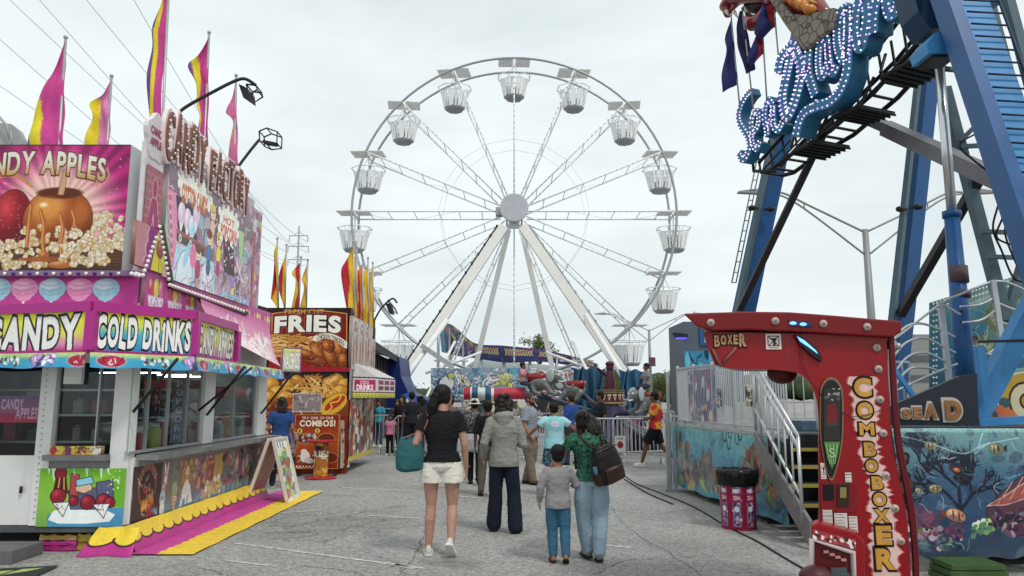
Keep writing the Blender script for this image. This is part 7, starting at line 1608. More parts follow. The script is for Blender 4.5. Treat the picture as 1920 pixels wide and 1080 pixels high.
 prism([(1478, 600), (1520, 604), (1524, 613), (1484, 611)], 'light_plate', sm('plate_navy', '#28305c', .3), YB-.08, .009, bev=.002)
 for x, y in ((1487, 606), (1506, 608)): b.ball(A_(x, y, YB-.085), .022, 10, 6, (1.3, .4, .6))
 b.build('led_lamps', le, T)
 lb = prism([(1490, 626), (1505, 634), (1530, 652), (1541, 668), (1540, 678), (1524, 668), (1500, 646)], 'light_bar', sm('bar_black_blue', '#101828', .1), YB-.03, .028, bev=.004); prism([(1494, 630), (1508, 638), (1530, 657), (1534, 664), (1518, 652), (1500, 640)], 'light_bar_lens', le, YB-.033, .003, lb, 0)
 # lettering with a pale lightning splash behind it
 gold = sm('letter_gold', '#c8923c', .35, var=.25); blk = sm('letter_black', '#160c08', .5); spl_ = sm('splash_pale', '#dcb8b0', .5, var=.15); spp = sm('splash_pink', '#c05a5c', .5)
 LT = [('C', 1617, 727, 38, 42), ('O', 1621, 770, 34, 35), ('M', 1624, 805, 33, 27), ('B', 1630, 843, 26, 30), ('O', 1633, 874, 26, 26), ('B', 1644, 906, 25, 28), ('O', 1648, 937, 28, 28), ('X', 1652, 968, 34, 28), ('E', 1656, 1005, 34, 40), ('R', 1659, 1050, 42, 44)]
 rg = random.Random(9); L1, R1 = [], []
 pts = [(x-w*.62, y-h*.5) for _, x, y, w, h in LT]+[(1638, 1085)]; pr = [(x+w*.62, y-h*.5) for _, x, y, w, h in LT]+[(1684, 1085)]
 ls = spl(pts, 7); rs = spl(pr, 7)
 for k, (p, r) in enumerate(zip(ls, rs)): L1.append((p[0]+rg.uniform(-6, 5), p[1])); R1.append((r[0]+rg.uniform(-5, 8), r[1]))
 for off, m_, nm, e in ((.004, spp, 'splash_edge', 3.2), (.0065, spl_, 'splash', 0)):
  b = MB(); n = len(L1)
  for k in range(n-1):
   q4 = [A_(L1[k][0]-e, L1[k][1], YB-off), A_(R1[k][0]+e, R1[k][1], YB-off), A_(R1[k+1][0]+e, R1[k+1][1], YB-off), A_(L1[k+1][0]-e, L1[k+1][1], YB-off)]; b.add(q4, [(0, 1, 2, 3)])
  b.build(nm, m_, T)
 s = YB/F*1.03
 for ch, x, y, w, h in LT:
  o = A_(x-w/2, y+h/2, YB); lt = text3d('letter', ch, o, (1, 0, 0), (0, 0, 1), w*s, h*s, .010, blk, T, bold=.075, offs=.0); text3d('letter_face', ch, o+Vector((w*s*.10, -.010, h*s*.09)), (1, 0, 0), (0, 0, 1), w*s*.80, h*s*.80, .004, gold, lt, bold=.05)
  c = Canvas(10, 10, 3)
 # BOXER logo at the end of the arm
 for i, (ch, x, y, w, h) in enumerate((('B', 1344, 640, 13, 26), ('O', 1356, 638, 13, 22), ('X', 1368, 637, 12, 22), ('E', 1379, 637, 11, 22), ('R', 1392, 638, 17, 30))):
  o = A_(x-w/2, y+h/2, YB); lt = text3d('letter', ch, o, (1, 0, 0), (0, 0, 1), w*s, h*s, .008, blk, T, bold=.10); text3d('letter_face', ch, o+Vector((w*s*.12, -.008, h*s*.1)), (1, 0, 0), (0, 0, 1), w*s*.76, h*s*.8, .004, sm('letter_tan', '#c09468', .4), lt, bold=.05)
 b = MB()
 for pts in (((1336, 655), (1344, 672), (1352, 688)), ((1380, 652), (1366, 668), (1356, 680))): b.tube([A_(x, y, YB-.012) for x, y in pts], .010, 6)
 b.build('rope_emblem', sm('emblem_tan', '#8a5a48', .6), T)
 # control cabinet
 cab = [(1521, 985), (1532, 980), (1606, 1000), (1622, 1018), (1622, 1150), (1521, 1150)]
 prism(cab, 'cabinet', red, YB-.16, .16)
 tl, tr, bl = A_(1523, 992, YB-.165), A_(1596, 1012, YB-.165), A_(1523, 1004, YB-.165); c = Canvas(74, 14, 90, '#8c3a3c'); c.blobs(0, 2, 74, 12, 34, 1.5, 3.4, ['#d8ccc8', '#3c2424', '#b8504c', '#e8e0dc'], 3, asp=(1, 1.6)); s_ = Vector((0, 0, -.07)); c.mesh('button_strip', [tl, tl+Vector((.31, 0, -.075)), tl+Vector((.31, 0, -.145)), tl+Vector((0, 0, -.07))], T)
 fr = [A_(x, y, YB-.19) for x, y in ((1522, 1012), (1599, 1036), (1602, 1150), (1522, 1150))]; b = MB(); b.tube([fr[3], fr[0], fr[1], fr[2]], .022, 10); b.build('white_frame', sm('frame_white', '#b8a8a8', .4), T)
 prism([(1524, 1016), (1598, 1040), (1600, 1150), (1524, 1150)], 'tray_panel', sm('tray_dark_red', '#5a1016', .35), YB-.18, .018)
 b = MB();
 for k in range(4): p = A_(1548+k*11, 1034+k*5, YB-.19); b.box(p.x-.018, p.y-.012, p.z-.01, p.x+.018, p.y, p.z+.008)
 b.build('tray_buttons', sm('button_pink', '#b88078', .3), T)
 b = MB(); p = A_(1570, 1072, YB-.2); b.box(p.x-.055, p.y-.03, p.z-.09, p.x+.055, p.y, p.z+.03); b.box(p.x-.07, p.y-.04, p.z-.02, p.x+.07, p.y-.03, p.z+.0); b.build('coin_return', sm('return_grey', '#4a5054', .4), T)
 b = MB(); p = A_(1530, 1082, YB-.25); b.ball(p, .10, 16, 10, (1.2, 1, .8)); b.build('glove', sm('glove_maroon', '#4a2428', .45), T)
 b = MB(); b.tube(spl([tuple(A_(x, y, YB-.02)) for x, y in ((1500, 625), (1508, 690), (1545, 745), (1590, 778), (1625, 778), (1660, 765))], 6), .003, 5); b.build('loose_cord', M_BLACK, T)
 b = MB(); b.box(A_(1500, 1100).x, YB-.2, 0, A_(1716, 1100).x, YB+TH+.1, .06); b.build('base', M_BLACK, T)
 # pull-knob at the upper right
 b = MB(); p = A_(1678, 645, YB); b.tube([p+Vector((0, .1, 0)), p+Vector((.05, .1, 0))], .04, 14); b.ball(p+Vector((.07, .1, -.01)), .03, 10, 6); b.build('hinge', M_STEEL, T)
boxer()
# ---------------- support tower of the swing ride
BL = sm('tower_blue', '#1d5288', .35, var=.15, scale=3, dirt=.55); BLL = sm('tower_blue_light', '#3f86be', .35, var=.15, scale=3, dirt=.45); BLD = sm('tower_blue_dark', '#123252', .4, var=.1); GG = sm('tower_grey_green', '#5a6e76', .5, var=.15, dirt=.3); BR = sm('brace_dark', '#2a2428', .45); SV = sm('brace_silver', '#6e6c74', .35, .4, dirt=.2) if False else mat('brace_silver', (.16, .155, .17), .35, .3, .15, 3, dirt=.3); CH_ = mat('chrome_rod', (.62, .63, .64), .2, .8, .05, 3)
def tower():
 T = thing('ride_tower', 'blue steel A-frame tower of the dragon swing ride with hydraulic rams and ladder', 'ride tower', tuple(at(1690, 800, 14).xy)+(0,))
 def beam(p0, p1, Y0, Y1, w, h, name, m, up=(0, 1, 0)):
  b = MB(); b.bar(at(*p0, Y0), at(*p1, Y1), w, h, up=up); return b.build(name, m, T)
 up2 = (-.45, 1, 0)
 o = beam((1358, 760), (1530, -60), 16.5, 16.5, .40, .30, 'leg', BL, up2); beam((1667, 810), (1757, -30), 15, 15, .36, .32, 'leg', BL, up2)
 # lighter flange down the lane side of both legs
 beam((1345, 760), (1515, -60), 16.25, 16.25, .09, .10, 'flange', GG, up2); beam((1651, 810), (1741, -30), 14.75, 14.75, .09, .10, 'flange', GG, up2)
 beam((1386, 582), (1556, 226), 16.0, 14.6, .13, .15, 'brace', BR); beam((1688, 590), (1862, 290), 14.7, 12, .14, .16, 'brace', BR)
 beam((1592, 208), (1740, 272), 14.6, 12.6, .16, .18, 'brace', SV); beam((1660, 240), (1900, 350), 13.6, 10.6, .20, .26, 'brace', SV)
 for (x, y) in ((1410, 390), (1446, 392), (1688, 392), (1722, 388)):
  p = at(x, y, 16.1 if x < 1500 else 14.6); b = MB(); b.ball(p, .08, 8, 6, (1.2, 1, .8)); b.bar(p, p+Vector((.15 if x in (1410, 1688) else -.15, .05, 0)), .05); b.build('bolt_lug', M_BLACK, T)
 # ladder up the left leg
 b = MB(); a0, a1 = at(1380, 530, 16.2), at(1427, 300, 16.2); c0, c1 = at(1372, 530, 16.2), at(1419, 300, 16.2); b.tube([a0, a1], .015, 6); b.tube([c0, c1], .015, 6)
 for k in range(13): b.tube([a0.lerp(a1, k/12), c0.lerp(c1, k/12)], .012, 5)
 b.build('ladder', GG, T)
 # hydraulic ram
 b = MB(); b.tube([at(1759, 95, 10.6), at(1785, 400, 10.4)], .068, 16); b.build('ram_rod', CH_, T)
 b = MB(); b.tube([at(1784, 398, 10.4), at(1822, 835, 10.0)], [.10, .135], 20); b.tube([at(1784, 396, 10.4), at(1785, 408, 10.4)], .125, 20); b.build('ram_cylinder', BL, T)
 b = MB(); b.tube([at(1796, 500, 10.27), at(1799, 530, 10.25)], .122, 20); b.tube([at(1801, 548, 10.24), at(1802, 558, 10.23)], .124, 20); b.build('rust_band', sm('rust', '#5c4c50', .7, var=.4), T)
 b = MB()
 for x, y in ((1802, 583), (1803, 604), (1806, 692)): p = at(x, y, 9.98); b.ball(p, .022, 8, 5)
 b.build('bolts', M_BLACK, T)
 # broad right-hand leg with rungs
 p0, p1 = at(1790, -60, 10.2), at(2000, 560, 8.6)
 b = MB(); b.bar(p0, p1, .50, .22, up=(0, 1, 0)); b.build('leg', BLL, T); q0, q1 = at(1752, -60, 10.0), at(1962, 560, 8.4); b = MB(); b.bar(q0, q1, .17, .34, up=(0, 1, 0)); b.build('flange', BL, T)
 b = MB()
 for k in range(24):
  c = p0.lerp(p1, (k+.5)/24)-Vector((0, .17, 0)); b.tube([c+Vector((-.17, 0, .02)), c+Vector((.34, 0, -.01))], .014, 6)
 d = (p1-p0).normalized(); b.tube([p0+Vector((.34, -.17, 0)), p1+Vector((.34, -.17, 0))], .02, 6)
 b.build('ladder_rungs', sm('rung_dark', '#18344c', .5), T)
 b = MB(); n_ = p0.lerp(p1, .42)-Vector((0, .125, 0));
 t_ = text3d('number', '23', at(1822, 68, 9.75), (1, 0, -.1), (.1, 0, 1), .20, .08, .006, M_BLACK, T)
 # junction box
 b = MB(); J = [at(x, y, 9.9) for x, y in ((1736, 82), (1752, 62), (1800, 48), (1815, 60), (1812, 88), (1804, 98), (1742, 100))]; b.prism(J, (0, .45, 0)); b.build('junction_box', BLL, T, bevel=.01)
 b = MB(); b.prism([at(x, y, 9.95) for x, y in ((1745, 100), (1800, 99), (1795, 106), (1752, 107))], (0, .4, 0)); b.build('box_underside', M_BLACK, T)
 b = MB(); b.prism([at(x, y, 10.3) for x, y in ((1705, -40), (1880, -40), (1880, 4), (1800, 45), (1745, 55), (1722, 20))], (0, .5, 0)); b.build('tower_head', BLD, T)
 beam((1722, 0), (1745, 110), 10.8, 10.8, .16, .16, 'brace', mat('pole_grey', (.27, .27, .27)));
 # grey truss of the far tower
 beam((1770, 165), (1885, 600), 12.5, 12.5, .17, .17, 'rear_leg', GG); beam((1845, -20), (2018, 630), 11.5, 11.5, .16, .16, 'rear_leg', GG); beam((1885, -20), (2058, 630), 11.5, 11.5, .14, .14, 'rear_leg', GG); beam((1925, 470), (1885, 600), 12.5, 12.5, .13, .13, 'rear_leg', GG)
 for (x0, y0, x1, y1) in ((1838, 434, 1930, 437), (1850, 481, 1930, 484), (1772, 129, 1790, 131), (1797, 275, 1860, 272), (1800, 265, 1850, 215)): beam((x0, y0), (x1, y1), 12.3, 12.3, .07, .07, 'cross_bar', GG)
 for pts in (((1790, 110), (1815, 170), (1850, 300), (1885, 345), (1882, 400), (1868, 440), (1885, 455), (1925, 465)), ((1885, 345), (1870, 390), (1862, 430), (1878, 470), (1900, 520), (1925, 530)), ((1830, 180), (1822, 215), (1845, 240), (1800, 270), (1825, 300), (1880, 340)), ((1888, 350), (1890, 400), (1885, 440), (1908, 500), (1930, 545))):
  b = MB(); b.tube(spl([tuple(at(x, y, 9.6)) for x, y in pts], 8), .013, 6); b.build('hose', M_RUBBER, T)
 # low blue frame
 beam((1812, 808), (1955, 540), 9.2, 9.2, .24, .2, 'foot_brace', BLL); beam((1836, 650), (1846, 752), 9.0, 9.0, .09, .1, 'foot_post', BLL); beam((1832, 792), (1960, 785), 9.0, 9.0, .09, .12, 'foot_beam', BLL); beam((1675, 690), (1716, 748), 9.6, 9.6, .05, .06, 'foot_strut', BLL)
 beam((1835, 641), (1960, 637), 9.1, 9.1, .03, .03, 'pipe', M_BLACK)
 b = MB(); b.tube(spl([tuple(at(x, y, 8.9)) for x, y in ((1790, 790), (1785, 740), (1800, 722), (1818, 730), (1820, 760), (1812, 800))], 6), .012, 6); b.build('hose', M_RUBBER, T)
tower()
# ---------------- the ship with its bulb lettering
PSa = at(1390, 250, 15.2); PSb = at(1700, 250, 11.6); PSb.z = PSa.z
SD = (PSb-PSa).normalized(); SN = SD.cross(Vector((0, 0, 1))).normalized()
if SN.y > 0: SN = -SN
def sp(px, py, back=0): return atP(px, py, PSa, SN)-SN*back
def ship():
 T = thing('swing_ship', 'hull of the swinging ship with glowing bulb letters reading Sea Dragon', 'swing ship', tuple(sp(1500, 200)))
 face = sm('letter_face_blue', '#4c6c98', .5, var=.2); side = sm('letter_side_blue', '#34749c', .4, var=.15, dirt=.2)
 bm_ = [mat('lit_bulb_white', (.9, .88, 1.0), .3, emit=1.1, var=0), mat('lit_bulb_lilac', (.66, .45, .9), .3, emit=1.1, var=0), mat('lit_bulb_rose', (.95, .6, .68), .3, emit=1.0, var=0)]
 LT = {
  'S': ([[(1408, 170), (1399, 180), (1390, 196), (1385, 214), (1387, 230), (1395, 244), (1403, 258), (1405, 276), (1399, 294), (1391, 298), (1385, 286)]], .19, .34),
  'e': ([[(1410, 247), (1410, 226), (1416, 209), (1422, 212), (1423, 228), (1418, 243), (1411, 252), (1412, 268), (1418, 280), (1425, 266)]], .15, .32),
  'a': ([[(1449, 196), (1441, 187), (1435, 203), (1434, 223), (1438, 240), (1444, 232), (1448, 212), (1450, 198), (1450, 222), (1453, 240), (1460, 243), (1467, 230)], [(1438, 240), (1439, 255)]], .17, .36),
  'D': ([[(1458, 136), (1463, 112), (1474, 95), (1486, 86), (1496, 104), (1502, 127), (1500, 152), (1495, 174), (1488, 196), (1479, 216), (1473, 216), (1469, 200), (1468, 178), (1472, 155), (1480, 120), (1484, 92)]], .26, .5),
  'r': ([[(1516, 96), (1514, 118), (1516, 140), (1522, 160), (1528, 178)], [(1502, 150), (1510, 135), (1515, 120)]], .24, .45),
  'a2': ([[(1552, 80), (1544, 64), (1537, 85), (1535, 118), (1539, 143), (1547, 136), (1553, 112), (1552, 84), (1555, 115), (1561, 137), (1570, 122)]], .20, .45),
  'g': ([[(1588, 14), (1577, 22), (1571, 44), (1570, 78), (1576, 104), (1584, 110), (1588, 80), (1590, 40), (1589, 12), (1589, 60), (1589, 105), (1587, 135), (1579, 160), (1569, 178), (1552, 192), (1530, 199), (1509, 210), (1498, 230), (1492, 256)]], .24, .55),
  'o': ([[(1617, -6), (1609, 6), (1604, 32), (1603, 60), (1608, 85), (1615, 87), (1621, 60), (1625, 30), (1622, 2), (1616, -8)]], .24, .5),
  'n': ([[(1637, 62), (1638, 32), (1643, 2), (1650, -20), (1660, -24), (1661, 6), (1667, 27), (1677, 24), (1684, 4), (1690, -20)]], .22, .5)}
 rg = random.Random(4); bl = [[], [], []]
 for nm, (strokes, w, th) in LT.items():
  th *= .75
  L_ = MB()
  for st_ in strokes:
   P = [Vector(p) for p in spl([tuple(sp(x, y, .0)) for x, y in st_], 5)]; n = len(P); A_, B_ = [], []
   for i, p in enumerate(P):
    d = (P[min(i+1, n-1)]-P[max(i-1, 0)]).normalized(); s = d.cross(SN).normalized()*w*.44; A_.append(p+s); B_.append(p-s)
   fr = A_+B_[::-1]; vs = []; fs = [];
   for i in range(n): vs += [A_[i], B_[i], B_[i]-SN*th, A_[i]-SN*th]
   for i in range(n-1):
    a, c = i*4, i*4+4; fs += [(a, a+1, c+1, c), (a+1, a+2, c+2, c+1), (a+2, a+3, c+3, c+2), (a+3, a, c, c+3)]
   fs += [(0, 3, 2, 1), ((n-1)*4, (n-1)*4+1, (n-1)*4+2, (n-1)*4+3)]; L_.add(vs, fs)
   acc = 0; last = P[0]
   for i in range(n):
    acc += (P[i]-last).length; last = P[i]
    if acc > .06 or i == 0:
     acc = 0
     for k in ((-.62, .62) if w < .25 else (-.8, -.45, .45, .8)): bl[rg.choice((0, 0, 1, 1, 2)) if nm not in 'Se' else rg.choice((0, 0, 2, 2, 1))].append(P[i]+(A_[i]-P[i])*k+SN*.02)
  o = L_.build('letter', side, T); o['label'] = 'marquee letter %s outlined in lilac bulbs' % nm[0]
 for b, m in zip(bl, bm_): bulbs(b, .0175, m, T, 33, 6)
 # truss under and behind the letters
 tm = sm('truss_black', '#1c1e20', .5)
 def tr_(pts, r, back, nm='truss'): b = MB(); b.tube([sp(x, y, back) for x, y in pts], r, 6); return b
 b = MB()
 for bk in (.5, 1.1):
  b.tube([sp(x, y, bk) for x, y in ((1392, 318), (1412, 312), (1450, 282), (1520, 238), (1600, 165), (1690, 60), (1740, 0))], .045, 6); b.tube([sp(x, y, bk) for x, y in ((1388, 300), (1440, 240), (1520, 175), (1600, 90), (1660, 10))], .04, 6)
 for k in range(16):
  t = k/15; x = lerp(1392, 1730, t); y = float(np.interp(x, [1392, 1412, 1450, 1520, 1600, 1690, 1740], [318, 312, 282, 238, 165, 60, 0])); b.tube([sp(x, y, .5), sp(x-8, y-52, .5)], .025, 5); b.tube([sp(x, y, .5), sp(x+14, y-68, 1.1)], .022, 5); b.tube([sp(x, y, .5), sp(x, y, 1.1)], .03, 5)
 b.tube([sp(1392, 318, .3), sp(1432, 318, .3)], .035, 6); b.tube([sp(1390, 290, .3), sp(1392, 318, .3)], .03, 6)
 b.build('truss', tm, T)
 b = MB()
 for (x0, y0, x1, y1) in ((1466, 284, 1510, 262), (1545, 216, 1592, 196), (1632, 142, 1692, 108)):
  a, c = sp(x0, y0, .25), sp(x1, y1, .25); n_ = SN*-.9; b.prism([a, c, c+Vector((0, 0, .05)), a+Vector((0, 0, .05))], n_)
  for k in range(6): p = a.lerp(c, k/5)+Vector((0, 0, -.02)); b.tube([p, p+n_], .025, 5)
  b.tube([a, c], .03, 5); b.tube([a+Vector((0, 0, .1)), sp(x0-10, y0-50, .5)], .03, 5); b.tube([c, sp(x1+8, y1-60, .5)], .03, 5)
 b.build('walkway', tm, T)
 b = MB(); b.prism([sp(x, y, .75) for x, y in ((1645, 100), (1700, 35), (1712, 40), (1672, 105))], SN*-.03); b.build('mesh_panel', sm('mesh_grey', '#9a9ca0', .6), T)
 b = MB(); b.box(*(sp(1440, 185, .6)-Vector((.07, .07, 0))), *(sp(1440, 110, .6)+Vector((.07, .07, 0)))); b.build('mast', GG, T)
 # dragon: neck and head
 nk = mat('dragon_grey_scales', s2l(hx('#7c7468')), .5, 0, .2, 4)
 ntr = nk.node_tree; v = ntr.nodes.new('ShaderNodeTexVoronoi'); v.feature = 'DISTANCE_TO_EDGE'; v.inputs['Scale'].default_value = 5.5; tcn = ntr.nodes.new('ShaderNodeTexCoord'); ntr.links.new(tcn.outputs['Object'], v.inputs['Vector']); mr = ntr.nodes.new('ShaderNodeMapRange'); mr.inputs['From Max'].default_value = .09; ntr.links.new(v.outputs['Distance'], mr.inputs['Value'])
 mxn = ntr.nodes.new('ShaderNodeMix'); mxn.data_type = 'RGBA'; mxn.inputs['A'].default_value = (.03, .027, .025, 1); mxn.inputs['B'].default_value = (*s2l(hx('#857c70')), 1); ntr.links.new(mr.outputs[0], mxn.inputs['Factor']); ntr.links.new(mxn.outputs['Result'], ntr.nodes['Principled BSDF'].inputs['Base Color'])
 b = MB(); b.prism([sp(x, y, -.12) for x, y in ((1450, 2), (1467, -6), (1492, 28), (1520, 30), (1572, 16), (1568, 54), (1514, 96), (1478, 46))], SN*-.5); b.build('neck_shield', nk, T, bevel=.03)
 rd = sm('dragon_red', '#7c1c24', .25, coat=.6, var=.12); og = mat('dragon_orange_scales', s2l(hx('#b8742c')), .3)
 b = MB(); chain(b, [sp(x, y, .2) for x, y in ((1440, -40), (1470, -22), (1500, 4), (1530, 24))], [.34, .36, .30, .16], 18); o = fuse(b, 'neck', rd, None, voxel=.03); o.parent = T; o.data.transform(local(T).inverted())
 b = MB();
 for i in range(16): x = 1462+i*4.6; y = -14+i*2.6; b.ball(sp(x, y-6+(i % 3)*3, -.14), .11, 10, 6, (1, .5, .8))
 b.build('scales', og, T)
 b = MB(); chain(b, [sp(x, y, .1) for x, y in ((1358, 24), (1353, 10), (1368, -8), (1400, -18), (1440, -24))], [.10, .14, .20, .26, .3], 16); chain(b, [sp(x, y, .1) for x, y in ((1366, 16), (1376, 4), (1396, -8))], [.05, .07, .1], 12); o = fuse(b, 'upper_jaw', rd, None, voxel=.025); o.parent = T; o.data.transform(local(T).inverted())
 b = MB(); chain(b, [sp(x, y, .1) for x, y in ((1396, 34), (1404, 42), (1420, 36), (1434, 18), (1446, -8))], [.12, .17, .17, .16, .2], 16); o = fuse(b, 'lower_jaw', rd, None, voxel=.025); o.parent = T; o.data.transform(local(T).inverted())
 b = MB()
 for x0, y0, x1, y1 in ((1376, 22, 1384, 34), (1362, 20, 1366, 30), (1400, 24, 1396, 12)): b.tube([sp(x0, y0, 0), sp(x1, y1, 0)], [.05, .008], 8)
 b.build('teeth', sm('tooth_ivory', '#c8c0b0', .3), T); b = MB(); b.tube([sp(1506, -2, 0), sp(1530, 6, 0)], [.07, .02], 8); b.build('spike', sm('spike_tan', '#c89a50', .4), T)
 b = MB(); chain(b, [sp(x, y, .25) for x, y in ((1386, 10), (1410, 8), (1425, 0))], [.12, .16, .16], 12); b.build('mouth_lining', sm('mouth_dark', '#1c0a0c', .6), T)
 return T
ship()
NB, RR_ = '#2a2f62', '#a82838'; fg = 'blue and red flags on the swing ship'
flag('long blue and red flag hanging leftmost below the dragon jaw', ((1371, 33), (1387, 195)), 15.0, [(1371, 35), (1359, 72), (1361, 100), (1353, 140), (1356, 172)], [NB], hem=(1384, 158), group=fg, bands_c=[(1, NB)], zb=at(1387, 205, 15).z, seed=31)
flag('blue flag with grey emblem second from the left below the dragon jaw', ((1392, 20), (1413, 200)), 14.8, [(1386, 22), (1380, 60), (1384, 90), (1400, 138)], [NB], hem=(1417, 130), group=fg, bands_c=[(1, '#25264e')], zb=at(1413, 215, 14.8).z, seed=32)
flag('crumpled red and blue flag third from the left on the ship', ((1428, 30), (1438, 190)), 14.5, [(1418, 60), (1410, 85), (1405, 110), (1410, 122)], [RR_], hem=(1432, 100), group=fg, bands_c=[(.45, RR_), (.55, NB)], zb=at(1438, 200, 14.5).z, seed=33, fold=.2)
flag('dark blue and red flag beside the grey neck scales of the dragon', ((1450, 0), (1462, 130)), 14.2, [(1430, 5), (1422, 30), (1420, 55), (1428, 72)], [NB], hem=(1456, 48), group=fg, bands_c=[(.3, RR_), (.7, NB)], zb=at(1463, 140, 14.2).z, seed=34, fold=.2)
# ---------------- backdrop, arched railings and letter boards of the swing ride
def backdrop():
 T = thing('bulb_backdrop', 'turquoise painted backdrop with bulb border and green sea dragon behind the blue ram', 'backdrop', tuple(at(1850, 700, 13.2).xy)+(0,))
 Y = 13.2; tl = at(1742, 568, Y); tr = at(1960, 500, Y); bl = at(1742, 735, Y); br = at(1960, 735, Y)
 tl2 = Vector((tl.x, Y, tl.z)); c = Canvas(218, 200, 200, '#3f8aa4'); c.grad([(0, '#5aa0a8'), (.5, '#3a84a8'), (1, '#2a5f88')]); c.ell(90, 20, 50, 14, '#cfe4dc', soft=.9, a=.8)
 rg = random.Random(3); c.curve([(60, 170), (80, 130), (110, 120), (130, 90), (115, 60), (140, 40), (190, 50)], 26, '#6a7a50'); c.curve([(62, 168), (82, 128), (112, 118), (132, 88), (118, 60), (142, 42), (190, 52)], 9, '#b0b48c'); c.blobs(70, 90, 110, 150, 30, 3, 9, ['#c87a6a', '#e0d0c0', '#7a2c2c', '#8a8a60', '#4a4a38'], 5, ol='#2a2a20', lw=.8)
 for x, y in ((150, 66), (186, 76)): c.ell(x, y, 15, 11, '#7ab848', .4, ol='#2a3a1c', lw=1.2, hi='#d0e890'); c.ell(x+3, y, 4, 6, '#1c2a14')
 c.blobs(60, 10, 210, 190, 60, 4, 14, ['#4a98a0', '#6ab0a8', '#3a78a0', '#7a9a70'], 7, a=.35); c.squig(60, 60, 215, 190, 40, 1.6, ['#2a4a40', '#9ac0a0', '#c0d8c0'], 8, 30, .7)
 def s(tx, ty):
  t = tl.lerp(tr, tx); bb = bl.lerp(br, tx); t.y = bb.y = Y; return t.lerp(bb, ty)
 c.tone(.85, .9); c.mesh('painted_panel', s, T); dy = Vector((0, .03, 0))
 bulbs([s(x, (k+.5)/16)-dy for k in range(16) for x in (.03, .055)]+[s((k+1)/33, y)-dy for k in range(32) for y in (.02, .075)], .02, M_BULB, T)
 b = MB(); b.box(tl.x-.3, Y+.05, 0, tl.x-.1, Y+.2, 1.2); b.box(6.0, Y+.1, 0, 6.2, Y+.3, 1.4); b.box(9, Y+.1, 0, 9.2, Y+.3, 1.4); b.build('support', GG, T)
 # letter boards
 b = MB();
 T2 = thing('letter_board', 'dark sloping board with gold bubble letters SEA D above the front mural', 'sign board', tuple(at(1740, 780, 8.6).xy)+(1.2,)); Y = 8.6
 b.prism([at(x, y, Y) for x, y in ((1660, 798), (1668, 762), (1720, 740), (1800, 705), (1832, 700), (1836, 798))], (0, .06, 0)); b.build('board', sm('board_navy', '#252a34', .4), T2)
 for ch, x0, x1, y0, y1 in (('S', 1688, 1708, 764, 787), ('E', 1709, 1729, 760, 787), ('A', 1729, 1760, 752, 788), ('D', 1767, 1806, 745, 792)):
  o = at(x0, y1, Y); w = at(x1, y1, Y).x-o.x; h = at(x0, y0, Y).z-o.z; a_ = text3d('letter_outline', ch, o, (1, 0, 0), (0, 0, 1), w, h, .02, sm('outline_pale', '#b8b0a4', .5), T2, bold=.13, offs=.0); text3d('letter', ch, o+Vector((w*.12, -.02, h*.12)), (1, 0, 0), (0, 0, 1), w*.76, h*.76, .02, sm('letter_copper', '#9a6a44', .4, var=.35), a_, bold=.07)
 T3 = thing('letter_board', 'painted board with one big gold letter G behind the blue foot brace', 'sign board', tuple(at(1900, 780, 9.6).xy)+(1.2,)); Y = 9.6; c = Canvas(100, 100, 90, '#3c8088'); c.grad([(0, '#7aa4a0'), (.4, '#3a7080'), (1, '#2a4c5c')]); c.ell(60, 55, 40, 46, '#b8963c', ol='#e0d8c0', lw=2.5); c.ell(60, 80, 36, 22, '#c86a44', a=.8); c.text('G', 38, 30, 82, 86, '#cfc4a0', .06, '#1c1c18', .05); c.blobs(0, 60, 30, 100, 12, 5, 10, ['#c86a4c', '#3a5a60', '#8a4a3a'], 3)
 tl = at(1838, 690, Y); tr = at(1975, 690, Y); bl = at(1838, 796, Y); tr.z = tl.z; bl.x = tl.x; br = Vector((tr.x, Y, bl.z)); c.mesh('board', [tl, tr, br, bl], T3, thick=.05); b = MB(); b.box(tl.x+.1, Y+.06, .5, tl.x+.2, Y+.12, bl.z); b.build('support', GG, T3)
 # arched railings
 Y = 9.9; T4 = thing('arched_railing', 'fan of white arched pipe railings in front of the turquoise backdrop', 'railing', tuple(at(1770, 760, Y).xy)+(1.0,))
 def rail(pts, r=.02): b = MB(); b.tube(spl([tuple(at(x, y, Y)) for x, y in pts], 6), r, 8); b.build('rail', M_ALW, T4)
 for pts in (((1672, 640), (1764, 570), (1800, 552), (1862, 527)), ((1672, 640), (1700, 612), (1730, 607), (1766, 620), (1790, 632)), ((1674, 670), (1700, 642), (1735, 634), (1768, 650), (1792, 662)), ((1676, 700), (1704, 668), (1738, 662), (1772, 678)), ((1676, 725), (1705, 692), (1740, 690), (1758, 695)), ((1676, 735), (1740, 705), (1795, 682)), ((1766, 570), (1790, 584), (1800, 590)), ((1862, 527), (1890, 530), (1930, 548)), ((1800, 575), (1835, 572), (1862, 560)), ((1805, 605), (1840, 600), (1870, 580)), ((1864, 565), (1900, 580), (1930, 585)), ((1866, 600), (1900, 612), (1930, 612)), ((1850, 665), (1885, 640), (1930, 600)), ((1850, 665), (1885, 662), (1930, 658))): rail(pts, .017)
 for a, c_ in (((1763, 566), (1781, 722)), ((1861, 525), (1886, 690)), ((1671, 638), (1678, 800))): b = MB(); b.bar(at(*a, Y), at(*c_, Y), .07, .05, up=(0, 1, 0)); b.build('post', M_ALW, T4)
 # grey block building
 Y = 60; T5 = thing('office_block', 'plain grey block building seen through the white arched railings', 'building', tuple(at(1725, 700, Y).xy)+(0,)); a, c_ = at(1694, 640, Y), at(1790, 640, Y); z1 = zat(643, Y); z2 = zat(625, Y)
 b = MB(); b.box(a.x, Y, 0, c_.x, Y+12, z1); b.box(at(1718, 640, Y).x, Y+1, z1, c_.x, Y+10, z2); w_ = b.build('wall', sm('block_grey', '#8c8c8a', .8), T5); b = MB()
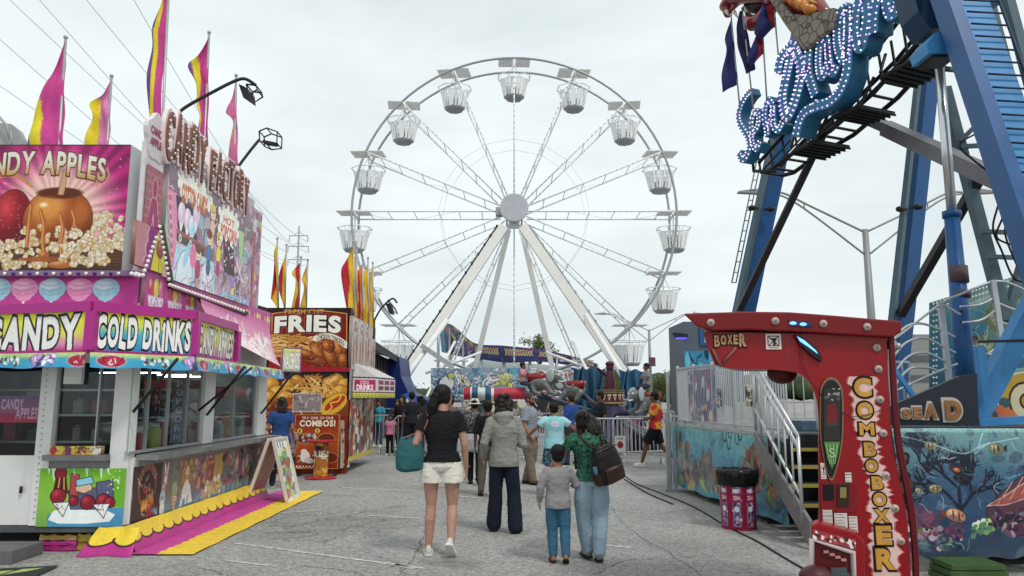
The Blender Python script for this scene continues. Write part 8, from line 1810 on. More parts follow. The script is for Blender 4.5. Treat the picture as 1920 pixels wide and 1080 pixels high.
 for k in range(3): z = z1-1.0-k*1.6; b.box(a.x+.2, Y-.08, z-.5, c_.x-.2, Y-.01, z)
 b.build('window_band', sm('band_dark', '#5a5c60', .3), T5)
backdrop()
def kiosk():
 Y = 21; T = thing('ride_booth', 'blue and grey ride booth with violet lamp behind the platform fence', 'booth', tuple(at(1312, 740, Y).xy)+(0,)); a, c = at(1283, 655, Y), at(1352, 655, Y); zt = zat(603, Y); zm = zat(658, Y)
 b = MB(); b.box(a.x, Y, 0, c.x, Y+2, zt); b.build('wall', sm('booth_grey', '#5c6670', .6), T); cv = Canvas(100, 60, 80, '#3a84a4'); cv.blobs(0, 0, 100, 60, 30, 5, 14, ['#2c5c80', '#4aa0bc', '#1c3850', '#6ab8c8'], 3); cv.squig(0, 10, 100, 55, 14, 2, ['#16283c', '#b0d8e0'], 2, 26); cv.mesh('painted_board', [Vector((a.x-.02, Y-.03, zm)), Vector((c.x, Y-.03, zm)), Vector((c.x, Y-.03, .9)), Vector((a.x-.02, Y-.03, .9))], T)
 b = MB(); w = at(1318, 630, Y).x; b.box(w-.1, Y-.05, zat(648, Y), w+.45, Y-.01, zat(612, Y)); f = b.build('window', sm('booth_frame', '#2a5c90', .4), T); b = MB(); b.box(w+.02, Y-.07, zat(643, Y), w+.33, Y-.052, zat(620, Y)); b.build('pane', sm('pane_pale', '#a8b8c0', .2), f)
 b = MB(); p = at(1283, 626, Y-.3); b.prism([p+Vector(v) for v in ((-.28, 0, .04), (.1, 0, .0), (.1, 0, -.1), (-.2, 0, -.08))], (0, .3, 0)); b.build('lamp', M_BLACK, T); b = MB(); b.box(p.x-.17, p.y+.02, p.z-.13, p.x+.08, p.y+.28, p.z-.095); b.build('lamp_lens', mat('led_violet', s2l(hx('#4038e0')), .3, emit=2.5), T)
kiosk()
# ---------------- rides in the middle distance
def graffiti_wall(label, x0, x1, y0, y1, Y, base, cols, seed, res=160, cat='ride panel', name='painted_wall', y0b=None, cloth_=False, thick=.1):
 tl, tr, bl = at(x0, y0, Y), at(x1, y0, Y), at(x0, y1, Y); tr.z = tl.z if y0b is None else at(x1, y0b, Y).z; bl.x = tl.x; br = Vector((tr.x, Y, bl.z)); c = Canvas((tr.x-tl.x)*100, (tl.z-bl.z)*100, res, base)
 if not cloth_:
  c.blobs(0, 0, c.w, c.h, 70, 12, 36, cols, seed, ol='#2a2c38', lw=2.5, asp=(.4, 1)); c.squig(0, 0, c.w, c.h, 70, 4, ['#f0ecec', '#2a2c38']+cols, seed+1, 60)
 c.noise(.06)
 o = c.mesh(name, (lambda tx, ty: tl.lerp(tr, tx).lerp(bl.lerp(br, tx), ty)+Vector((.1*math.sin(ty*5+tx*9), .22*math.sin(tx*26+ty*3)*(.4+ty), -.12*math.sin(tx*9.4)**2*(1-ty)))) if cloth_ else [tl, tr, br, bl], None, thick=0 if cloth_ else thick); tag(o, label, cat); return o
graffiti_wall('wide ride front panel painted in yellow, blue and pink swirls behind the walkers', 808, 1010, 690, 748, 33, '#8a98a8', ['#b8b458', '#3a6a90', '#b8a0b0', '#5a98b0', '#d0d0cc', '#2c4a70', '#8a9aa8', '#d8d0a0'], 3, 220)
graffiti_wall('white scribbled ride panel right of the yellow and blue one', 1010, 1075, 694, 745, 34, '#b8bcc0', ['#8a8e98', '#d8d8dc', '#5a6470', '#a8483c', '#c8ccd0'], 7, 80)
graffiti_wall('slate blue tarpaulin hanging left of the right wheel leg', 1070, 1135, 688, 785, 35, '#2c5068', ['#2c5068'], 5, 50, 'tarpaulin', 'tarpaulin', cloth_=True)
graffiti_wall('slate blue tarpaulin hanging right of the wheel leg before the sky', 1160, 1208, 692, 790, 34, '#2f5a78', ['#2f5a78'], 6, 50, 'tarpaulin', 'tarpaulin', cloth_=True)
graffiti_wall('deep blue sheet behind the drum with white triangles', 1095, 1205, 735, 800, 36, '#1f2f68', ['#1f2f68'], 8, 40, 'tarpaulin', 'tarpaulin', cloth_=True)
graffiti_wall('purple painted ride base panel behind the barriers on the right', 1060, 1200, 780, 836, 27, '#3a2a58', ['#5a3a80', '#a83a48', '#2a3a6a', '#d8d0d4', '#7a2c4c', '#2c2038', '#6a8aa8'], 9, 130)
graffiti_wall('dark patterned low ride panel behind the walkers', 868, 1060, 752, 812, 30, '#4a4648', ['#8a8468', '#2c2c30', '#a8a098', '#6a3a3c', '#c8c0b0', '#1c1c20'], 10, 150)
# blue ride base left of the wheel
def bluebase():
 Y = 30; T = thing('blue_ride_base', 'deep blue sloping ride base with star painted fan left of the wheel', 'ride base', tuple(at(800, 800, Y).xy)+(0,)); m = sm('base_blue', '#182a66', .4, var=.15)
 b = MB(); b.prism([at(x, y, Y) for x, y in ((715, 690), (728, 672), (748, 668), (752, 705), (765, 735), (860, 776), (860, 845), (715, 845))], (0, 3, 0)); b.build('body', m, T, bevel=.03)
 b = MB(); c0 = at(765, 757, Y-.05); b.tube([c0, c0-Vector((0, .3, 0))], .42, 20); b.build('star_disc', sm('disc_blue', '#2f4fa0', .4), T); b = MB(); b.prism([c0+Vector((x, -.32, z)) for x, z in ((0, .22), (-.2, -.13), (.2, -.13))], (0, .01, 0)); b.build('star_mark', M_WHITE, T)
 b = MB(); a, c_ = at(720, 766, Y-.6), at(752, 768, Y-.6); b.tube([Vector((a.x, a.y, 0)), a, c_], .05, 6); b.build('rail', sm('rail_pale_blue', '#7a90b0', .4), T)
 b = MB(); b.bar(at(790, 648, 46), at(850, 688, 46), .25, .3); b.build('ramp_beam', M_STEEL, T)
bluebase()
# curved sign of the far ride
def curved():
 T = thing('curved_ride_sign', 'long curved purple ride front with yellow lattice and crest under the wheel', 'ride sign', tuple(at(960, 650, 62).xy)+(0,)); Y0 = 62
 top = [(822, 600), (852, 612), (890, 643), (945, 648), (1010, 655), (1075, 668), (1120, 682)]; bot = [(828, 660), (860, 668), (892, 672), (950, 680), (1010, 678), (1060, 684), (1120, 694)]
 ts, bs = spl(top, 8), spl(bot, 8); n = len(ts); c = Canvas(400, 60, 320, '#4a3a6a'); c.grad([(0, '#5a4a7c'), (.5, '#3a3464'), (1, '#28325a')])
 c.rect(0, 0, 18, 60, '#3a8a9c')
 for k in range(30): c.ell(20+k*4.2, 12+10*math.sin(k*.9), 9, 5, ['#8a8468', '#c0b850', '#3c5a6c', '#a05a94'][k % 4], .5, ol='#20202c', lw=1)
 for k in range(4):
  x = 130+k*68; c.rect(x, 8, x+58, 36, '#6a4a80', ol='#2a2c58', lw=2.5)
  for j in range(10): c.line([(x+2+j*5.5, 10), (x+7+j*5.5, 34)], 2, '#b8b058' if k % 2 else '#a8a860'); c.line([(x+7+j*5.5, 10), (x+2+j*5.5, 34)], 1.6, '#c8c468')
  c.line([(x, 36), (x+58, 8)], 2.5, '#a83a58')
 c.squig(20, 36, 130, 58, 20, 1.6, ['#c8c8d8', '#6a7aa8', '#a86aa0'], 3, 24); c.squig(130, 40, 400, 58, 30, 1.2, ['#5a6488', '#3c4468'], 4, 30); c.noise(.08)
 def s(tx, ty):
  k = tx*(n-1); i = min(int(k), n-2); f = k-i; Y = Y0-6*math.sin(tx*3.14)
  a = at(lerp(ts[i][0], ts[i+1][0], f), lerp(ts[i][1], ts[i+1][1], f), Y); b_ = at(lerp(bs[i][0], bs[i+1][0], f), lerp(bs[i][1], bs[i+1][1], f), Y); return a.lerp(b_, ty)
 c.mesh('sign_face', s, T)
 for k in range(9): b = MB(); q = s(k/8, 0); b.tube([q+Vector((0, .3, 0)), Vector((q.x, q.y+.3, 0))], .14, 6); b.build('post', M_STEEL, T)
 c = Canvas(200, 40, 60, '#8a9494'); c.grad([(0, '#9aa2a2'), (1, '#6a7676')]); P = [at(895, 672, 60), at(1085, 690, 60), at(1000, 722, 57), at(870, 690, 57)]; c.mesh('canvas_roof', [P[0], P[1], P[2], P[3]], T)
curved()
# bush/tree top behind
def tree(px, py, Y, r, label, h=None):
 c0 = at(px, py, Y); T = thing('tree', label, 'tree', (c0.x, Y, 0), 0, 'trees beyond the rides'); rg = random.Random(px); b = MB(); b.tube([(c0.x, Y, 0), (c0.x+.1, Y, c0.z-r*.3)], [r*.09, r*.05], 8)
 for k in range(7): a = k*.9; b.tube([(c0.x, Y, c0.z-r*.9), (c0.x+r*.6*math.cos(a), Y+r*.5*math.sin(a), c0.z+r*rg.uniform(-.3, .4))], [r*.04, r*.01], 5)
 b.build('trunk', sm('bark', '#4c443a', .9), T); b = MB()
 cl = [(rg.gauss(0, .42), rg.gauss(0, .4), rg.gauss(0, .32)) for _ in range(26)]
 for cx, cy, cz in cl:
  for _ in range(70):
   p = c0+Vector((cx+rg.gauss(0, .14), cy+rg.gauss(0, .14), cz+rg.gauss(0, .12)))*r; s = r*.055; u = Vector((rg.gauss(0, 1), rg.gauss(0, 1), rg.gauss(0, 1))).normalized()*s; v = Vector((rg.gauss(0, 1), rg.gauss(0, 1), rg.gauss(0, 1))).normalized()*s; b.add([p-u, p+v, p+u, p-v], [(0, 1, 2, 3)])
 b.build('crown', mat('foliage_spring', (.11, .14, .035), .7, 0, .5, .8), T)
tree(1012, 655, 110, 2.6, 'yellow green tree top showing above the curved ride sign')
for i, px in enumerate((1236, 1258, 1275, 1150)): tree(px, 726+i % 2*6, 90+i*5, 2.0, ['small dark tree left of the platform fence corner', 'round dark tree just left of the fence corner', 'dark tree right behind the fence corner', 'small tree behind the blue tarpaulins'][i])
# flying elephant ride
def elephant_ride():
 gy = sm('elephant_grey', '#6c6e6c', .4, coat=.3, var=.15); eb = sm('elephant_pale', '#b0b8b8', .4); rs = sm('saddle_red', '#8e2824', .35, coat=.3)
 T = thing('elephant_ride', 'centre drum and radiating arms of the small flying elephant ride', 'ride', tuple(at(1145, 800, 23.5).xy)+(0,)); cx, cy = at(1145, 770, 23.5).xy
 b = MB(); b.lathe((cx, cy, 0), [(.01, 0), (1.5, 0), (1.4, .5), (.5, .9), (.45, 1.35), (.01, 1.4)], 24); b.build('pedestal', sm('pedestal_purple', '#2a1e44', .4), T)
 z0, z1 = zat(757, cy), zat(733, cy); c = Canvas(400, 46, 260, '#5c2c30')
 for k in range(16):
  x = 12+k*25; c.poly([(x-9, 12), (x+9, 12), (x, 36)], '#d8ccb0'); c.poly([(x-4, 17), (x+4, 17), (x, 28)], '#3a1c20')
 for k in range(66): c.ell(3+k*6.1, 4, 2, 2, '#e0d8a8'); c.ell(3+k*6.1, 42, 2, 2, '#e0d8a8')
 rr = 26/F*23.5; c.mesh('drum', lambda tx, ty: Vector((cx+rr*math.sin(tx*6.2832), cy-rr*math.cos(tx*6.2832), lerp(z1, z0, ty))), T)
 b = MB(); b.lathe((cx, cy, z1), [(.01, .05), (rr*1.03, .03), (rr*1.03, -.02), (.01, -.02)], 24); b.lathe((cx, cy, z0), [(.01, .02), (rr*1.03, .02), (rr*1.03, -.03), (.01, -.04)], 24); b.build('drum_rims', sm('drum_gold', '#5c5438', .4), T)
 # figure with turban on the drum
 b = MB(); chain(b, [Vector((cx, cy, z1)), Vector((cx, cy, z1+.35)), Vector((cx, cy, z1+.55))], [.2, .17, .13]); b.ball((cx, cy, z1+.72), .13, 12, 8); b.ball((cx, cy, z1+.85), .15, 12, 8, (1, 1, .6)); chain(b, [Vector((cx-.15, cy, z1+.5)), Vector((cx-.4, cy-.1, z1+.7))], [.06, .05]); o = fuse(b, 'drum_figure', sm('figure_maroon', '#4c2430', .4), None, voxel=.025); o.parent = T; o.data.transform(local(T).inverted())
 targets = [((1175, 800), (1262, 850), 20.5), ((1120, 760), (1010, 742), 21.5), ((1110, 752), (1085, 735), 24.0), ((1160, 755), (1205, 765), 21.0), ((1165, 775), (1240, 830), 22)]
 am = sm('arm_slate', '#2a3448', .3, coat=.3)
 for a, c_, Y in targets:
  b = MB(); b.tube([Vector((cx, cy, .95)), at(*c_, Y)], .085, 10); b.build('arm', am, T)
 def eleph(label, px, py, Y, rz, k=1.0, group='elephant cars of the small flying ride'):
  p = at(px, py, Y); E = thing('elephant_car', label, 'ride car', tuple(p), rz, group)
  def V(x, y, z): return Vector((x, y, z))*k
  b = MB(); b.ball(V(0, 0, .1), .42*k, 16, 10, (1.25, .85, .75)); b.ball(V(.62, 0, .32), .27*k, 14, 10)
  chain(b, [V(.8, 0, .28), V(.98, 0, .1), V(1.1, 0, -.1), V(1.28, 0, -.12), V(1.36, 0, .02)], [.12*k, .09*k, .07*k, .055*k, .05*k])
  for x in (-.32, .34):
   for s in (-1, 1): chain(b, [V(x, s*.22, -.05), V(x+.16, s*.25, -.3), V(x+.36, s*.25, -.36)], [.14*k, .11*k, .10*k])
  o = fuse(b, 'elephant_body', gy, E, voxel=.03, smooth=2)
  for s in (-1, 1):
   b = MB(); b.ball(V(.5, s*.33, .38), .28*k, 14, 8, (.75, .18, 1.0), Matrix.Rotation(s*.5, 3, 'Z')); b.build('ear', eb, E, world=False)
   b = MB(); b.ball(V(.8, s*.16, .40), .05*k, 8, 6); b.build('eye', M_WHITE, E, world=False)
   b = MB(); b.tube([V(.78, s*.12, .16), V(.95, s*.13, .12), V(1.04, s*.13, .18)], [.035*k, .03*k, .01*k], 8); b.build('tusk', M_WHITE, E, world=False)
  b = MB(); b.smooth = True
  out = [V(math.copysign(abs(math.cos(t))**.6, math.cos(t))*.42-.12, math.copysign(abs(math.sin(t))**.6, math.sin(t))*.34, 0) for t in [6.2832*q/24 for q in range(24)]]
  b.loft([[v*a+V(0, 0, z) for v in out] for a, z in ((.85, .12), (.95, .3), (.98, .46), (.88, .46), (.82, .3))]); b.build('saddle_seat', rs, E, world=False)
  return E
 eleph('grey elephant car facing right at the end of the striped bolster', 1012, 722, 21.5, R(-15), .72)
 eleph('grey elephant car with red seat in the middle of the ride, left of the drum', 1075, 735, 24.0, R(168), .78)
 eleph('nearest elephant car with red seat and a child rider, by the platform fence', 1216, 757, 20.0, R(200), .66)
 # striped fabric-covered sweep
 p0, p1 = at(870, 738, 21.6), at(985, 739, 21.6); zt, zb = zat(727, 21.6), zat(750, 21.6); c = Canvas(115, 23, 150, '#a82c3c')
 for x0, x1, cl in ((0, 12, '#a8283c'), (12, 15, '#d0d0d0'), (15, 26, '#2c506c'), (26, 40, '#b8c4bc'), (40, 51, '#2c4c68'), (51, 56, '#d8ccd0'), (56, 72, '#a42c3c'), (72, 115, '#b83848')): c.rect(x0, 0, x1, 23, cl)
 c.noise(.05); rad = (zt-zb)/2; o = c.mesh('striped_bench_back', lambda tx, ty: Vector((lerp(p0.x, p1.x, tx), p0.y-rad*.6*math.sin(ty*3.1416), lerp(zt, zb, ty)+.02*math.sin(tx*9))), None); tag(o, 'long red, white and blue striped bolster of the elephant ride behind the walkers', 'ride bolster')
 for lab, px, py, Y, c1, rz in (('child rider with dark hair sitting on the nearest elephant car', 1213, 736, 20.0, '#8a8c88', 200), ('child rider in pink holding on behind the middle elephant ear', 980, 730, 21.5, '#c88a90', -20)):
  p = at(px, py, Y); person(lab, (p.x, p.y, p.z-.45), R(rz-90), 1.2, '#7a5442', dict(knee=((-.12, .35, .82), (.12, .35, .82)), ankle=((-.12, .42, .5), (.12, .42, .5)), elb=((-.24, .1, 1.16), (.24, .1, 1.16)), wri=((-.18, .32, 1.15), (.18, .32, 1.15))), top=('tee', cloth('rider_%d' % px, c1), 1.1, .9, .8), bottom=('jeans', cloth('rider_legs', '#3a3c48')), shoes=(S_DARK, S_SOLED), hair=('short', H_BLACK), voxel=.018)
elephant_ride()
# crowd barriers
def barrier():
 T = thing('crowd_barrier', 'x', 'barrier', (0, 0, 0), 0, 'steel crowd barriers round the middle ride'); L_ = 2.1
 b = MB(); pts = [(-L_/2, 0, .15), (-L_/2, 0, .98), (-L_/2+.1, 0, 1.08), (L_/2-.1, 0, 1.08), (L_/2, 0, .98), (L_/2, 0, .15), (-L_/2, 0, .15)]; b.tube(pts, .02, 6); b.build('frame', M_ALW, T, world=False)
 b = MB()
 for k in range(1, 19): x = -L_/2+k*L_/19; b.tube([(x, 0, .15), (x, 0, 1.08)], .009, 5)
 b.build('bars', M_ALW, T, world=False)
 for s in (-1, 1): b = MB(); b.tube([(s*.8, -.28, .0), (s*.8, 0, .16), (s*.8, .28, 0)], .02, 6); b.build('foot', M_ALW, T, world=False)
 return T
proto = barrier()
desc = ['barrier left of the white notice, behind the girl with the backpack', 'barrier carrying the white notice behind the backpack', 'barrier between the white notice and the man in red', 'barrier behind the child in tie-dye', 'barrier behind the bearded man', 'barrier left of the bearded man behind the curly hair', 'barrier behind the white hat', 'barrier half hidden by the woman in black', 'barrier at the far left of the elephant ride', 'far barrier right of the drum', 'far barrier left of the drum']
for i, (px, py, Y, rz) in enumerate(((1105, 0, 18.6, 2), (1178, 0, 18.4, -2), (1215, 0, 20.5, 20), (1045, 0, 19.2, -3), (985, 0, 19.6, 2), (925, 0, 20, 0), (868, 0, 20.6, -2), (810, 0, 21, 3), (765, 0, 22, 4), (1190, 0, 24, 0), (1040, 0, 24.5, 0))):
 c = proto if i == 0 else copy_tree(proto); c.location = (at(px, 800, Y).x, Y, 0); c.rotation_euler = (0, 0, R(rz)); c['label'] = 'steel crowd '+desc[i]
p = at(1163, 832, 18.3); c = Canvas(40, 56, 44, '#c8c8c8'); c.ell(20, 32, 12, 13, '#a83a4c', ol='#e0dcdc', lw=1); c.ell(20, 32, 7, 8, '#6a2434'); c.text('RULES', 8, 6, 32, 13, '#6a2434', .03); o = c.mesh('notice', [p+Vector((-.13, 0, .19)), p+Vector((.13, 0, .19)), p+Vector((.13, 0, -.19)), p+Vector((-.13, 0, -.19))], None, thick=.01); tag(o, 'small white notice with red emblem hung on the barrier', 'notice')
# slim banner on the far street light
p = at(1220, 678, 79.5); b = MB(); b.box(p.x-.2, 79.4, p.z-.5, p.x+.5, 79.5, p.z+.45); o = b.build('pole_banner', sm('banner_plum', '#5c3c54', .5)); tag(o, 'small plum banner on the distant street light', 'banner')
hc = at(964, 403, 50)
for a, dx, lab, c1 in ((math.pi, -.35, "rider in dark jacket in the gondola at nine o'clock", '#26262c'), (math.pi, .35, "rider in brown top in the gondola at nine o'clock", '#5a4034'), (0, -.3, "rider in black top in the gondola at three o'clock", '#1c1c20'), (0, .4, "rider in grey top in the gondola at three o'clock", '#6a6a70')):
 person(lab, (hc.x+11.05*math.cos(a)+dx, 50.15, hc.z-2.85), R(-90 if dx < 0 else 90), 1.6, '#7a5442', dict(hip=((-.09, 0, .9), (.09, 0, .9)), knee=((-.12, .4, .88), (.12, .4, .88)), ankle=((-.12, .42, .5), (.12, .42, .5))), top=('tee', cloth('rider_far_'+c1.strip('#'), c1), 1.1, .9, 2), bottom=('jeans', cloth('rider_legs', '#3a3c48')), shoes=(S_DARK, S_SOLED), hair=('short', H_BLACK), voxel=.03)
def ground_at(px, py): p = gr(px, py); return (p.x, p.y, 0)
# A: woman with the teal bag
def bagA(root, S, P, hp, k, mk):
 sh = S(P['sho'][0]);
 b = MB(); c0 = S((-.33, -.03, 1.0))
 rings = [[c0+Vector((math.cos(t)*rx*k, math.sin(t)*ry*k, z*k)) for t in [6.28*q/18 for q in range(18)]] for z, rx, ry in ((-.16, .10, .05), (-.13, .15, .085), (0, .155, .09), (.12, .13, .06), (.19, .11, .03))]
 b.loft(rings); bag = fuse(b, 'shoulder_bag', cloth('bag_teal', '#2f5f64', .2), None, voxel=.012, smooth=3, wr=.02, wscale=(7, 7, 5)); bag.location = root.location; bag.rotation_euler = root.rotation_euler
 tag(bag, "teal leather bag hanging from the walking woman's left shoulder", 'bag')
 b = MB();
 for dy in (-.05, .05): b.tube(spl([c0+Vector((-.06*k, dy*k, .18*k)), sh+Vector((-.035, dy*.6, -.12)), sh+Vector((.01, dy*.5, .066)), sh+Vector((.02, dy*1.5, -.05)), c0+Vector((.09*k, dy*k, .17*k))], 6), .008, 6)
 b.build('strap', sm('strap_pink_brown', '#8a5a52', .6), bag, world=False)
person('woman in black t-shirt and white shorts walking away, teal bag on her left shoulder', ground_at(826, 1040), R(3), 1.70, '#ae8474', dict(
 hip=((-.10, 0, .90), (.10, 0, .90)), knee=((-.105, .02, .49), (.115, .01, .485)), ankle=((-.125, .0, .078), (.11, -.16, .15)), toe=((-.10, 1), (.25, 1)), pitch=(0, .72), turn=-.95, head=(.01, .02, 1.60),
 elb=((-.27, -.07, 1.13), (.235, -.05, 1.11)), wri=((-.30, .10, .96), (.255, .02, .86)), curl=(.9, .55)), top=('tee', cloth('tee_black', '#1c1b1e'), 1.06, .93, .55), bottom=('shorts', cloth('shorts_white', '#dcd6cc', .5, .05), 1.12, .42),
 shoes=(S_WHITE, S_SOLE), hair=('pony', H_BLACK), fem=1, voxel=.0075, build=1.05, glasses=True, extra=bagA)
# B: hoodie
def phoneB(root, S, P, hp, k, mk):
 w = S(P['wri'][1]); b = MB(); b.box(-.037, -.075, -.005, .037, .075, .005); o = b.build('phone', M_BLACK, None, bevel=.003); o.location = root.matrix_basis @ (w+Vector((.0, .09, .03))); o.rotation_euler = (.9, 0, root.rotation_euler.z)
 tag(o, 'dark phone held out by the walker in the grey hoodie', 'phone')
person('person in olive grey hoodie and dark flared jeans walking away, dark curly hair', ground_at(945, 999), R(-2), 1.60, '#b08672', dict(
 hip=((-.085, 0, .90), (.085, 0, .90)), knee=((-.11, .05, .49), (.12, .03, .49)), ankle=((-.135, .10, .10), (.145, -.03, .085)), toe=((-.2, 1), (.3, 1)), turn=-.35, tilt=-.15,
 elb=((-.25, -.06, 1.12), (.245, -.02, 1.10)), wri=((-.27, .07, .93), (.20, .22, 1.10)), curl=(.4, .8)), top=('hood', cloth('hoodie_olive_grey', '#8f8d87', .5), 1.13, .82, 2), bottom=('wide', cloth('jeans_navy', '#1d2230', .4), 1.0),
 shoes=(S_DARK, S_SOLED), hair=('curly', sm('hair_brown', '#241a16', .5, 0, .3, 30)), voxel=.008, extra=phoneB)
# C: boy
person('small boy in grey long-sleeved shirt, blue jeans and tan boots walking away', ground_at(1047, 1056), R(3), 1.13, '#a87a62', dict(
 pel=(0, 0, .90), hip=((-.09, 0, .86), (.09, 0, .86)), neck=(0, -.01, 1.38), head=(0, .0, 1.55), sho=((-.175, -.01, 1.32), (.175, -.01, 1.32)), knee=((-.08, .05, .46), (.10, .0, .47)), ankle=((-.075, .03, .10), (.10, -.09, .12)), toe=((-.05, 1), (.12, 1)), pitch=(0, .35),
 elb=((-.26, -.03, 1.08), (.28, .02, 1.12)), wri=((-.27, .06, .88), (.27, .16, 1.10)), curl=(.4, .6)), top=('tee', cloth('shirt_light_grey', '#8d898c', .4), 1.14, .80, 2), bottom=('jeans', cloth('jeans_teal', '#3a6480', .4), 1.1),
 shoes=(S_TAN, S_SOLED), hair=('short', H_BLACK), voxel=.0065)
# D: girl with backpack
def packD(root, S, P, hp, k, mk):
 b = MB(); c0 = S((.115, -.21, 1.13)); rz_ = Matrix.Rotation(.35, 3, 'Z') @ Matrix.Rotation(-.30, 3, 'Y')
 def pp(x, y, z): return c0+rz_ @ Vector((x*k, y*k, z*k))
 rings = [[pp(math.copysign(abs(math.cos(t))**.5, math.cos(t))*rx, math.copysign(abs(math.sin(t))**.5, math.sin(t))*ry-.0, z) for t in [6.28*q/24 for q in range(24)]] for z, rx, ry in ((-.24, .13, .07), (-.22, .165, .105), (-.05, .17, .11), (.12, .15, .09), (.2, .11, .06), (.225, .06, .03))]
 b.loft(rings); lm = sm('leather_black_brown', '#1d1817', .4, 0, .25, 8, bump=.3); lb = sm('leather_brown', '#33221c', .45, 0, .25, 8, bump=.3)
 bp = fuse(b, 'backpack', lm, None, voxel=.010, smooth=2, wr=.008); bp.location = root.location; bp.rotation_euler = root.rotation_euler; tag(bp, 'dark brown leather backpack worn by the girl in the green blouse', 'backpack')
 b = MB(); b.loft([[pp(math.cos(t)*rx, -.115+math.sin(t)*ry, z) for t in [6.28*q/18 for q in range(18)]] for z, rx, ry in ((-.21, .11, .03), (-.19, .13, .045), (-.06, .13, .045), (-.04, .12, .03))]); b.build('front_pocket', lb, bp, world=False)
 b = MB(); b.loft([[pp(-.17+math.cos(t)*rx, math.sin(t)*ry, z) for t in [6.28*q/16 for q in range(16)]] for z, rx, ry in ((-.22, .03, .05), (-.2, .045, .07), (-.08, .04, .07))]); b.build('side_pocket', lb, bp, world=False)
 b = MB(); b.loft([[pp(-.165+math.cos(t)*.03, math.sin(t)*.03, z) for t in [6.28*q/12 for q in range(12)]] for z in (-.12, .0)]); b.build('water_bottle', sm('bottle_blue', '#5a7fb0', .3), bp, world=False)
 b = MB(); b.tube(spl([pp(-.05, -.03, .2), pp(0, -.07, .27), pp(.05, -.03, .2)], 6), .01, 6); b.tube([pp(-.15, -.07, .16), pp(0, -.10, .17), pp(.15, -.07, .16)], .006, 5); b.build('handle', lb, bp, world=False)
 for s in (-1, 1):
  b = MB(); sh = S(P['sho'][0 if s < 0 else 1]); b.tube(spl([pp(s*.07, .06, .16), sh*.8+Vector((0, .02, .22*0))+Vector((0, -.05*k, .335*k*.93)), sh*.82+Vector((0, .10*k, .2*k)), sh*.72+Vector((0, .13*k, .02))], 6), .013, 6); b.build('strap', lb, bp, world=False)
person('girl in green patterned blouse and pale jeans looking down, leather backpack on her back', ground_at(1112, 1052), R(10), 1.46, '#a87a60', dict(
 pel=(0.0, 0, .93), neck=(-.05, .03, 1.45), head=(-.085, .07, 1.575), hip=((-.09, 0, .90), (.09, 0, .90)), knee=((-.09, .06, .49), (.10, .02, .49)), ankle=((-.03, .10, .10), (.06, -.05, .085)), toe=((-.1, 1), (.25, 1)), pitch=(0, .1), turn=1.05, tilt=-.38,
 sho=((-.21, .02, 1.385), (.125, .0, 1.39)), elb=((-.36, .05, 1.19), (.2, .14, 1.16)), wri=((-.43, .17, 1.06), (.0, .28, 1.08)), curl=(.5, .5)),
 top=('puff', pattern_cloth('blouse_green', ['#0c1614', '#14402e', '#24684a', '#0e2620', '#2c7a58', '#101c1a'], 14), 1.10, .90, .62), bottom=('jeans', cloth('jeans_pale_blue', '#8fa5b4', .5), 1.28),
 shoes=(sm('shoe_grey_pattern', '#6a6460', .6), S_SOLED, SOCK, .10), hair=('long', sm('hair_dark', '#1c1513', .4, 0, .3, 30), .16), fem=1, voxel=.0075, extra=packD)
# E: bearded man
person('bearded man in grey polo and khaki trousers standing sideways, looking back towards the camera', ground_at(993, 908), R(-108), 1.66, '#a67a66', dict(turn=-.35, elb=((-.22, .03, 1.12), (.24, -.03, 1.12)), wri=((-.15, .24, 1.05), (.22, .1, .9)), ankle=((-.09, -.1, .085), (.10, .10, .085))),
 top=('tee', cloth('polo_grey_blue', '#8b9099', .4), 1.14, .88, .75), bottom=('khaki', cloth('khaki', '#7f7263', .4), 1.22), shoes=(sm('shoe_brown', '#4a3c30', .6), S_SOLED), hair=('short', sm('hair_shaved', '#4a3a32', .7)), beard=sm('beard_dark', '#33261e', .8), glasses=True, build=1.22, voxel=.011)
# F: tie-dye child
person('child in turquoise tie-dye t-shirt and blue patterned shorts running ahead', ground_at(1040, 930), R(4), 1.50, '#8a5f4a', dict(
 knee=((-.11, .06, .49), (.12, .20, .55)), ankle=((-.15, -.28, .20), (.09, .12, .16)), pitch=(.9, 0), toe=((-.1, 1), (.1, 1)), elb=((-.36, .02, 1.22), (.36, .0, 1.24)), wri=((-.50, .12, 1.08), (.52, .10, 1.10)), head=(-.01, .03, 1.59), turn=.2),
 top=('tee', pattern_cloth('tie_dye', ['#c8dce0', '#4a90a8', '#d8b8c8', '#8ec8cf', '#7fc0c8', '#9fd0d4', '#a8d4d8', '#90c8d0'], 3.2, 'rings', center=(0, 0, 1.16)), 1.15, .86, .6), bottom=('shorts', pattern_cloth('shorts_blue', ['#3a5a70', '#2a4a60', '#5a7a8a', '#1e3444'], 30, 'check'), 1.15, .8),
 shoes=(S_DARK, S_SOLE), hair=('short', H_BLACK), voxel=.010)
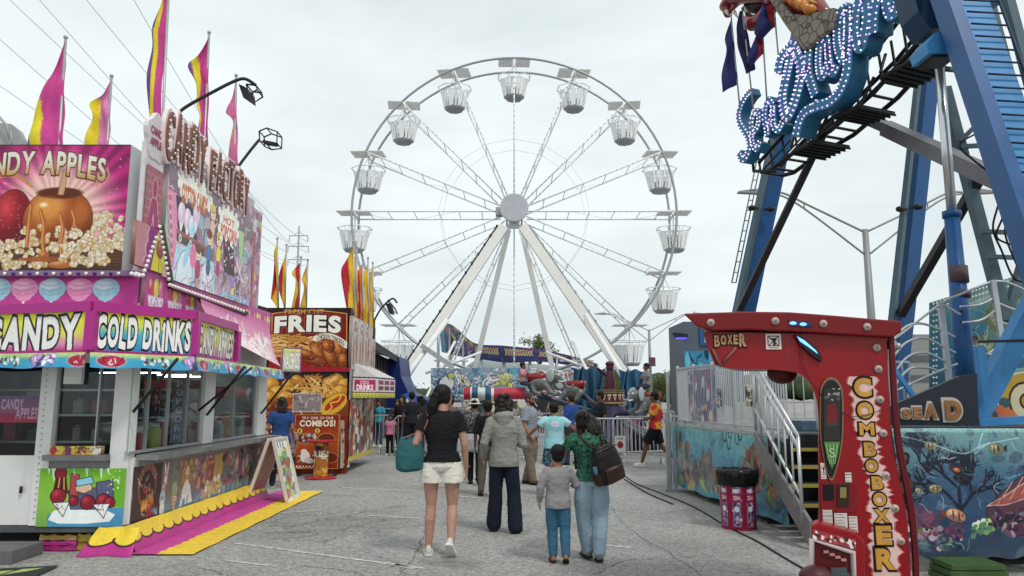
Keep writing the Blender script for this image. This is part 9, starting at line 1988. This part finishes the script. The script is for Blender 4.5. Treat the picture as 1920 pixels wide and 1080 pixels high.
# G: hat and black patterned jacket
def bagG(root, S, P, hp, k, mk):
 b = MB(); b.loft([[S((.02, -.20, 0))+Vector((math.cos(t)*rx*k, math.sin(t)*ry*k, z*k)) for t in [6.28*q/18 for q in range(18)]] for z, rx, ry in ((.66, .12, .03), (.70, .20, .07), (.9, .21, .08), (1.02, .19, .04))]); o = fuse(b, 'tote_bag', cloth('bag_pale_grey', '#a3a3aa'), None, voxel=.014, wr=.015); o.location = root.location; o.rotation_euler = root.rotation_euler; tag(o, 'pale grey bag slung behind the person in the white hat', 'bag')
 b = MB(); b.tube(spl([S((-.12, -.2, 1.0)), S((.0, -.17, 1.25)), S((.12, -.1, 1.42)), S((.12, .08, 1.3))], 6), .012, 6); b.build('strap', M_BLACK, o, world=False)
person('person in white bucket hat and black patterned jacket walking away with a grey bag', ground_at(889, 908), R(-8), 1.55, '#7a5646', dict(knee=((-.10, .05, .49), (.10, -.02, .49)), ankle=((-.09, .05, .085), (.12, -.18, .16)), pitch=(0, .6)),
 top=('tee', pattern_cloth('jacket_black_print', ['#121214', '#1c1c20', '#a09a9a', '#141416', '#2e2c30', '#0e0e10'], 16), 1.25, .82, 2), bottom=('jeans', cloth('trousers_black', '#1a1a1e'), 1.0), shoes=(S_DARK, S_SOLED), hair=('short', H_BLACK), hat=cloth('hat_white', '#cfcac0'), voxel=.012, extra=bagG)
# H: partly hidden behind the hoodie
person('person in black top and olive trousers half hidden behind the grey hoodie', ground_at(914, 930), R(0), 1.52, '#6a4a3c', dict(ankle=((-.12, .0, .085), (.08, -.1, .1))), top=('tee', cloth('top_black', '#19181a'), 1.1, .9, 1.0), bottom=('jeans', cloth('trousers_olive', '#5c5a50'), 1.05), shoes=(S_DARK, S_SOLED), hair=('short', H_BLACK), voxel=.012)
# I: red and yellow shirt
person('man in red shirt with yellow sleeves and black shorts striding left by the ride fence', ground_at(1231, 876), R(70), 1.70, '#6a4a3a', dict(knee=((-.10, .22, .52), (.10, -.08, .50)), ankle=((-.09, .32, .10), (.10, -.40, .22)), pitch=(0, .8), elb=((-.26, .06, 1.14), (.25, -.12, 1.14)), wri=((-.22, .28, 1.08), (.24, .02, .94))),
 top=('tee', pattern_cloth('shirt_red_yellow', ['#b02028', '#c02a2c', '#d89a2a', '#b82028'], 2.2), 1.2, .86, .8), bottom=('shorts', cloth('shorts_black', '#17171a'), 1.1, .9), shoes=(S_WHITE, S_SOLE), hair=('short', H_BLACK), voxel=.013)
# J.. far people on the left
person('small girl in pink top and dark leggings walking in the distance beside the fries stand', ground_at(731, 854), R(180), 1.12, '#6a4636', dict(pel=(0, 0, .9), hip=((-.09, 0, .86), (.09, 0, .86)), head=(0, .02, 1.56)), top=('tee', cloth('top_pink', '#c87a96'), 1.12, .88, .5), bottom=('jeans', cloth('leggings_black', '#141418'), 1.0), shoes=(S_WHITE, S_SOLE), hair=('short', H_BLACK), voxel=.013)
person('distant person in turquoise shirt behind the fries stand', ground_at(709, 838), R(150), 1.5, '#8a6048', {}, top=('tee', cloth('top_turquoise', '#3f9aa8'), 1.1, .88, .6), bottom=('jeans', cloth('jeans_mid', '#3a4a60')), shoes=(S_WHITE, S_SOLE), hair=('short', H_BROWN), voxel=.015)
for i, (px, py, h, rz, c1, c2, lab, hr) in enumerate(((752, 851, 1.62, 170, '#1e1d20', '#2a2c34', 'woman in black coat with long dark hair in the far group left of the lane', ('long', H_BLACK, .15)), (770, 857, 1.72, 20, '#24262a', '#1c1e26', 'tall person in dark clothes at the right of the far left group', ('short', H_BLACK)), (742, 846, 1.5, 200, '#4a4640', '#25262c', 'person in grey brown shirt behind the far left group', ('short', H_BROWN)),
             (788, 852, 1.6, -20, '#2e2a30', '#202228', 'person in dark jacket beyond the teal bag', ('curly', H_BLACK)), (1072, 872, 1.66, 40, '#2a4a8a', '#3a3c44', 'person in blue shirt standing by the ride barrier', ('short', H_BROWN)), (1128, 866, 1.72, 100, '#26262a', '#30343c', 'person in dark shirt by the white notice on the barrier', ('short', H_BLACK)), (845, 862, 1.58, 0, '#6a5a50', '#26282e', 'person in brown top behind the woman in black', ('short', H_BLACK)))):
 person(lab, ground_at(px, py), R(rz), h, '#7a5442' if i % 2 else '#8f6650', dict(ankle=((-.10, .06, .085), (.11, -.12, .10))), top=('tee', cloth('far_top_%d' % i, c1), 1.12, .88, .8 if i % 2 else 2), bottom=('jeans', cloth('far_legs_%d' % i, c2)), shoes=(S_DARK, S_SOLED), hair=hr, voxel=.015)
# M: blue shirt woman and child by the A-frame board
person('woman in blue t-shirt with dark hair standing at the folding menu board', ground_at(521, 914), R(15), 1.58, '#9a7058', dict(turn=.2, wri=((-.2, .2, 1.0), (.25, .08, .92))), top=('tee', cloth('tee_blue', '#2c4a80'), 1.14, .86, .6), bottom=('jeans', cloth('shorts_dark', '#202028'), 1.0), shoes=(S_DARK, S_SOLE), hair=('long', H_BROWN, .1), fem=1, voxel=.011)
person('child in grey and red t-shirt standing beside the woman in blue', ground_at(541, 908), R(150), 1.12, '#94684f', dict(pel=(0, 0, .9), hip=((-.09, 0, .86), (.09, 0, .86)), head=(0, .02, 1.56)), top=('tee', pattern_cloth('tee_grey_red', ['#8a8688', '#908c8e', '#a04048', '#8a8688'], 5), 1.12, .86, .6), bottom=('shorts', cloth('shorts_navy', '#20283a'), 1.1, .9), shoes=(S_DARK, S_SOLE), hair=('short', H_BROWN), voxel=.011)
